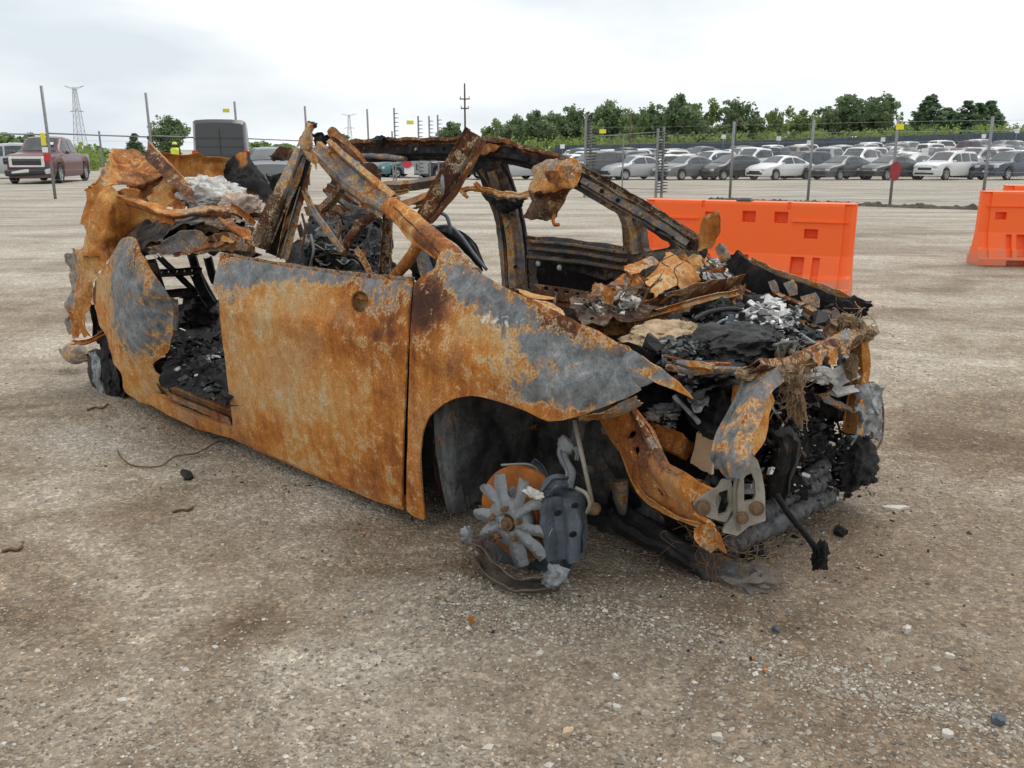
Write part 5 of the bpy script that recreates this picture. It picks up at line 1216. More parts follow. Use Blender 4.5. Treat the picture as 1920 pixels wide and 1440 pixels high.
shards('silver_bits', scatter([(1245, 648), (1300, 636), (1320, 650), (1290, 672), (1250, 668)], 120, lambda x, y: P(x, y, z=.735), 32, 0.012), 0.020, lambda r, n: np.clip(0.45 + 0.35 * r.random(n), 0, 1), M_DEBRIS, seed=376)
shards('white_ash_bits', scatter([(1420, 625), (1500, 625), (1530, 650), (1470, 660)], 60, lambda x, y: P(x, y, z=.74), 33, 0.012), 0.020, lambda r, n: np.clip(0.3 + 0.7 * r.random(n), 0, 1), M_DEBRIS, seed=377)
shards('front_ash_bits', scatter([(1420, 800), (1500, 790), (1640, 815), (1640, 930), (1560, 940), (1440, 940)], 300, lambda x, y: P(x, y, a=3.53), 34, 0.02), 0.013, lambda r, n: np.clip(r.beta(.7, 1.3, n) * 1.1, 0, 1), M_DEBRIS, seed=378)
for i, (pts_, r_) in enumerate((([(1505, 640, .9), (1530, 655, .9), (1545, 668, .85)], .006), ([(1490, 620, 1.0), (1520, 640, .95), (1540, 650, .95)], .007), ([(1330, 620, .9), (1360, 600, .95), (1400, 610, .95)], .006))):
    MB().tube(catmull(pts3(pts_), 14), r_, 6).build('burnt_harness', M_MELT, WRECK, smooth=True)
sheet('radiator_mesh', [[P(1276, 708, a=3.36), P(1300, 712, a=3.36), P(1330, 700, a=3.36)], [P(1290, 750, a=3.42), P(1310, 745, a=3.42), P(1334, 735, a=3.42)], [P(1302, 772, a=3.46), P(1318, 768, a=3.46), P(1330, 760, a=3.46)]], 26, 22, 0.012, 14, 0.10, seed=182, mat=M_MELT)
slab = sheet('charred_slab', [[P(1262, 742, b=.40), P(1310, 752, b=.46), P(1362, 762, b=.52)], [P(1300, 790, b=.34), P(1330, 800, b=.38), P(1356, 806, b=.42)], [P(1322, 818, b=.32), P(1340, 824, b=.35), P(1354, 826, b=.38)]], 24, 24, 0.010, 8, 0.03, thick=0.02, seed=183, mat=M_CHAR)
beam('slab_edge_pipe', [P(1264, 745, b=.37), P(1290, 772, b=.33), P(1310, 792, b=.30)], [10, 9, 9], 0.014, 'tube', parent=slab, mat=M_MELT, seed=184)
tanb = sheet('heat_shield_board', [[P(1308, 808, b=.42), P(1325, 816, b=.42), P(1342, 826, b=.42)], [P(1302, 838, b=.42), P(1320, 848, b=.42), P(1338, 858, b=.42)], [P(1295, 867, b=.42), P(1316, 880, b=.42), P(1336, 891, b=.42)]], 18, 18, 0.004, 8, 0.02, thick=0.012, seed=185, mat=M_TANBOARD)
beam('crush_can', [P(1226, 815, b=.44), P(1255, 826, b=.44), P(1285, 842, b=.44)], [36, 40, 36], 0.10, 'box', nrm=(0.7, -0.6, 0.2), seed=186, t=-0.2, k=0.05, amp=0.010, curve=True)
shards('can_ash', scatter([(1218, 790), (1250, 780), (1262, 800), (1230, 808)], 60, lambda x, y: P(x, y, b=.42), 16, 0.01), 0.018, lambda r, n: np.clip(r.random(n) * 1.1, 0, 1), M_DEBRIS, seed=187)
for i, (x, y, r_, m_) in enumerate(((1222, 745, (.06, .07, .05), M_CHAR), (1245, 762, (.05, .06, .02), M_MELT), (1240, 775, (.06, .06, .02), M_WOOL), (1340, 770, (.05, .06, .08), M_CHAR), (1470, 840, (.07, .08, .13), M_CHAR_ASH), (1500, 830, (.05, .06, .08), M_CHAR), (1530, 860, (.05, .10, .08), M_CHAR_ASH), (1520, 890, (.05, .08, .05), M_CHAR), (1570, 740, (.04, .10, .10), M_CHAR), (1545, 745, (.04, .08, .08), M_CHAR))):
    lump('melted_plastic', P(x, y, a=3.44) if x > 1345 else P(x, y, b=.45), r_, 0.45, 2.2, m_, WRECK, seed=190 + i, sub=4)
beam('scorched_duct', [P(1470, 812, a=3.55), P(1478, 850, a=3.55), P(1468, 890, a=3.55), P(1455, 930, a=3.54)], [40, 44, 42, 30], 0.06, 'rib', amp=0.012, fr=10, seed=201, k=0.62, t=0.0, g=0.7)

# ---- front cross member, posts, bumper bracket
tb = beam('upper_tie_bar', [P(1408, 694, a=3.66), P(1455, 688, a=3.66), P(1500, 678, a=3.64), P(1560, 648, a=3.60), P(1606, 624, a=3.54), P(1634, 632, a=3.48)], [18, 34, 40, 40, 34, 24], 0.07, 'hat', nrm=(0.75, -0.25, 0.6), n=44, seed=211, amp=0.010, fr=9, t=-0.5, k=0.08, g=lambda v: 0.22 + 0.3 * np.exp(-((v[:, 1] - 0.95) / 0.12) ** 2))
beam('tie_bar_wire', [P(1424, 688, a=3.66), P(1465, 674, a=3.66), P(1530, 648, a=3.64), P(1600, 612, a=3.56)], [4, 5, 4, 4], 0.008, 'tube', parent=tb, seed=212, t=-0.2, k=0.2, n=30)
for i, (x, y, w_) in enumerate(((1500, 700, 12), (1535, 672, 16), (1562, 668, 12), (1585, 650, 14), (1470, 712, 10))):
    sheet('tie_bar_tear', [[P(x - w_, y - 12, a=3.68), P(x + w_, y - 20, a=3.67)], [P(x - w_ * .5, y + 14, a=3.70), P(x + w_ * .4, y + 16, a=3.69)]], 12, 12, 0.012, 14, 0.1, parent=tb, seed=213 + i, t=-0.3 + 0.2 * (i % 3), g=0.25)
sidebar = beam('side_tie_tube', [P(1250, 690, a=3.36), P(1300, 696, a=3.44), P(1345, 694, a=3.52), P(1400, 697, a=3.62)], [14, 15, 14, 14], 0.03, 'tube', seed=221, g=0.55, t=-0.3, k=0.15, n=26)
beam('side_tie_clamp', [P(1270, 678, a=3.42), P(1300, 684, a=3.47), P(1338, 690, a=3.53)], [12, 22, 16], 0.025, 'hat', parent=sidebar, seed=222, g=0.35, t=0.0, n=22)
beam('side_tie_rod', [P(1245, 668, a=3.36), P(1300, 682, a=3.44), P(1370, 682, a=3.54)], [5, 6, 5], 0.012, 'tube', parent=sidebar, seed=223, t=-0.2, n=22)
lump('fluff_scrap', P(1402, 702, a=3.64), (0.03, 0.035, 0.02), 0.5, 3, M_STRAW, WRECK, seed=31, sub=4)
post = beam('front_post', [P(1450, 700, a=3.67), P(1424, 730, a=3.69), P(1404, 775, a=3.70), P(1388, 820, a=3.71), P(1376, 866, a=3.72), P(1372, 890, a=3.72)], [60, 54, 60, 72, 78, 50], 0.07, 'hat', nrm=(0.7, -0.65, 0.2), n=40, seed=231, amp=0.004, fr=8,
            g=lambda v: 0.72 + 0.35 * fbm(v, 4, 2, 3) - 0.3 * (v[:, 1] > 0.36), t=lambda v: 0.2 + 0.3 * (v[:, 1] > 0.3), k=lambda v: 0.24 + 0.15 * fbm(v, 6, 2, 5))
BR0 = P(1385, 930, a=3.73); BRN = (0.62, -0.76, 0.18)
beam('post_flange', [P(1448, 745, a=3.70), P(1432, 775, a=3.72), P(1424, 815, a=3.73), P(1410, 850, a=3.74)], [18, 26, 30, 16], 0.02, 'plate', nrm=(0.5, -0.2, 0.1), parent=post, t=0.45, g=0.0, seed=232, n=20)
def plate(name, outline, off, holes=(), mat=None, parent=None, thick=0.008, **k):
    return panel(name, outline, lambda x, y: Pn(x, y, BR0 + np.array(BRN) * off, BRN), 6, holes=holes, amp=0.0015, fr=8, thick=thick, mat=mat, parent=parent, **k)
br = plate('bumper_bracket', [(1396, 855), (1410, 852), (1420, 861), (1428, 890), (1433, 920), (1434, 976), (1402, 985), (1381, 1003), (1354, 997), (1360, 982), (1374, 965), (1376, 900), (1384, 872)], 0.012, holes=[[(1394, 892), (1408, 886), (1414, 900), (1416, 928), (1412, 937), (1394, 940)]], mat=M_STEEL, thick=0.02, seed=5)
plate('post_foot', [(1344, 840), (1341, 866), (1352, 888), (1366, 900), (1386, 902), (1404, 886), (1416, 858), (1398, 846), (1374, 836)], 0.004, parent=br, thick=0.012, seed=9, g=0.75, t=0.2)
plate('bracket_half', [(1299, 946), (1310, 932), (1345, 913), (1353, 899), (1369, 898), (1374, 920), (1374, 952), (1360, 979), (1330, 971), (1312, 962)], 0.0, holes=[[(1346, 922), (1363, 916), (1366, 945), (1360, 962), (1345, 966)]], mat=M_STEEL, parent=br, thick=0.02, seed=6)
for x, y, r_ in ((1379, 878, .019), (1317, 952, .018), (1419, 953, .016), (1391, 971, .014)):
    Mb = Vector(BRN).to_track_quat('Z', 'Y').to_matrix().to_4x4(); Mb.translation = Vector(Pn(x, y, BR0 + np.array(BRN) * .024, BRN))
    MB().lathe([(r_ * 1.2, -0.01), (r_ * 1.2, 0.004), (r_ * .8, 0.006), (r_ * .8, 0.02), (r_ * .3, 0.022)], Mb, 12).build('bracket_bolt', M_WIRE, br)
beam('bracket_rim', [Pn(x, y, BR0 + np.array(BRN) * .024, BRN) for x, y in ((1398, 862), (1380, 905), (1378, 960), (1384, 996))], [8, 8, 8, 8], 0.02, 'rib', mat=M_STEEL, parent=br, seed=7, n=22)
# curved orange rail from the strut tower down to the bracket
rail2 = panel('frame_rail', [(1139, 785), (1160, 778), (1172, 760), (1180, 750), (1203, 780), (1227, 816), (1257, 867), (1293, 890), (1323, 910), (1341, 920), (1312, 936), (1299, 946), (1300, 962), (1330, 974), (1345, 985), (1330, 990), (1317, 986), (1293, 979), (1251, 962), (1212, 932), (1188, 898), (1169, 850), (1148, 806)],
              lambda x, y: P(x, y, b=0.30 - 0.0012 * (x - 1140) + 0.0006 * max(0, y - 900)), 7, holes=[circ(1192, 814, 8, 8, 10), circ(1204, 842, 7, 8, 10), circ(1172, 828, 7, 8, 10)], amp=0.005, fr=7, thick=0.012, seed=241,
              dent=lambda q: -0.030 * np.exp(-((q[:, 1] - (820 + 0.85 * (q[:, 0] - 1175))) / 26) ** 2), t=blobs(-0.15, [(1260, 920, 60, 50, .25), (1220, 850, 30, 60, -.35), (1180, 780, 30, 30, .1)]), g=blobs(-0.1, [(1240, 830, 30, 30, .3), (1320, 940, 30, 30, .2)]), w=-0.05)
beam('rail_edge', [P(1176, 752, b=.22), P(1203, 795, b=.20), P(1226, 842, b=.18), P(1250, 880, b=.15), P(1320, 908, b=.10)], [14, 18, 20, 14, 10], 0.03, 'hat', parent=rail2, seed=242, t=-0.55, g=0.15, n=30)
beam('rail_edge', [P(1144, 798, b=.29), P(1166, 850, b=.26), P(1186, 898, b=.24), P(1212, 934, b=.22), P(1255, 964, b=.16), P(1318, 987, b=.10)], [6, 7, 8, 8, 8, 6], 0.03, 'angle', parent=rail2, seed=243, t=0.25, n=34)
beam('rail_seam', [P(1165, 782, b=.27), P(1188, 840, b=.235), P(1210, 890, b=.21), P(1240, 926, b=.18)], [4, 4, 4, 4], 0.012, 'tube', parent=rail2, seed=244, t=-0.6, k=0.2, n=26)
tow = beam('tow_tab', [P(1318, 985, a=3.66), P(1322, 1004, a=3.67), P(1334, 1022, a=3.68), P(1345, 1038, a=3.68)], [34, 40, 30, 18], 0.03, 'angle', seed=245, t=0.05, g=0.2, k=0.05, amp=0.008)
# lower tubes lying by the nose
low = beam('lower_cross_tube', [P(1150, 955, z=.15), P(1230, 1004, z=.12), P(1300, 1042, z=.09), P(1365, 1072, z=.06), P(1424, 1090, z=.045)], [40, 46, 48, 46, 40], 0.06, 'rib', nrm=(0.5, -0.4, 0.8), n=34, seed=251, amp=0.014, fr=8, k=lambda v: np.clip(0.95 - 0.9 * (v[:, 0] - 3.05), 0.40, 0.95), g=0.72, t=0.3)  # darkening toward the inner end carries shade in the colour
lump('crushed_tube_end', P(1394, 1082, z=.03), (0.12, 0.10, 0.040), 0.5, 2.2, pmat('dusty_steel', (0.19, 0.165, 0.135), 0.9, 0, 0.35, 12, 0.7), low, seed=33, sub=4)
def hose(name, pts_, r_, ribs, seed):
    c_ = catmull(pts_, 90)
    rr = r_ * (1 + 0.10 * np.sin(np.linspace(0, ribs * 6.283, 90)) + 0.12 * fbm(c_, 12, 2, seed))
    return MB().tube(c_, rr, 12).build(name, M_TUBE, WRECK, smooth=True)
hose('corrugated_hose', [P(1362, 1030, z=.10), P(1400, 1010, z=.11), P(1460, 978, z=.12), P(1515, 948, z=.125), P(1554, 932, z=.12)], 0.034, 15, 3)
hose('corrugated_hose', [P(1425, 968, z=.16), P(1455, 945, z=.17), P(1495, 922, z=.18), P(1535, 908, z=.18), P(1545, 890, z=.2)], 0.028, 14, 6)
hose('corrugated_hose', [P(1500, 905, z=.2), P(1520, 890, z=.22), P(1548, 872, z=.24)], 0.026, 5, 8)
lump('hose_char', P(1385, 1035, z=.05), (0.09, 0.09, 0.045), 0.45, 2.4, M_CHAR, WRECK, seed=34, sub=4)
cab = MB().tube(catmull([P(1456, 928, a=3.60), P(1480, 965, a=3.66), P(1505, 995, a=3.72), P(1528, 1026, a=3.76)], 24), 0.010, 8).build('dropped_cable', M_CHAR, WRECK, smooth=True)
lump('cable_plug', P(1537, 1040, a=3.77), (0.022, 0.03, 0.045), 0.5, 2.2, M_CHAR, cab, seed=35, sub=4)
# far front post, melted lamp and cooler
fp = beam('far_front_post', [P(1612, 640, a=3.50), P(1614, 690, a=3.52), P(1608, 750, a=3.54), P(1602, 812, a=3.55)], [32, 34, 28, 26], 0.06, 'hat', nrm=(0.8, -0.5, 0.1), n=26, seed=261, t=0.25, g=0.10, amp=0.008)
sheet('melted_cooler', [[P(1612, 725, a=3.56), P(1632, 718, a=3.55), P(1650, 728, a=3.52)], [P(1608, 775, a=3.57), P(1632, 772, a=3.56), P(1652, 775, a=3.52)], [P(1604, 820, a=3.57), P(1630, 824, a=3.56), P(1648, 838, a=3.52)]], 30, 24, 0.022, 14, 0.08, thick=0.01, seed=262, mat=M_MELT)
lump('charred_lamp', P(1602, 872, a=3.52), (0.07, 0.15, 0.105), 0.28, 2.2, M_CHAR, WRECK, seed=36, sub=5)
for i, (x, y) in enumerate(((1575, 830), (1590, 822), (1625, 822), (1560, 905), (1590, 928), (1640, 900), (1540, 800))):
    lump('melted_alloy', P(x, y, a=3.58), (0.012, 0.02, 0.010), 0.8, 2.5, M_CHAR_ASH, WRECK, seed=270 + i, sub=3)
MB().tube(catmull([P(1650, 730, a=3.52), P(1656, 770, a=3.54), P(1654, 820, a=3.55), P(1640, 850, a=3.56)], 20), 0.004, 5).build('loose_wire', M_WIRE, WRECK, smooth=True)
# scorched fibre hanging from the tie bar
for i, (x, y, r_) in enumerate(((1470, 700, (.04, .05, .035)), (1484, 720, (.035, .04, .06)), (1492, 745, (.03, .035, .07)), (1500, 770, (.022, .026, .05)), (1585, 600, (.04, .05, .03)), (1602, 612, (.035, .05, .025)), (1622, 628, (.03, .045, .03)), (1597, 690, (.03, .03, .06)))):
    fo = lump('scorched_fibre', P(x, y, a=3.70 if x < 1560 else 3.56), tuple(np.array(r_) * .72), 0.6, 2.6, M_STRAW, WRECK, seed=280 + i, sub=4)
    fuzz(fo, 300, 0.010, M_STRAW, i, 0.0012)
tangle('fibre_strands', P(1486, 728, a=3.71), (0.03, 0.04, 0.06), 40, M_STRAW, seed=9, th=0.0014)
tangle('fibre_strands', P(1605, 615, a=3.58), (0.03, 0.06, 0.03), 40, M_STRAW, seed=10, th=0.0014)

# ---- loose lumps lying in the wreck (things of their own)
def at_world(p): return to_world(p)
foam_c = P(1245, 628, z=0.72)
def thing_lump(name, label, cat, p, r, amp, fr, mat, seed, sub=5, rz=None):
    o = lump(name, (0, 0, 0), r, amp, fr, mat, None, seed, 0.5, sub)
    o.parent = None
    o.location = to_world(p); o.rotation_euler = (0, 0, math.atan2(CAR_F[1], CAR_F[0]) if rz is None else rz)
    fuzz(o, 1500, 0.012, mat, seed)
    return tag(o, label, cat)
thing_lump('foam_block', 'tan scorched foam block lying in the engine bay of the wreck', 'foam', P(1246, 632, z=0.70), (0.12, 0.19, 0.06), 0.32, 1.7, M_FOAM, 51)
thing_lump('insulation_wad', 'white fluffy insulation wad on the crumpled rear deck of the wreck', 'insulation', P(398, 372, b=.55), (0.17, 0.17, 0.11), 0.30, 2.0, M_WOOL, 52)
thing_lump('insulation_wad', 'pinkish cream insulation wad beside the leaning door pillar of the wreck', 'insulation', P(452, 392, b=.50), (0.11, 0.12, 0.08), 0.35, 2.0, pmat('cream_insulation', (0.52, 0.41, 0.33), 0.95, 0, 0.3, 24, 0.9, 0.1), 53)

# ---- torn strips, drooping wires and fallen flakes
q_ = np.random.default_rng(77)
for i in range(26):
    b0 = q_.uniform(0.5, 1.45); z0 = q_.uniform(0.2, 0.72)
    p0 = np.array([q_.uniform(3.38, 3.52), b0, z0])
    d1 = np.array([q_.normal(0, .05), q_.normal(0, .12), q_.normal(-.04, .08)])
    w1 = np.array([q_.normal(0, .02), q_.normal(0, .02), q_.normal(0, .035)])
    sheet('torn_strip', [[p0, p0 + d1 * .5 + (.02, 0, 0), p0 + d1], [p0 + w1, p0 + w1 + d1 * .5, p0 + w1 * .6 + d1]], 8, 16, 0.010, 14, 0.08, seed=700 + i, k=float(q_.choice([0.1, 0.45, 0.9, 0.9])), g=float(q_.choice([0.0, 0.5])), t=float(q_.uniform(-.7, .2)))
for i in range(16):
    b0 = q_.uniform(0.5, 1.45); z0 = q_.uniform(0.35, 0.74); a0 = q_.uniform(3.2, 3.5)
    pp = [np.array([a0, b0, z0])]
    for k in range(4): pp.append(pp[-1] + np.array([q_.normal(.02, .04), q_.normal(0, .07), q_.normal(-.05, .06)]))
    MB().tube(catmull(pp, 20), q_.uniform(.002, .006), 5).build('burnt_wire', [M_WIRE, M_CHAR, M_MELT, M_CHAR][i % 4], WRECK, smooth=True)
for i in range(10):
    b0 = q_.uniform(0.25, 1.2); a0 = q_.uniform(0.4, 2.3)
    p0 = np.array([a0, b0, q_.uniform(.3, .75)])
    d1 = np.array([q_.normal(0, .2), q_.normal(0, .15), q_.normal(0, .15)])
    sheet('torn_strip', [[p0, p0 + d1 * .5 + (.02, 0, .02), p0 + d1], [p0 + (0, .03, .03), p0 + (0, .03, .03) + d1 * .5, p0 + (0, .02, .03) + d1]], 8, 16, 0.010, 14, 0.08, seed=740 + i, k=float(q_.choice([0.3, 0.6, 0.9])), g=0.3, t=-0.4)
n_ = 170
e_ = q_.random(n_)
fa = np.where(e_ < .55, q_.uniform(-.6, 3.5, n_), q_.normal(3.55, .22, n_))
fb = np.where(e_ < .55, q_.normal(-.02, .16, n_), q_.uniform(-.1, 1.6, n_))
fw = CAR_O[None] + fa[:, None] * CAR_F + fb[:, None] * CAR_L
fz = ground_z(fw[:, 0], fw[:, 1])
flk = shards('fallen_flakes', np.stack([fa, fb, fz + .002], 1), 0.010, lambda r, n: np.clip(r.beta(0.9, 1.6, n), 0, 1), M_DEBRIS, seed=790, flat=0.18)
fl2 = shards('fallen_flakes', np.stack([fa[:60] + .05, fb[:60] + q_.normal(0, .05, 60), fz[:60] + .003], 1), 0.009, lambda r, n: r.random(n), M_BURNT, seed=791, flat=0.15)

# ---- hoses, pipes and a ribbed block still readable in the bay
blk = beam('engine_block', [P(1345, 640, z=.66), P(1400, 628, z=.66), P(1455, 615, z=.66)], [60, 66, 56], 0.10, 'rib', nrm=(0, 0, 1), n=24, amp=0.010, fr=10, mat=M_CHAR_ASH, seed=801)
for i, (L_, r_, m_) in enumerate((([(1300, 600, .76), (1330, 585, .77), (1375, 580, .76), (1420, 592, .72)], .009, M_CHAR), ([(1330, 640, .76), (1355, 628, .77), (1395, 622, .74), (1440, 618, .75), (1480, 626, .72)], .006, M_CHAR_ASH), ([(1415, 566, .74), (1450, 566, .74), (1490, 580, .74), (1520, 604, .72)], .008, M_CHAR), ([(1450, 648, .76), (1480, 642, .76), (1530, 646, .75), (1560, 655, .72)], .006, M_TUBE))):
    MB().tube(catmull([P(x, y, z=z) for x, y, z in L_], 40), r_, 8).build('burnt_hose', m_, WRECK, smooth=True)
for i, (x, y) in enumerate(((1365, 622), (1388, 616), (1412, 611), (1436, 606))):
    MB().lathe([(0.018, 0), (0.018, .03), (0.012, .036), (0.012, .06), (0.006, .062)], Matrix.Translation(Vector(P(x, y, z=.72))) @ Matrix.Rotation(.2 * i - .3, 4, 'X'), 10).build('ignition_coil', M_CHAR if i % 2 else M_IRON, blk)
beam('battery_tray', [P(1500, 600, z=.66), P(1530, 612, z=.66), P(1556, 628, z=.66)], [34, 38, 30], 0.05, 'channel', nrm=(0, 0, 1), mat=M_IRON, seed=803, amp=0.01)
for i in range(16):
    x0 = q_.uniform(570, 720); y0 = q_.uniform(408, 505); b0 = q_.uniform(.45, .85)
    p0 = P(x0, y0, b=b0); d1 = np.array([q_.normal(0, .12), q_.normal(0, .08), q_.normal(-.03, .10)])
    sheet('torn_strip', [[p0, p0 + d1 * .5 + (.02, -.02, .01), p0 + d1], [p0 + (.01, 0, .03), p0 + (.01, -.02, .03) + d1 * .5, p0 + (0, 0, .02) + d1]], 8, 16, 0.010, 14, 0.08, seed=760 + i, k=float(q_.choice([0.2, 0.4, 0.6])), g=float(q_.choice([0.2, 0.8])), t=float(q_.uniform(-.6, .1)))
shards('cabin_bits', scatter([(575, 420), (700, 415), (740, 530), (560, 500)], 220, lambda x, y: P(x, y, b=.72), 41, 0.03), 0.020, lambda r, n: np.clip(r.beta(1.1, 1.8, n), 0, 1), M_DEBRIS, seed=812)
for i in range(18):
    x0 = q_.uniform(1110, 1340); y0 = 600 - (x0 - 1110) * .33 + q_.normal(-8, 14)
    p0 = cowl_pt(x0, y0) + np.array([0, 0, q_.uniform(0, .04)]); d1 = np.array([q_.normal(0, .06), q_.normal(0, .08), q_.normal(.03, .04)]); w1 = np.array([q_.normal(.02, .02), q_.normal(0, .03), q_.normal(.02, .03)])
    sheet('cowl_scrap', [[p0, p0 + d1 * .5 + (.01, -.01, .02), p0 + d1], [p0 + w1, p0 + w1 + d1 * .5, p0 + w1 + d1 * .9]], 12, 18, 0.014, 12, 0.08, seed=830 + i, k=float(q_.choice([0.0, 0.1, 0.5])), g=float(q_.choice([0.0, 0.2, 0.6])), t=float(q_.uniform(-.7, .5)))
for i in range(8):
    x0 = q_.uniform(1120, 1330); y0 = 595 - (x0 - 1110) * .33
    pp = [cowl_pt(x0, y0) + np.array([0, 0, .03])]
    for k in range(4): pp.append(pp[-1] + np.array([q_.normal(0, .04), q_.normal(0, .05), q_.normal(.01, .03)]))
    MB().tube(catmull(pp, 20), .0025, 5).build('loose_wire', M_WIRE, WRECK, smooth=True)
# ------------------------------------------------------------------ water-filled barriers
def plastic(name, col, rough=0.45):
    m, nt, nodes, links, b = _nodes(name)
    tc = nodes.new('ShaderNodeTexCoord').outputs['Object']
    n = noise_(nt, tc, 3, 6, 0.6, 0.4); n2 = noise_(nt, tc, 60, 4, 0.7)
    c = mix_(nt, ramp_(nt, n, [(0.5, 0.0), (0.85, 0.3)]), col, tuple(q * 0.78 + 0.06 for q in col))
    c = mix_(nt, ramp_(nt, n2, [(0.55, 0.0), (0.8, 0.25)]), c, (0.45, 0.28, 0.2))
    sp = nodes.new('ShaderNodeSeparateXYZ'); links.new(tc, sp.inputs[0])
    mud = math_(nt, 'ADD', math_(nt, 'MULTIPLY', noise_(nt, tc, 7, 8, 0.7, 0.5), 0.8), math_(nt, 'MULTIPLY', sp.outputs['Z'], -0.9))
    c = mix_(nt, ramp_(nt, mud, [(0.18, 0.0), (0.48, 0.75)]), c, (0.33, 0.25, 0.18))
    scuff = nodes.new('ShaderNodeMapping'); scuff.inputs['Scale'].default_value = (2, 2, 30); links.new(tc, scuff.inputs['Vector'])
    c = mix_(nt, ramp_(nt, noise_(nt, scuff.outputs['Vector'], 1.5, 6, 0.7, 0.3), [(0.64, 0.0), (0.76, 0.3)]), c, (0.85, 0.42, 0.28))
    links.new(c, b.inputs['Base Color'])
    b.inputs['Roughness'].default_value = rough
    b.inputs['Specular IOR Level'].default_value = 0.35
    links.new(bump_(nt, n2, 0.12, 0.004), b.inputs['Normal'])
    return m
M_ORANGE = plastic('orange_plastic', (0.94, 0.14, 0.022))
M_BLACKCAP = pmat('black_plastic', (0.03, 0.03, 0.032), 0.5, 0, 0.2)

def barrier_face(L, rects):
    """(s, h) grid over the profile with pockets and ridges pressed in"""
    prof = [(0.00, 0.285), (0.015, 0.30), (0.09, 0.295), (0.10, 0.28), (0.185, 0.235), (0.195, 0.225), (0.215, 0.185), (0.37, 0.125), (0.39, 0.115), (0.84, 0.095), (0.865, 0.085), (0.87, 0.07)]
    hz = np.unique(np.r_[[p[0] for p in prof], np.linspace(0, 0.87, 70), [q for r in rects for q in (r[2] - .004, r[2] + .004, r[3] - .004, r[3] + .004)]])
    hz = hz[(hz >= 0) & (hz <= 0.87)]
    ss = np.unique(np.r_[np.linspace(0, L, 60), [q for r in rects for q in (r[0] - .004, r[0] + .004, r[1] - .004, r[1] + .004)]])
    ss = ss[(ss >= 0) & (ss <= L)]
    y = np.interp(hz, [p[0] for p in prof], [p[1] for p in prof])
    y = 0.10 + (y - 0.10) * 0.72
    S, Hh = np.meshgrid(ss, hz, indexing='ij')
    Y = np.repeat(y[None], len(ss), 0)
    for s0, s1, h0, h1, dp in rects:
        m = (S > s0) & (S < s1) & (Hh > h0) & (Hh < h1)
        Y = np.where(m, Y + dp, Y)
    # rounded ends
    e = np.minimum(S, L - S)
    Y = Y - 0.03 * np.clip(1 - e / 0.03, 0, 1) ** 2
    return S, Y, Hh

def barrier(name, label, left, rz, L=2.0, cap=True):
    root = empty(name, left, rz)
    r = [(0.06, 0.56, 0.69, 0.715, .022), (1.44, 1.94, 0.69, 0.715, .022), (0.16, 0.28, 0.545, 0.63, -.085), (0.62, 0.74, 0.66, 0.76, -.085), (0.98, 1.10, 0.68, 0.78, -.085), (1.28, 1.40, 0.68, 0.78, -.085), (1.56, 1.68, 0.545, 0.63, -.09),
         (0.30, 0.36, 0.11, 0.37, -.05), (0.42, 0.54, 0.11, 0.37, -.09), (0.94, 1.06, 0.11, 0.37, -.09), (1.46, 1.58, 0.11, 0.37, -.09), (1.66, 1.72, 0.11, 0.37, -.05), (0.30, 0.56, 0.0, 0.07, -.12), (1.40, 1.66, 0.0, 0.07, -.12), (-.1, 0.10, 0.10, 0.86, -.03), (1.90, 2.1, 0.10, 0.86, -.03), (0.58, 0.61, 0.80, 0.87, -.02), (1.39, 1.42, 0.80, 0.87, -.02)]
    S, Y, H = barrier_face(L, r)
    nu, nv = S.shape
    v1 = np.stack([S.ravel(), -Y.ravel(), H.ravel()], 1); v2 = np.stack([S.ravel(), Y.ravel(), H.ravel()], 1)
    f1 = grid_faces(nu, nv); f2 = grid_faces(nu, nv)[:, ::-1] + nu * nv
    f = [tuple(q) for q in f1[:, ::-1]] + [tuple(q) for q in f2[:, ::-1]]
    n0 = nu * nv
    for i in range(nu - 1):                                            # top strip
        a, b_ = i * nv + nv - 1, (i + 1) * nv + nv - 1
        f.append((a, b_, n0 + b_, n0 + a))
    for i in (0, nu - 1):                                              # ends
        for j in range(nv - 1):
            a, b_ = i * nv + j, i * nv + j + 1
            f.append((a, b_, n0 + b_, n0 + a) if i else (b_, a, n0 + a, n0 + b_))
    mk('body', np.r_[v1, v2], f, M_ORANGE, root, smooth=False)
    if cap:
        c = MB().box((0.98, -0.02, 0.872), (0.15, 0.13, 0.035), bevel=0.012).build('filler_cap', M_BLACKCAP, root)
        MB().box((0.98, 0.0, 0.896), (0.11, 0.08, 0.018), bevel=0.006).build('cap_lid', pmat('grey_plastic', (0.3, 0.3, 0.3), 0.5), c)
    tag(root, label, 'barrier', 'orange water barriers')
    return root

barrier('traffic_barrier', 'orange plastic water barrier with a black filler cap, standing behind the wreck', (1.37, 9.33, 0.0), math.atan2(-0.86, 1.78))
barrier('traffic_barrier', 'orange plastic barrier cut off by the right edge, nearer of the two', (5.60, 11.05, 0.0), math.radians(-8), cap=False)
barrier('traffic_barrier', 'orange plastic barrier mostly hidden behind the nearer one at the right edge', (6.85, 12.9, 0.0), math.radians(-6), cap=False)

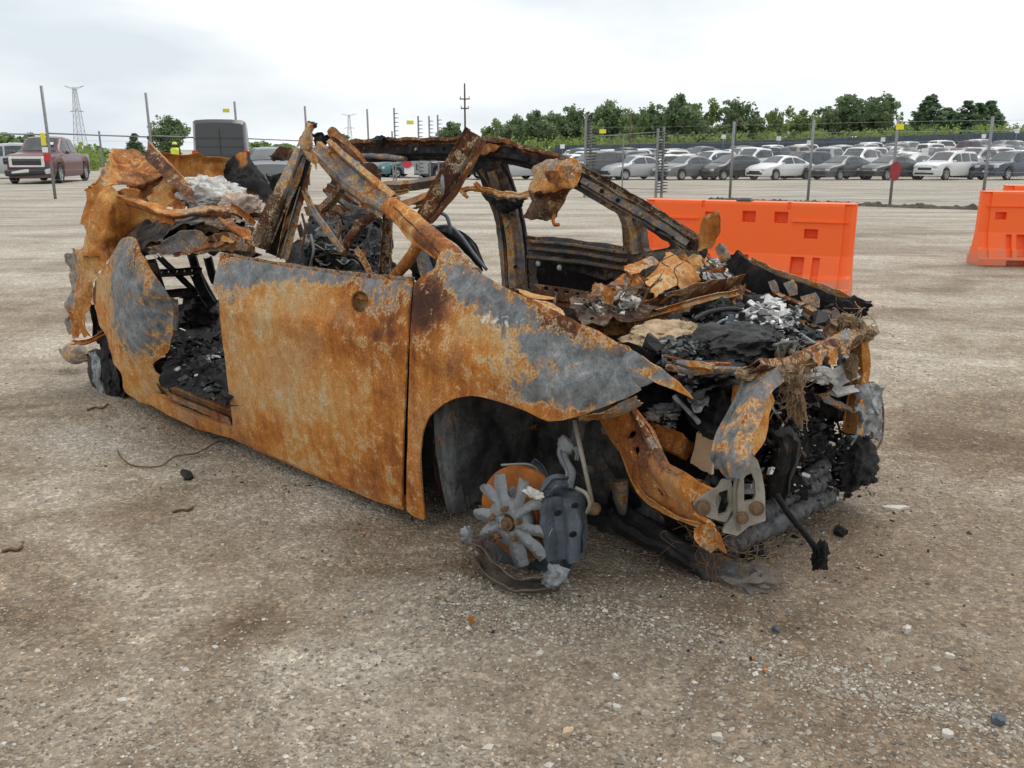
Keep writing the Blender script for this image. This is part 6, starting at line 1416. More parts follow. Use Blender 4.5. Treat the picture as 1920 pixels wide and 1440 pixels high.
# ------------------------------------------------------------------ parked vehicles
def paint(name, col, rough=0.3):
    m, nt, nodes, links, b = _nodes(name)
    tc = nodes.new('ShaderNodeTexCoord').outputs['Object']
    sep = nodes.new('ShaderNodeSeparateXYZ'); links.new(tc, sep.inputs[0])
    dust = math_(nt, 'ADD', math_(nt, 'MULTIPLY', noise_(nt, tc, 3.0, 6, 0.7), 0.55), math_(nt, 'MULTIPLY', math_(nt, 'SUBTRACT', 0.75, sep.outputs['Z']), 0.35))
    c = mix_(nt, ramp_(nt, dust, [(0.32, 0.03), (0.6, 0.4)]), col, (0.30, 0.28, 0.25))
    links.new(c, b.inputs['Base Color'])
    links.new(ramp_(nt, dust, [(0.3, rough), (0.6, 0.65)]), b.inputs['Roughness'])
    b.inputs['Coat Weight'].default_value = 0.2
    b.inputs['Coat Roughness'].default_value = 0.2
    return m
PAINTS = {k: paint(k + '_car_paint', c) for k, c in {'white': (0.72, 0.73, 0.73), 'silver': (0.42, 0.44, 0.46), 'grey': (0.13, 0.14, 0.15), 'black': (0.015, 0.016, 0.019), 'navy': (0.02, 0.035, 0.08), 'maroon': (0.085, 0.010, 0.016), 'teal': (0.05, 0.16, 0.19), 'beige': (0.36, 0.32, 0.26), 'charcoal': (0.05, 0.055, 0.062), 'slate': (0.030, 0.032, 0.037)}.items()}
def glass_mat():
    m, nt, nodes, links, b = _nodes('car_glass')
    tc = nodes.new('ShaderNodeTexCoord').outputs['Object']
    links.new(ramp_(nt, noise_(nt, tc, 2, 3), [(0.3, (0.02, 0.025, 0.028)), (0.7, (0.06, 0.07, 0.075))]), b.inputs['Base Color'])
    b.inputs['Roughness'].default_value = 0.12
    b.inputs['Specular IOR Level'].default_value = 0.8
    return m
M_GLASS = glass_mat()
M_TYRE = pmat('tyre_rubber', (0.025, 0.025, 0.026), 0.9, 0, 0.2)
M_RIM = pmat('alloy_rim', (0.42, 0.43, 0.44), 0.35, 0.6, 0.1)
M_TRIM = pmat('black_trim', (0.03, 0.03, 0.032), 0.6, 0, 0.2)
M_LAMP = pmat('headlamp_lens', (0.55, 0.57, 0.58), 0.15, 0.1, 0.1)
M_RED = pmat('red_lens', (0.45, 0.02, 0.02), 0.25, 0, 0.1)
M_CHROME = pmat('white_chrome', (0.7, 0.7, 0.68), 0.3, 0.3, 0.08)

SPEC = {
    'sedan': dict(W=0.91, xw=(-1.38, 1.42), r=0.325,
        belt=[(-2.38, .62), (-2.30, .88), (-1.6, .96), (0, .93), (1.0, .93), (1.9, .80), (2.25, .68), (2.38, .52)],
        roof=[(-2.38, .64), (-2.30, .92), (-1.72, 1.02), (-1.35, 1.18), (-0.75, 1.40), (-0.1, 1.45), (0.35, 1.40), (1.12, 1.0), (1.9, .87), (2.25, .72), (2.38, .54)], win=((-1.30, -.26), (-.18, .82)), ws=(0.38, 1.08), rg=(-1.66, -0.86), rw=.60),
    'suv': dict(W=0.93, xw=(-1.35, 1.42), r=0.365,
        belt=[(-2.30, .62), (-2.25, 1.0), (-1.5, 1.06), (0, 1.03), (1.0, 1.04), (1.9, .98), (2.22, .86), (2.34, .60)],
        roof=[(-2.30, .64), (-2.27, 1.04), (-2.12, 1.55), (-1.85, 1.67), (-0.6, 1.72), (0.25, 1.66), (1.02, 1.12), (1.9, 1.05), (2.22, .90), (2.34, .62)], win=((-1.98, -1.15), (-1.05, -.20), (-.12, .74)), ws=(0.30, 0.98), rg=(-2.25, -2.08), rw=.68),
    'hatch': dict(W=0.88, xw=(-1.25, 1.32), r=0.315,
        belt=[(-2.08, .60), (-2.02, .93), (-1.4, .98), (0, .92), (0.95, .92), (1.7, .80), (2.02, .68), (2.15, .50)],
        roof=[(-2.08, .62), (-2.03, .97), (-1.75, 1.28), (-1.35, 1.42), (-0.4, 1.50), (0.15, 1.46), (1.18, .98), (1.7, .86), (2.02, .71), (2.15, .52)], win=((-1.58, -.36), (-.28, .78)), ws=(0.22, 1.10), rg=(-1.98, -1.42), rw=.62),
    'pickup': dict(W=1.0, xw=(-1.75, 1.85), r=0.41,
        belt=[(-2.85, .75), (-2.82, 1.18), (-0.95, 1.20), (-0.9, 1.20), (1.0, 1.20), (2.4, 1.14), (2.72, 1.05), (2.85, .70)],
        roof=[(-2.85, .76), (-2.82, 1.20), (-0.98, 1.22), (-0.88, 1.55), (-0.75, 1.86), (0.1, 1.93), (0.5, 1.88), (1.25, 1.30), (2.4, 1.20), (2.72, 1.09), (2.85, .72)], win=((-.72, .02), (.10, .95)), ws=(0.55, 1.20), rg=(-0.93, -0.80), rw=.72),
    'van': dict(W=1.0, xw=(-1.7, 1.9), r=0.36,
        belt=[(-2.75, .6), (-2.72, 1.25), (-1.0, 1.25), (1.4, 1.2), (2.3, 1.05), (2.6, .9), (2.75, .6)],
        roof=[(-2.75, .62), (-2.73, 1.3), (-2.66, 2.40), (-2.5, 2.52), (0.9, 2.52), (1.3, 2.4), (1.95, 1.3), (2.4, 1.12), (2.6, .95), (2.75, .62)], win=((.2, 1.1),), ws=(1.33, 1.92), rg=None, rw=.88),
}

def car_meshes(kind, lite=False):
    s = SPEC[kind]
    W, r = s['W'], s['r']
    xs = [p[0] for p in s['roof']] + [p[0] for p in s['belt']]
    x0, x1 = min(xs), max(xs)
    arch = []
    if not lite:
        for xw in s['xw']:
            arch += [xw + (r + .06) * math.cos(t) for t in np.linspace(0, math.pi, 11)]
    X = np.unique(np.round(np.r_[np.linspace(x0, x1, 12 if lite else 30), xs, arch], 3))
    def sec(x):
        zb_ = np.interp(x, *zip(*s['belt'])); zr = np.interp(x, *zip(*s['roof']))
        e = (x - x0) / (x1 - x0)
        hw = W * (1 - 0.22 * max(0, (e - .86) / .14) ** 2 - 0.16 * max(0, (.10 - e) / .10) ** 2)
        k = np.clip((zr - zb_) / 0.35, 0, 1)
        rw = hw * (0.86 * (1 - k) + k * s['rw'] / W)
        zl = 0.26
        for xw in s['xw']:
            q = (r + .06) ** 2 - (x - xw) ** 2
            if q > 0 and not lite: zl = max(zl, r + math.sqrt(q) * 0.98)
        zl = min(zl, zb_ - .06)
        zm = zl + (zb_ - zl) * 0.55
        return [(hw * .93, zl), (hw * .985, min(zl + .12, zm)), (hw, zm), (hw * .975, zb_ - .03), (hw * .955, zb_), (rw + .02, zr - .055 * k - .01), (rw * .93, zr - .012), (rw * .5, zr + .015), (0, zr + .022)]
    prof = np.array([sec(x) for x in X])
    m = prof.shape[1]
    full = np.concatenate([prof, (prof * np.array([-1, 1]))[:, ::-1][:, 1:]], 1)
    k = full.shape[1]
    v = np.array([(X[i], full[i, j, 0], full[i, j, 1]) for i in range(len(X)) for j in range(k)])
    f = [tuple(q) for q in grid_faces(len(X), k)]
    f.append(tuple(range(k))); f.append(tuple((len(X) - 1) * k + j for j in range(k))[::-1])
    out = {'body': (v, f)}
    def strip(xa, xb, lo, hi, j0, j1, side, n=8, off=.012):
        q = []
        for x in np.linspace(xa, xb, n):
            p = np.array(sec(x)); a, b_ = p[j0], p[j1]
            for t in (lo, hi):
                w = a * (1 - t) + b_ * t
                q.append((x, side * (w[0] + off), w[1]))
        return np.array(q), [tuple(h) for h in grid_faces(n, 2)]
    wins = []
    for xa, xb in ([(s['win'][0][0], s['win'][-1][1])] if lite else s['win']):
        for sd in (1, -1): wins.append(strip(xa, xb, .10, .90, 4, 5, sd))
    def top(xa, xb, n=6):
        q = []
        for x in np.linspace(xa, xb, n):
            p = np.array(sec(x))
            for y in np.linspace(-.9, .9, 7):
                q.append((x, y * p[6][0], np.interp(abs(y) * p[6][0], [0, p[7][0], p[6][0]], [p[8][1], p[7][1], p[6][1]]) + .014))
        return np.array(q), [tuple(h) for h in grid_faces(n, 7)]
    out['windscreen'] = top(*s['ws'])
    if s['rg']: out['rear_window'] = top(*s['rg'])
    out['side_windows'] = wins
    return out, sec, x0, x1

def build_car(name, kind, col, lite=False):
    """root + parts in the vehicle's own axes (x forward)"""
    parts, sec, x0, x1 = car_meshes(kind, lite)
    s = SPEC[kind]
    root = empty(name)
    body = mk('body', *parts['body'], PAINTS[col], root, smooth=False)
    md = body.modifiers.new('edges', 'EDGE_SPLIT'); md.split_angle = math.radians(38)
    body.data.polygons.foreach_set('use_smooth', np.ones(len(body.data.polygons), bool))
    mk('windscreen', *parts['windscreen'], M_GLASS, root)
    if 'rear_window' in parts: mk('rear_window', *parts['rear_window'], M_GLASS, root)
    if lite:
        for a, b_ in parts['side_windows']: mk('side_window', a, b_, M_GLASS, root)
    else:
        for a, b_ in parts['side_windows']: mk('side_window', a, b_, M_GLASS, root)
        MB().box(((x0 + x1) / 2, 0, .42), (x1 - x0 - .5, s['W'] * 1.5, .34)).build('underbody', M_TRIM, root)
        zf = np.interp(x1 - .12, *zip(*s['belt']))
        for sd in (1, -1):
            hl = MB().box((x1 - .14, sd * s['W'] * .64, zf - .06), (.22, .34, .15), np.array(Matrix.Rotation(sd * -.35, 3, 'Z')), bevel=.03).build('headlight', M_LAMP, root)
            zt = np.interp(x0 + .06, *zip(*s['belt']))
            MB().box((x0 + .06, sd * s['W'] * .74, zt - .12), (.14, .26, .20), bevel=.03).build('taillight', M_RED, root)
            MB().box((s['ws'][1] - .12, sd * (s['W'] + .09), np.interp(s['ws'][1], *zip(*s['belt'])) + .08), (.10, .18, .13), bevel=.03).build('door_mirror', PAINTS[col], root)
        MB().box((x1 - .035, 0, zf - .18), (.10, s['W'] * .95, .16), bevel=.02).build('grille', M_TRIM, root)
        MB().box((x1 - .06, 0, .40), (.14, s['W'] * 1.35, .14), bevel=.02).build('lower_grille', M_TRIM, root)
        MB().box((x1 - .002, 0, .52), (.02, .36, .11)).build('number_plate', M_CHROME, root)
    for xw in s['xw']:
        for sd in (1, -1):
            Mw = Matrix.Translation((xw, sd * (s['W'] - .11), s['r'])) @ Matrix.Rotation(-sd * math.pi / 2, 4, 'X')
            r = s['r']
            wv = MB().lathe([(r * .66, -.10), (r * .93, -.10), (r, -.07), (r, .07), (r * .93, .10), (r * .66, .10)], Mw, 12 if lite else 22, True)
            if lite:
                wv.build('wheel', M_TYRE, root)
            else:
                w = wv.build('wheel', M_TYRE, root, smooth=True)
                rb = MB().lathe([(r * .67, -.06), (r * .67, .085), (r * .60, .07), (r * .58, .02), (r * .18, .03), (r * .14, .06)], Mw, 22)
                for q in range(5):
                    Ms = Mw @ Matrix.Rotation(q * 2 * math.pi / 5, 4, 'Z')
                    rb.add([tuple(Ms @ Vector(p)) for p in ((.03, -.03, .055), (r * .6, -.045, .07), (r * .6, .045, .07), (.03, .03, .055))], [(0, 1, 2, 3)])
                rb.build('rim', M_RIM, w, smooth=False)
    return root

PROTO = {}
def place_car(kind, col, loc, rz, label, group=None, name=None, lite=False, s=1.0):
    key = (kind, col, lite)
    nm = name or {'sedan': 'parked_sedan', 'suv': 'parked_suv', 'hatch': 'parked_hatchback', 'pickup': 'parked_pickup', 'van': 'parked_van'}[kind]
    if key not in PROTO:
        PROTO[key] = o = build_car(nm, kind, col, lite)
    else:
        o = copy_tree(PROTO[key])
    o.location = loc; o.rotation_euler = (0, 0, rz)
    o.scale = (s, s, s)
    tag(o, label, {'sedan': 'car', 'suv': 'car', 'hatch': 'car', 'pickup': 'truck', 'van': 'van'}[kind], group)
    return o

# front row across the lot, each one told apart by its neighbours
ROW = 57.5
HEAD = math.radians(214)
front_row = [(1112, 'suv', 'charcoal', 'dark grey SUV in the front row beside the teal car, behind the fence corner'),
             (1190, 'sedan', 'silver', 'silver sedan in the front row just left of the striped fence post'),
             (1290, 'sedan', 'grey', 'grey sedan with a crushed nose in the front row right of the striped fence post'),
             (1368, 'hatch', 'black', 'black hatchback in the front row left of the wide silver sedan'),
             (1462, 'sedan', 'white', 'pale silver sedan with a bent hood in the front row between two dark cars'),
             (1580, 'sedan', 'charcoal', 'charcoal sedan in the front row above the right end of the long orange barrier'),
             (1668, 'sedan', 'black', 'black sedan in the front row directly behind the red board on the fence'),
             (1772, 'suv', 'white', 'white SUV in the front row at the right, beside the red board'),
             (1888, 'suv', 'navy', 'dark blue SUV in the front row at the far right edge'),
             (965, 'sedan', 'silver', 'white and silver sedan seen through the far rear door window frame of the wreck'),
             (850, 'suv', 'black', 'black SUV in the front row behind the tilted brown header beam'),
             (770, 'hatch', 'teal', 'teal hatchback in the front row behind the grey gate sign'),
             (708, 'suv', 'silver', 'silver SUV in the front row left of the red and white gate disc')]
for px_, kind, col, lab in front_row:
    place_car(kind, col, ground_pt(px_, ROW), HEAD + random.uniform(-.06, .06), lab, 'cars parked in the front row')
for px_, Y_, kind, col, lab in ((1150, 64, 'hatch', 'teal', 'teal car half hidden behind the dark grey SUV and the silver sedan'), (1500, 63, 'suv', 'navy', 'dark blue SUV in the second row right of the pale silver sedan'), (1830, 64.5, 'pickup', 'silver', 'silver pickup in the second row behind the white SUV')):
    place_car(kind, col, ground_pt(px_, Y_), HEAD + random.uniform(-.1, .1), lab, 'cars parked in the second row')

rowcols = ['white'] * 6 + ['silver'] * 5 + ['grey', 'charcoal', 'black', 'navy', 'maroon', 'beige']
rnd = random.Random(5)
MARKS = [(1000, 'left of the fence corner'), (1112, 'above the dark grey SUV'), (1190, 'above the silver sedan by the striped post'), (1290, 'above the grey sedan'), (1368, 'above the black hatchback'), (1462, 'above the pale silver sedan'), (1580, 'above the charcoal sedan'), (1668, 'above the red board'), (1772, 'above the white SUV'), (1888, 'above the dark blue SUV at the right edge')]
ORD = ['first', 'second', 'third', 'fourth', 'fifth', 'sixth', 'seventh', 'eighth', 'ninth', 'tenth', 'eleventh', 'twelfth', 'thirteenth', 'fourteenth', 'fifteenth']
def back_label(kind, col, ri, px_):
    m_ = min(MARKS, key=lambda q: abs(q[0] - px_))[1]
    lab_ = f"{col} {'SUV' if kind == 'suv' else 'hatchback' if kind == 'hatch' else kind} in the {ORD[ri]} back row, {m_}"
    if lab_ in SEEN: lab_ = lab_.replace(', ', ', second of two ', 1)
    SEEN.add(lab_)
    return lab_
SEEN = set()
for ri, Y_ in enumerate((66, 71, 76, 81.5, 87, 93, 99, 105)):
    px_ = 1065 + rnd.uniform(0, 40) if ri > 2 else 940 + rnd.uniform(0, 40)
    while px_ < 1960:
        kind = rnd.choice(['sedan', 'sedan', 'suv', 'suv', 'hatch', 'hatch', 'pickup'] if ri < 6 else ['sedan', 'suv', 'van', 'hatch'])
        if kind == 'van': kind = 'suv'
        col = rnd.choice(rowcols)
        place_car(kind, col, ground_pt(px_, Y_ + rnd.uniform(-.8, .8)), HEAD + rnd.uniform(-.15, .15) + (math.pi if ri % 2 else 0), back_label(kind, col, ri, px_), 'cars in the crowded back rows', lite=True)
        px_ += 1700 / Y_ * rnd.uniform(3.1, 4.3)

# red pickup on the left
tk = place_car('pickup', 'maroon', ground_pt(98, 41.0), math.radians(279), 'maroon pickup truck with white grille frame and hanging front bumper at the left edge', name='parked_pickup')
for ch in list(tk.children):
    if ch.name.split('.')[0] in ('grille', 'lower_grille', 'number_plate', 'headlight'):
        for g_ in list(ch.children): bpy.data.objects.remove(g_)
        bpy.data.objects.remove(ch)
gr = MB()
for c_, s_ in (((2.80, 0, 1.06), (.12, 1.30, .10)), ((2.84, 0, .72), (.12, 1.30, .08)), ((2.83, .62, .89), (.12, .12, .42)), ((2.83, -.62, .89), (.12, .12, .42))): gr.box(c_, s_, bevel=.02)
gf = gr.build('grille_frame', M_CHROME, tk)
MB().box((2.80, 0, .89), (.08, 1.16, .30)).build('grille_mesh', M_TRIM, gf)
bb = MB().box((2.90, .1, .50), (.20, 1.9, .26), np.array(Matrix.Rotation(.05, 3, 'X') @ Matrix.Rotation(.06, 3, 'Z')), bevel=.05).build('front_bumper', M_TRIM, tk)
MB().box((2.99, -.35, .50), (.10, .9, .13), np.array(Matrix.Rotation(.10, 3, 'X')), bevel=.03).build('bumper_cover_strip', M_CHROME, bb)
MB().box((2.98, .85, .52), (.12, .3, .2), np.array(Matrix.Rotation(.2, 3, 'X')), bevel=.04).build('fog_lamp_surround', M_LAMP, bb)
MB().box((2.74, -.82, .93), (.12, .22, .26), bevel=.03).build('headlight_hole', M_TRIM, tk)
MB().box((0.95, .40, 1.64), (.01, .26, .14), np.array(Matrix.Rotation(-.8, 3, 'Y'))).build('windscreen_sticker', M_CHROME, tk)

# dark van seen from behind
vn = place_car('van', 'slate', ground_pt(425, 33.0), math.radians(105), 'dark grey high roof van seen from behind above the rusty tail of the wreck', name='parked_van', s=0.92)
MB().box((-2.752, 0, 1.45), (.02, .03, 1.5)).build('door_seam', M_TRIM, vn)
for i in range(4): MB().box((-2.745 + .012 * i, 0, 1.0 + .3 * i), (.03, 1.7 - .03 * i, .04)).build('door_rib', PAINTS['slate'], vn)
for sd in (1, -1): MB().box((-2.70, sd * .86, 1.36), (.14, .22, .22), bevel=.03).build('brake_light', M_RED, vn)
place_car('sedan', 'grey', ground_pt(512, 31.5), math.radians(104), 'grey blue sedan seen from behind to the right of the dark van')
place_car('suv', 'silver', ground_pt(12, 47), math.radians(200), 'silver car at the left edge partly hidden by the maroon pickup')

# ------------------------------------------------------------------ trees and scrub
def leaf_mat(name, lo, hi):
    m, nt, nodes, links, b = _nodes(name)
    c = attr_(nt, 'c')
    links.new(ramp_(nt, c, [(0.0, lo), (1.0, hi)]), b.inputs['Base Color'])
    b.inputs['Roughness'].default_value = 0.75
    b.inputs['Specular IOR Level'].default_value = 0.2
    b.inputs['Subsurface Weight'].default_value = 0.0
    tr = nodes.new('ShaderNodeBsdfTranslucent')
    mx = nodes.new('ShaderNodeMixShader'); mx.inputs[0].default_value = 0.35
    links.new(ramp_(nt, c, [(0.0, lo), (1.0, hi)]), tr.inputs['Color'])
    links.new(b.outputs[0], mx.inputs[1]); links.new(tr.outputs[0], mx.inputs[2])
    links.new(mx.outputs[0], nodes['Material Output'].inputs['Surface'])
    return m
M_LEAF = [leaf_mat('dark_leaf', (0.085, 0.135, 0.070), (0.25, 0.335, 0.17)), leaf_mat('mid_leaf', (0.11, 0.17, 0.065), (0.32, 0.41, 0.17)), leaf_mat('pine_leaf', (0.075, 0.13, 0.075), (0.21, 0.31, 0.17))]  # leaf greens lightened and greyed to carry distance haze
M_SCRUB = leaf_mat('scrub_leaf', (0.13, 0.20, 0.05), (0.34, 0.43, 0.13))
M_BARK = pmat('bark', (0.09, 0.07, 0.055), 0.95, 0, 0.3, 6, 0.6)

def leaves(cent, rad, per, size, seed):
    r = np.random.default_rng(seed)
    n = len(cent) * per
    d_ = r.normal(0, 1, (n, 3)); d_ /= np.linalg.norm(d_, axis=1)[:, None]
    c = np.repeat(cent, per, 0) + d_ * (np.repeat(rad, per)[:, None]) * (r.random((n, 1)) ** 0.45)
    a = r.normal(0, 1, (n, 3)); a /= np.linalg.norm(a, axis=1)[:, None]
    b_ = np.cross(a, r.normal(0, 1, (n, 3))); b_ /= np.linalg.norm(b_, axis=1)[:, None]
    s = size * (0.6 + 0.8 * r.random((n, 1)))
    v = np.stack([c - a * s * .5, c + b_ * s * .32, c + a * s * .5, c - b_ * s * .32], 1).reshape(-1, 3)
    f = np.arange(4 * n).reshape(-1, 4)
    col = np.repeat(np.clip(np.repeat(r.random(len(cent)), per) * .6 + r.random(n) * .4, 0, 1), 4)
    return v, f, col

def tree_proto(kind, seed):
    """unit-height tree (1 = crown top); returns crown mesh data and trunk mesh data"""
    r = np.random.default_rng(seed)
    cs, rs = [], []
    tb = MB()
    if kind == 'pine':
        for i in range(26):
            h = 0.12 + 0.86 * i / 25
            w = 0.27 * (1 - h) ** .8 + 0.012
            for k in range(9 if i < 18 else 4):
                a = r.random() * 6.28
                cs.append((math.cos(a) * w * (.5 + .6 * r.random()), math.sin(a) * w * (.5 + .6 * r.random()), h + r.normal(0, .02))); rs.append(.035 + .05 * (1 - h))
        tb.tube([(0, 0, -.02), (0, 0, .5), (0, 0, .95)], [.02, .012, .003], 6)
        return leaves(np.array(cs), np.array(rs), 20, .05, seed), tb
    lean = r.normal(0, .03, 2)
    top = np.array([lean[0], lean[1], .55])
    tb.tube([(0, 0, -.02), tuple(top * .5), tuple(top)], [.032, .024, .014], 7)
    nl = 8
    for i in range(nl):
        a = 6.28 * i / nl + r.random()
        h0 = .22 + .35 * r.random()
        ln = .22 + .16 * r.random()
        e = np.array([math.cos(a) * ln * (.75 if h0 > .4 else 1.1), math.sin(a) * ln * (.75 if h0 > .4 else 1.1), h0 + .12 + .28 * r.random()])
        s0 = np.array([lean[0] * h0, lean[1] * h0, h0])
        tb.tube([tuple(s0), tuple((s0 + e) / 2 + (0, 0, .03)), tuple(e)], [.014, .009, .004], 5)
        for k in range(5):
            cs.append(e + r.normal(0, .06, 3)); rs.append(.055 + .05 * r.random())
    for i in range(74):
        d_ = r.normal(0, 1, 3); d_ /= np.linalg.norm(d_)
        q = np.array([lean[0], lean[1], .53]) + d_ * np.array([.31, .31, .43]) * (.35 + .62 * r.random())
        if q[2] < .08: q[2] = .08 + .2 * r.random()
        cs.append(q); rs.append(.06 + .06 * r.random())
    return leaves(np.array(cs), np.array(rs), 44, .055, seed), tb

TREES = []
for i in range(5):
    TREES.append((tree_proto('leaf', 300 + i), i % 2))
for i in range(2):
    TREES.append((tree_proto('pine', 320 + i), 2))
TCACHE = {}
def tree(px_, top_y, wpx, Y_, variant, label, group=None, rz=None):
    g_ = ground_pt(px_, Y_)
    dpt = Y_ * math.cos(TILT) + (CAM_H - g_.z) * math.sin(TILT)
    H = CAM_H + (280 - top_y) / 1700 * dpt - g_.z
    root = empty('conifer_tree' if variant > 4 else 'leafy_tree', g_, rnd.random() * 6.28 if rz is None else rz)
    (lv, lf, lc), tb = TREES[variant][0]
    if variant not in TCACHE:
        a = mk('crown', lv, lf, M_LEAF[TREES[variant][1]], root, {'c': lc}, smooth=False)
        b_ = tb.build('trunk', M_BARK, root, smooth=True)
        TCACHE[variant] = (a, b_)
    else:
        for o in TCACHE[variant]:
            c = o.copy(); COL.objects.link(c); c.parent = root
    wd = wpx / 1700 * dpt / (0.62 if variant < 5 else 0.42)
    root.scale = (wd, wd, H)
    tag(root, label, 'tree', group)
    return root

tcount = 0
ORD2 = ['', *ORD, 'sixteenth', 'seventeenth', 'eighteenth', 'nineteenth', 'twentieth', 'twenty first', 'twenty second']
named = {850: 'small round leafy tree left of the utility pole, apart from the tree line', 1150: 'tall broad leafy tree standing above the yellow tag on the fence corner', 1265: 'tallest dark leafy tree above the striped fence post', 1380: 'loose leafy tree rising between two gaps in the tree line', 1450: 'thin wispy tree between the loose tree and the rounded pale tree', 1590: 'large rounded tree at the right of the tree line with a leaning neighbour', 1642: 'airy tree leaning right beside the large rounded tree'}
for px_, ty, w_, va in ((850, 230, 52, 0), (932, 228, 50, 1), (962, 214, 46, 2), (1000, 210, 66, 0), (1040, 206, 50, 3), (1075, 199, 60, 4), (1110, 228, 40, 1), (1150, 188, 76, 2), (1188, 206, 50, 3), (1216, 196, 60, 4), (1265, 181, 74, 0), (1304, 194, 76, 1), (1345, 232, 50, 2), (1380, 187, 66, 4), (1414, 226, 50, 1), (1450, 200, 34, 3), (1498, 206, 56, 1), (1545, 205, 50, 2), (1590, 181, 84, 0), (1642, 177, 60, 4), (1690, 226, 60, 3), (1720, 222, 40, 2)):
    tcount += 1
    tree(px_, ty, w_, 122 + rnd.uniform(0, 18), va, named.get(px_) or f'leafy tree, {ORD2[tcount]} from the left in the tree line beyond the dark screen', 'trees beyond the screen fence')
for px_, ty, w_, lab in ((1735, 186, 80, 'tall pointed conifer at the left of the conifer group on the right'), (1768, 206, 70, None), (1806, 194, 66, None), (1828, 198, 60, None), (1846, 194, 70, 'rightmost conifer of the group, next to the open sky')):
    tree(px_, ty, w_, 124 + rnd.uniform(0, 10), 5 + (px_ % 2), lab or {1768: 'second conifer from the left in the right hand conifer group', 1806: 'third conifer from the left in the right hand conifer group', 1828: 'fourth conifer from the left in the right hand conifer group'}[px_], 'conifers at the right of the tree line')
tree(320, 214, 60, 78, 2, 'rounded dark green tree left of the dark van')
tree(258, 252, 40, 80, 5, 'small dark conifer left of the rounded tree')
tree(186, 272, 40, 82, 1, 'low bush between the maroon pickup and the wreck')
for i, (px_, ty, w_) in enumerate(((-10, 238, 70), (28, 246, 60), (62, 250, 50))):
    tree(px_, ty, w_, 62 + 3 * i, (1, 3, 0)[i], ('leafy tree cut off by the left edge of the picture', 'leafy tree behind the hood of the maroon pickup', 'leafy tree behind the cab of the maroon pickup')[i])
for i, (px_, ty) in enumerate(((640, 252), (668, 262), (700, 266), (490, 262), (530, 268))):
    tree(px_, ty, 44, 118 + 4 * i, i % 5, ('low distant tree under the faint tower behind the fallen roof', 'low distant tree just right of the faint tower', 'low distant tree left of the gate posts', 'low distant tree right of the dark van', 'low distant tree left of the leaning door pillar')[i], 'low skyline trees behind the wreck')

def scrub(name, label, pxs, Y0, Y1, n, hgt, seed):
    r = np.random.default_rng(seed)
    cs, rs = [], []
    for _ in range(n):
        Y_ = Y0 + (Y1 - Y0) * r.random(); p = r.uniform(*pxs)
        g_ = ground_pt(p, Y_)
        hh = hgt * (.4 + .9 * r.random())
        for k in range(3):
            cs.append((g_.x + r.normal(0, .5), g_.y + r.normal(0, .5), g_.z + hh * (.25 + .35 * k))); rs.append(.45 + .35 * r.random())
    v, f, c = leaves(np.array(cs), np.array(rs), 14, .34, seed)
    return tag(mk(name, v, f, M_SCRUB, None, {'c': c}, smooth=False), label, 'scrub', kind='stuff')
scrub('scrub', 'pale green scrub along the foot of the tree line behind the dark screen fence', (880, 1960), 114, 121, 1100, 2.3, 401)
scrub('scrub', 'low green scrub along the skyline behind the van and the wreck', (470, 760), 105, 125, 260, 1.2, 402)
scrub('scrub', 'low green scrub on the skyline at the left edge', (-40, 180), 64, 80, 160, 1.2, 403)

# ------------------------------------------------------------------ fences, signs, poles
M_GALV = pmat('galvanised_steel', (0.23, 0.24, 0.24), 0.5, 0.4, 0.2, 12)
M_SCREEN = pmat('dark_fence_screen', (0.040, 0.060, 0.080), 0.85, 0, 0.3, 1.5, 0.3)
M_YEL = pmat('yellow_sign', (0.75, 0.66, 0.03), 0.5, 0, 0.1)
M_DKRED = pmat('red_board', (0.30, 0.03, 0.04), 0.6, 0, 0.2)
M_WHITE = pmat('white_sign', (0.75, 0.75, 0.73), 0.5, 0, 0.06)
M_INSUL = pmat('black_insulator', (0.02, 0.02, 0.022), 0.4)

sf = empty('screen_fence', ground_pt(1500, 112))
tag(sf, 'long dark blue screened fence behind the rows of parked cars', 'fence')
pxs = list(np.linspace(1040, 1980, 25))
for a, b_ in zip(pxs[:-1], pxs[1:]):
    p, q = ground_pt(a, 112), ground_pt(b_, 112)
    o0 = sf.location
    tp = 2.25
    n = 10
    v = []
    for i in range(n + 1):
        t = i / n
        w = p.lerp(q, t) - o0
        for h in (0.0, tp * .5, tp - .06 * math.sin(math.pi * t)):
            v.append((w.x, w.y + .05 * math.sin(9 * t + a) * (h > 0), w.z + h))
    mk('screen_panel', v, [tuple(h) for h in grid_faces(n + 1, 3)], M_SCREEN, sf, smooth=True, solid=.01)
    MB().tube([tuple(p - o0 + Vector((0, .08, -.05))), tuple(p - o0 + Vector((0, .08, 2.4)))], .035, 6).build('post', M_GALV, sf)

def insulator_post(root, base, h, n=14, r=.03, side=0.12, dens=1.0):
    MB().tube([tuple(base), tuple(base + Vector((0, 0, h)))], r, 8).build('post', M_GALV, root)
    ib = MB()
    for k in range(n):
        z = h * (.08 + .9 * k / n)
        ib.tube([tuple(base + Vector((r * .5, 0, z))), tuple(base + Vector((r + side * .5, -.02, z + .012))), tuple(base + Vector((r + side, -.03, z)))], [.022, .016, .012], 6)
    o = ib.build('insulator', M_INSUL, root); o['kind'] = 'stuff'

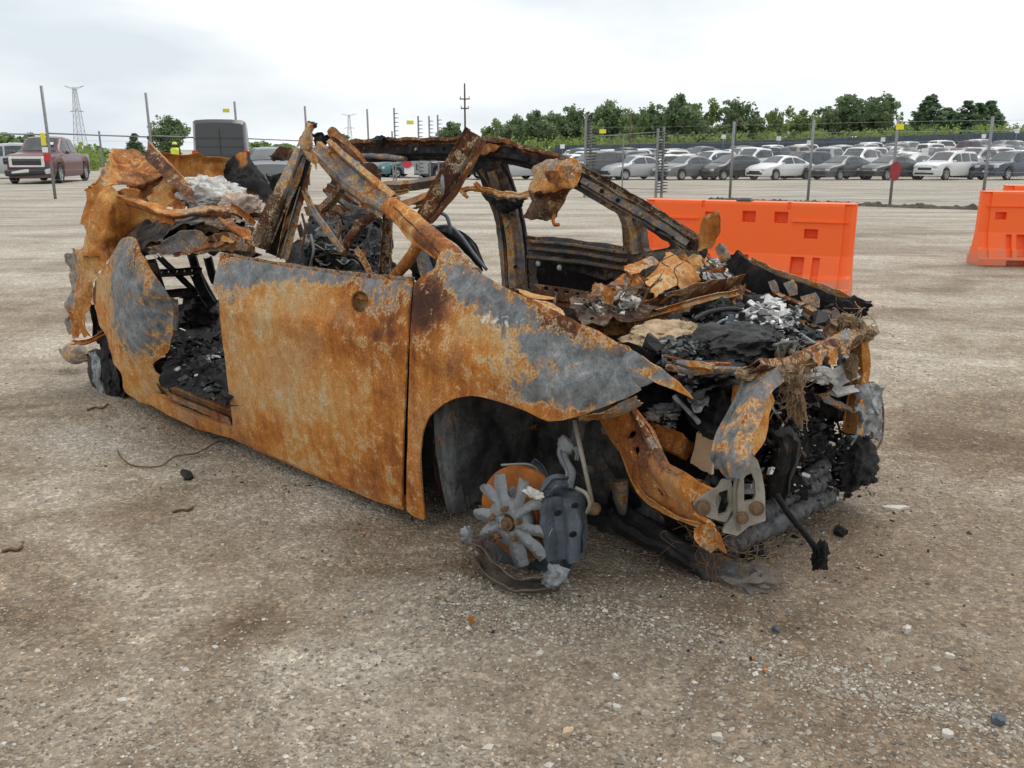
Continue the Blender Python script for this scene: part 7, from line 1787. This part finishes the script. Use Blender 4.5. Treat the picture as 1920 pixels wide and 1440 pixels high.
# left fence: tall posts with a chain-link top rail
lf_px = [(79, 26.0), (272, 29.2), (444, 34.0), (576, 38.0), (688, 41.5)]
lfe = empty('chain_link_fence', ground_pt(79, 26.0))
tag(lfe, 'chain link fence with tall thin posts and a top rail left behind the wreck', 'fence')
o0 = lfe.location
LP = []
for (x_, y_), topy in zip(((104, 26.0), (292, 29.2), (452, 34.0), (580, 38.0), (694, 41.5)), (170, 182, 197, 205, 210)):
    g_ = ground_pt(x_, y_)
    H = CAM_H + (280 - topy) / 1700 * y_ - g_.z
    LP.append(g_)
    MB().tube([tuple(g_ - o0 + Vector((0, 0, -.1))), tuple(g_ - o0 + Vector((0, 0, H * .5))), tuple(g_ - o0 + Vector((-.01, 0, H)))], .042, 8).build('post', M_GALV, lfe, smooth=True)
ext = ground_pt(-60, 24.6)
railp = [ext] + LP
for a, b_ in zip(railp[:-1], railp[1:]):
    mid = (a + b_) / 2
    MB().tube([tuple(a - o0 + Vector((0, .05, 1.78))), tuple(mid - o0 + Vector((0, .05, 1.76))), tuple(b_ - o0 + Vector((0, .05, 1.74)))], .024, 6).build('top_rail', M_GALV, lfe, smooth=True)
    wires = MB()
    for k in range(6):
        z = .25 + k * .27
        wires.tube([tuple(a - o0 + Vector((0, 0, z))), tuple(b_ - o0 + Vector((0, 0, z)))], .003, 3, False)
    w_ = wires.build('wire', M_GALV, lfe); w_['kind'] = 'stuff'
MB().tube([tuple(ground_pt(198, 31) - o0), tuple(ground_pt(198, 31) - o0 + Vector((0, 0, 1.95)))], .03, 6).build('post', M_GALV, lfe)

rfe = empty('wire_fence', ground_pt(1514, 24.0))
tag(rfe, 'wire fence with slim grey posts on the right, before the parked cars', 'fence')
o0 = rfe.location
RP = []
for x_, y_ in ((1096, 27.4), (1237, 27.0), (1368, 25.4), (1514, 24.0), (1668, 22.6), (1840, 21.6), (2050, 20.4)):
    g_ = ground_pt(x_, y_)
    RP.append(g_)
    if x_ > 1240:
        MB().tube([tuple(g_ - o0 + Vector((0, 0, -.1))), tuple(g_ - o0 + Vector((0, 0, 2.08)))], .036, 8).build('post', M_GALV, rfe, smooth=True)
for a, b_ in zip(RP[:-1], RP[1:]):
    wires = MB()
    for k in range(9):
        z = .15 + k * .23
        wires.tube([tuple(a - o0 + Vector((0, -.03, z))), tuple(b_ - o0 + Vector((0, -.03, z)))], .003, 3, False)
    w_ = wires.build('wire', M_GALV, rfe); w_['kind'] = 'stuff'
def chain_link(root, o0, a, b_, h, dy=.03):
    """woven diamond wire between two posts"""
    mb = MB(); L_ = (b_ - a).length; d_ = (b_ - a) / L_; p_ = .075
    n_ = int((L_ + h) / p_)
    for k in range(n_):
        for sg in (1, -1):
            s0 = k * p_ - (h if sg > 0 else 0)
            t0 = max(0, -s0 / h if sg > 0 else (s0 - L_) / h); t1 = min(1, (L_ - s0) / h if sg > 0 else s0 / h)
            if t1 <= t0: continue
            q = [a + d_ * (s0 + sg * h * t) + Vector((0, dy + .004 * sg, .04 + h * t)) - o0 for t in (t0, t1)]
            mb.tube([tuple(x) for x in q], .0016, 3, False)
    o = mb.build('chain_link_mesh', M_GALV, root); o['kind'] = 'stuff'
for a, b_ in zip(RP[:-1], RP[1:]): chain_link(rfe, o0, a, b_, 1.75)
for g_, n_, h_ in ((RP[0], 26, 2.35), (RP[0] + Vector((.16, .15, 0)), 22, 2.05), (RP[1] + Vector((-.12, 0, 0)), 22, 1.95), (RP[1] + Vector((.06, 0.1, 0)), 20, 2.0)):
    insulator_post(rfe, g_ - o0, h_, n_, .04, .13)
MB().tube([tuple(RP[0] - o0 + Vector((0, 0, 1.72))), tuple(RP[1] - o0 + Vector((0, 0, 1.86)))], .014, 6).build('top_rail', M_GALV, rfe)
MB().tube([tuple(RP[0] - o0 + Vector((0, 0, 0.28))), tuple(RP[1] - o0 + Vector((0, 0, 0.24)))], .010, 6).build('bottom_rail', M_GALV, rfe)
MB().tube([tuple(RP[0].lerp(RP[1], .5) - o0), tuple(RP[0].lerp(RP[1], .5) - o0 + Vector((0, 0, 1.78)))], .022, 6).build('gate_upright', M_GALV, rfe)

gate = empty('electric_gate', ground_pt(800, 40.5))
tag(gate, 'grey gate with insulator studded posts seen over the far roof rail of the wreck', 'gate')
o0 = gate.location
for x_, y_, ty in ((743, 41, 208), (787, 40, 222), (807, 41, 222), (823, 42, 220), (738, 44, 248)):
    g_ = ground_pt(x_, y_)
    insulator_post(gate, g_ - o0, CAM_H + (280 - ty) / 1700 * y_ - g_.z, 16 if ty < 240 else 8, .035, .16)
a, b_ = ground_pt(742, 41), ground_pt(806, 41)
for z in (.25, .72, 1.3): MB().tube([tuple(a - o0 + Vector((0, 0, z))), tuple(b_ - o0 + Vector((0, 0, z)))], .022, 6).build('gate_rail', M_GALV, gate)
M_GREYSIGN = pmat('grey_sign', (0.33, 0.36, 0.37), 0.5, 0.2, 0.1)
c_ = ground_pt(788, 40.3)
gs = MB().box((0, 0, 0), (0.72, .03, .56), bevel=.01).build('gate_sign', M_GREYSIGN)
gs.location = c_ + Vector((0, 0, .72)); tag(gs, 'grey gate sign with a dark letter b behind the far roof rail', 'sign')
tx = bpy.data.curves.new('letter', 'FONT'); tx.body = 'b'; tx.size = .42; tx.extrude = .004; tx.align_x = 'CENTER'; tx.align_y = 'CENTER'
to = bpy.data.objects.new('letter_tmp', tx); COL.objects.link(to)
dg = bpy.context.evaluated_depsgraph_get(); lm = bpy.data.meshes.new_from_object(to.evaluated_get(dg)); bpy.data.objects.remove(to)
lm.materials.clear(); lm.materials.append(M_TRIM)
lo = bpy.data.objects.new('letter', lm); COL.objects.link(lo); lo.parent = gs; lo.location = (-.08, -.022, .0); lo.rotation_euler = (math.pi / 2, 0, 0)

def sign(name, px_, Y_, cy, w, h, mat, label, cat='sign', shape='box', rz=0.0):
    g_ = ground_pt(px_, Y_)
    dpt = Y_ * math.cos(TILT) + (CAM_H - g_.z) * math.sin(TILT)
    z = CAM_H + (280 - cy) / 1700 * dpt
    mb = MB()
    if shape == 'box': mb.box((0, 0, 0), (w, .02, h), bevel=.006)
    else: mb.lathe([(w / 2, -.01), (w / 2, .01)], Matrix.Rotation(math.pi / 2, 4, 'X') @ Matrix.Scale(h / w, 4, (0, 1, 0)), 20)
    o = mb.build(name, mat)
    o.location = (g_.x, Y_, z); o.rotation_euler = (0, rz, 0)
    return tag(o, label, cat)
sign('warning_tag', 435, 33.8, 211, .24, .13, M_YEL, 'small yellow tag on the tall post above the dark van')
sign('warning_tag', 772, 39.8, 232, .30, .16, M_YEL, 'small yellow tag between the insulator posts of the gate')
sign('warning_tag', 1127, 27.0, 248, .19, .11, M_YEL, 'small yellow tag hanging at the fence corner in front of the trees')
sign('warning_tag', 1672, 22.4, 240, .19, .13, M_YEL, 'small yellow tag at the top of the post with the red board')
sign('warning_tag', 95, 25.9, 262, .13, .34, M_YEL, 'upright yellow tag on the post in front of the maroon pickup')
sign('post_marker', 96, 25.85, 281, .16, .14, M_WHITE, 'white marker above the red one on the post in front of the maroon pickup')
sign('post_marker', 98, 25.85, 294, .19, .22, pmat('red_marker', (0.50, 0.03, 0.04), 0.5), 'red marker on the post in front of the maroon pickup')
sign('red_board', 1672, 22.3, 319, .25, .46, M_DKRED, 'dull red board tied to a fence post in front of the black sedan', 'board', 'disc')
sign('gate_disc', 764, 39.6, 306, .42, .36, pmat('red_disc', (0.5, 0.04, 0.07), 0.5), 'red disc on the gate beside the grey letter sign', 'sign', 'disc')
sign('gate_plate', 768, 39.65, 318, .42, .30, M_WHITE, 'white plate below the red disc on the gate', 'sign')
for x_, cy, Y_ in ((1354, 258, 104), (1457, 261, 101), (1514, 268, 100), (1652, 263, 104), (1840, 257, 106), (1901, 248, 104), (1729, 284, 66), (1054, 275, 104)):
    g_ = ground_pt(x_, Y_)
    z = CAM_H + (280 - cy) / 1700 * Y_
    r_ = empty('row_marker', g_)
    MB().tube([(0, 0, 0), (0, 0, z - g_.z)], .035, 6).build('stake', M_GALV, r_)
    MB().box((0, -.05, z - g_.z), (.5, .03, .45), bevel=.01).build('plate', M_WHITE, r_)
    tag(r_, {1457: 'white row marker above the pale silver sedan', 1514: 'round white row marker by the fence post right of the pale silver sedan', 1652: 'white row marker left of the yellow tag post', 1729: 'square row marker just left of the white SUV roof', 1354: 'white row marker above the black hatchback', 1901: 'white row marker nearest the right edge', 1840: 'white row marker beside the tall right hand fence post', 1054: 'white row marker left of the striped fence corner'}[x_], 'sign', 'row markers among the parked cars')

def pole(px_, Y_, top, label, arms=True):
    g_ = ground_pt(px_, Y_); H = CAM_H + (280 - top) / 1700 * Y_ - g_.z
    r_ = empty('utility_pole', g_)
    MB().tube([(0, 0, -.2), (0, 0, H)], [.11, .08], 8).build('pole', M_BARK, r_, smooth=True)
    if arms:
        for z, w in ((H - 1.5, 1.0), (H - 2.4, .8)):
            MB().box((0, -.12, z), (w, .1, .12)).build('cross_arm', M_BARK, r_)
            for sd in (-1, 1): MB().tube([(sd * w * .45, -.12, z + .05), (sd * w * .45, -.12, z + .25)], .05, 6).build('insulator', M_GALV, r_)
    return tag(r_, label, 'pole')
pole(873, 95, 166, 'tall wooden utility pole with short cross arms above the far roof rail')
pole(1376, 108, 226, 'thin light pole in front of the tree line right of the striped post', False)
pole(1180, 100, 222, 'thin pale pole left of the striped fence post', False)

M_TOWER = pmat('hazed_lattice_steel', (0.42, 0.45, 0.48), 0.6, 0.2, 0.1)  # steel colour paled to stand for distance haze
def pylon(px_, Y_, top, wpx, label):
    g_ = ground_pt(px_, Y_); H = CAM_H + (280 - top) / 1700 * Y_ - g_.z
    r_ = empty('transmission_tower', g_)
    wb, wt = H * .16, H * .035
    leg = lambda sx, sy, t: (sx * (wb * (1 - t) + wt * t) / 2, sy * (wb * (1 - t) + wt * t) / 2, H * t)
    th = H * .0038
    for sx in (-1, 1):
        for sy in (-1, 1): MB().tube([leg(sx, sy, 0), leg(sx, sy, .55), leg(sx, sy, .98)], th * 1.4, 4).build('leg', M_TOWER, r_)
    br_ = MB()
    for i in range(9):
        t0, t1 = i / 9 * .96, (i + 1) / 9 * .96
        for s in (-1, 1):
            br_.tube([leg(-1, s, t0), leg(1, s, t1)], th * .7, 3); br_.tube([leg(1, s, t0), leg(-1, s, t1)], th * .7, 3)
            br_.tube([leg(s, -1, t0), leg(s, 1, t1)], th * .7, 3)
            br_.tube([leg(-1, s, t1), leg(1, s, t1)], th * .7, 3)
    br_.build('bracing', M_TOWER, r_)
    aw = wpx / 1700 * Y_
    for z, w, up in ((H * .93, aw, .07), (H * .62, aw * .72, -.01)):
        for sd in (-1, 1):
            MB().tube([(0, 0, z), (sd * w / 2, 0, z + H * up)], th, 4).tube([(0, 0, z + H * .03), (sd * w / 2, 0, z + H * up)], th, 4).build('cross_arm', M_TOWER, r_)
    return tag(r_, label, 'tower')
pylon(153, 420, 170, 36, 'pale lattice transmission tower on the left skyline')
pylon(657, 700, 218, 28, 'faint distant lattice tower above the collapsed roof')

# person in a high visibility vest standing far behind the tail of the wreck
def person():
    root = empty('person', ground_pt(333, 48))
    me = bpy.data.meshes.new('body')
    J = {'pelvis': (0, 0, .95, .14, .11), 'chest': (0, 0, 1.28, .17, .12), 'neck': (0, 0, 1.48, .06, .06), 'head': (0, -.02, 1.60, .085, .10), 'crown': (0, 0, 1.70, .07, .08),
         'shl': (.2, 0, 1.42, .07, .07), 'ell': (.27, 0, 1.14, .05, .05), 'wrl': (.25, -.08, .90, .035, .035), 'hal': (.24, -.1, .80, .04, .025),
         'shr': (-.2, 0, 1.42, .07, .07), 'elr': (-.27, 0, 1.14, .05, .05), 'wrr': (-.25, -.08, .90, .035, .035), 'har': (-.24, -.1, .80, .04, .025),
         'hil': (.1, 0, .9, .10, .10), 'knl': (.11, -.01, .5, .065, .07), 'anl': (.11, .02, .09, .045, .05), 'tol': (.12, -.16, .04, .045, .035),
         'hir': (-.1, 0, .9, .10, .10), 'knr': (-.11, -.01, .5, .065, .07), 'anr': (-.11, .02, .09, .045, .05), 'tor': (-.12, -.16, .04, .045, .035)}
    E_ = [('pelvis', 'chest'), ('chest', 'neck'), ('neck', 'head'), ('head', 'crown'), ('chest', 'shl'), ('shl', 'ell'), ('ell', 'wrl'), ('wrl', 'hal'), ('chest', 'shr'), ('shr', 'elr'), ('elr', 'wrr'), ('wrr', 'har'), ('pelvis', 'hil'), ('hil', 'knl'), ('knl', 'anl'), ('anl', 'tol'), ('pelvis', 'hir'), ('hir', 'knr'), ('knr', 'anr'), ('anr', 'tor')]
    ks = list(J)
    me.from_pydata([J[k][:3] for k in ks], [(ks.index(a), ks.index(b)) for a, b in E_], [])
    o = bpy.data.objects.new('body', me); COL.objects.link(o); o.parent = root
    sk = o.modifiers.new('skin', 'SKIN')
    if not me.skin_vertices: me.skin_vertices.new()
    for i, k in enumerate(ks):
        me.skin_vertices[0].data[i].radius = J[k][3:]
        me.skin_vertices[0].data[i].use_root = (k == 'pelvis')
    o.modifiers.new('smooth', 'SUBSURF').levels = 1
    me.materials.append(pmat('dark_clothes', (0.06, 0.05, 0.05), 0.9))
    vest = MB().lathe([(.20, .92), (.205, 1.05), (.225, 1.25), (.235, 1.40), (.16, 1.50)], Matrix.Scale(.78, 4, (0, 1, 0)), 18).build('vest', pmat('hi_vis_yellow', (0.62, 0.72, 0.05), 0.7), root, smooth=True)
    MB().lathe([(.228, 1.12), (.232, 1.17)], Matrix.Scale(.80, 4, (0, 1, 0)), 18).build('vest_stripe', pmat('orange_stripe', (0.75, 0.25, 0.05), 0.6), vest)
    MB().lathe([(.135, 1.665), (.13, 1.67), (.12, 1.70), (.09, 1.77), (.02, 1.795)], None, 16).build('hard_hat', pmat('yellow_hat', (0.75, 0.70, 0.08), 0.4), root, smooth=True)
    tag(root, 'person in a yellow high visibility vest and hat standing left of the dark van', 'person')
person()

# ------------------------------------------------------------------ earth berm under the fence, ground litter
M_DIRT = pmat('dark_dirt', (0.085, 0.072, 0.058), 0.95, 0, 0.5, 9, 0.9)
nb = 140
bv = []
for i in range(nb):
    x_ = 1330 + (1870 - 1330) * i / (nb - 1)
    y_ = np.interp(x_, [1237, 1368, 1514, 1668, 1840, 2050], [26.5, 25.0, 23.6, 22.2, 21.3, 20.2])
    g_ = ground_pt(x_, y_)
    hb = .05 + .07 * abs(fbm(np.array([[x_ / 26.0, 0, 0]]), 1, 3, 7)[0]) + .05 * (random.random() ** 3)
    for dy, z in ((-.28, -.02), (-.12, hb * .8), (0, hb), (.14, hb * .6), (.3, -.02)):
        bv.append((g_.x, g_.y + dy, g_.z + z))
bm_ = mk('earth_berm', bv, grid_faces(nb, 5), M_DIRT, smooth=False)
tag(bm_, kind='structure')

def on_ground(px_, py_):
    d_ = _ray(px_, py_); t_ = (0 - CAM_H) / d_[2]
    w = to_world(EYE + t_ * d_)
    return Vector((w[0], w[1], float(ground_z(w[0], w[1])[0])))
def scrap(name, label, cat, px_, py_, size, mat, seed, thick=.01, jag=.5):
    r = np.random.default_rng(seed)
    n = 9
    a = np.linspace(0, 6.283, n, endpoint=False)
    rr = 1 - jag * r.random(n)
    x, y = np.cos(a) * rr * size[0], np.sin(a) * rr * size[1]
    zt = thick + size[2] * r.random(n)
    v = [(x[i], y[i], 0.0) for i in range(n)] + [(x[i] * .96, y[i] * .96, zt[i]) for i in range(n)] + [(0, 0, thick + size[2] * 1.1)]
    f = [(i, (i + 1) % n, n + (i + 1) % n, n + i) for i in range(n)] + [(n + i, n + (i + 1) % n, 2 * n) for i in range(n)]
    o = mk(name, v, f, mat, smooth=False)
    o.location = on_ground(px_, py_) + Vector((0, 0, -.001)); o.rotation_euler = (r.normal(0, .06), r.normal(0, .06), r.random() * 6.28)
    return tag(o, label, cat)
M_PALE = pmat('pale_shard', (0.55, 0.52, 0.46), 0.8, 0, 0.15)
scrap('charred_scrap', 'black charred scrap on the gravel in front of the dropped cable', 'debris', 1574, 1002, (.05, .03, .018), M_CHAR, 1)
scrap('charred_scrap', 'dark flattened scrap at the end of the loose wire left of the door', 'debris', 350, 893, (.08, .025, .008), M_CHAR, 2)
scrap('plastic_shard', 'pale flat shard lying right of the charred nose of the wreck', 'debris', 1678, 956, (.06, .022, .004), M_PALE, 3)
for i, (x_, y_, s_, lab) in enumerate(((228, 1316, .016, 'white chip at the lower left of the gravel'), (1345, 1385, .022, 'white pointed shard at the bottom edge right of centre'), (1158, 1330, .016, 'cream pebble at the bottom centre of the gravel'), (1775, 1382, .022, 'pale shard near the lower right corner'), (1700, 1185, .024, 'pale flake right of the gravel ridge'), (1155, 1272, .010, 'tiny white chip above the cream pebble'), (1456, 1188, .02, 'grey green stone at the head of the gravel ridge'), (1870, 1355, .03, 'grey metal flake near the right edge'), (1066, 1375, .022, 'tan flake at the bottom edge left of the white shard'), (1780, 1235, .014, 'cream pebble right of the gravel ridge'))):
    scrap('stone_chip', lab, 'stone', x_, y_, (s_, s_ * .6, s_ * .35), (M_PALE, M_PALE, M_PALE, M_PALE, M_PALE, M_WHITE, M_IRON, M_IRON, M_STONE, M_PALE)[i] if i != 8 else M_TANBOARD, 20 + i)
wp = [on_ground(x_, y_) + Vector((0, 0, .006 + .03 * z)) for x_, y_, z in ((220, 842, 0), (228, 860, .3), (250, 872, 0), (300, 876, .2), (330, 862, .6), (370, 852, .3), (405, 836, .6), (418, 828, 0))]
o = MB().tube(catmull([tuple(q) for q in wp], 60), .0035, 5).build('loose_wire', M_WIRE, smooth=True)
tag(o, 'thin dark wire lying on the gravel left of the front door', 'wire')
for i, (x_, y_) in enumerate(((340, 955), (20, 1030), (180, 770))):
    wq = [on_ground(x_ + dx, y_ + dy) + Vector((0, 0, .006)) for dx, dy in ((-16, 4), (0, 0), (12, 1), (22, -5))]
    tag(MB().tube(catmull([tuple(q) for q in wq], 12), .006, 5).build('twig', M_WIRE, smooth=True), ('dark twig on the gravel below the loose wire', 'dark twig near the left edge of the gravel', 'dark crumb of wire beside the rear wheel')[i], 'debris')
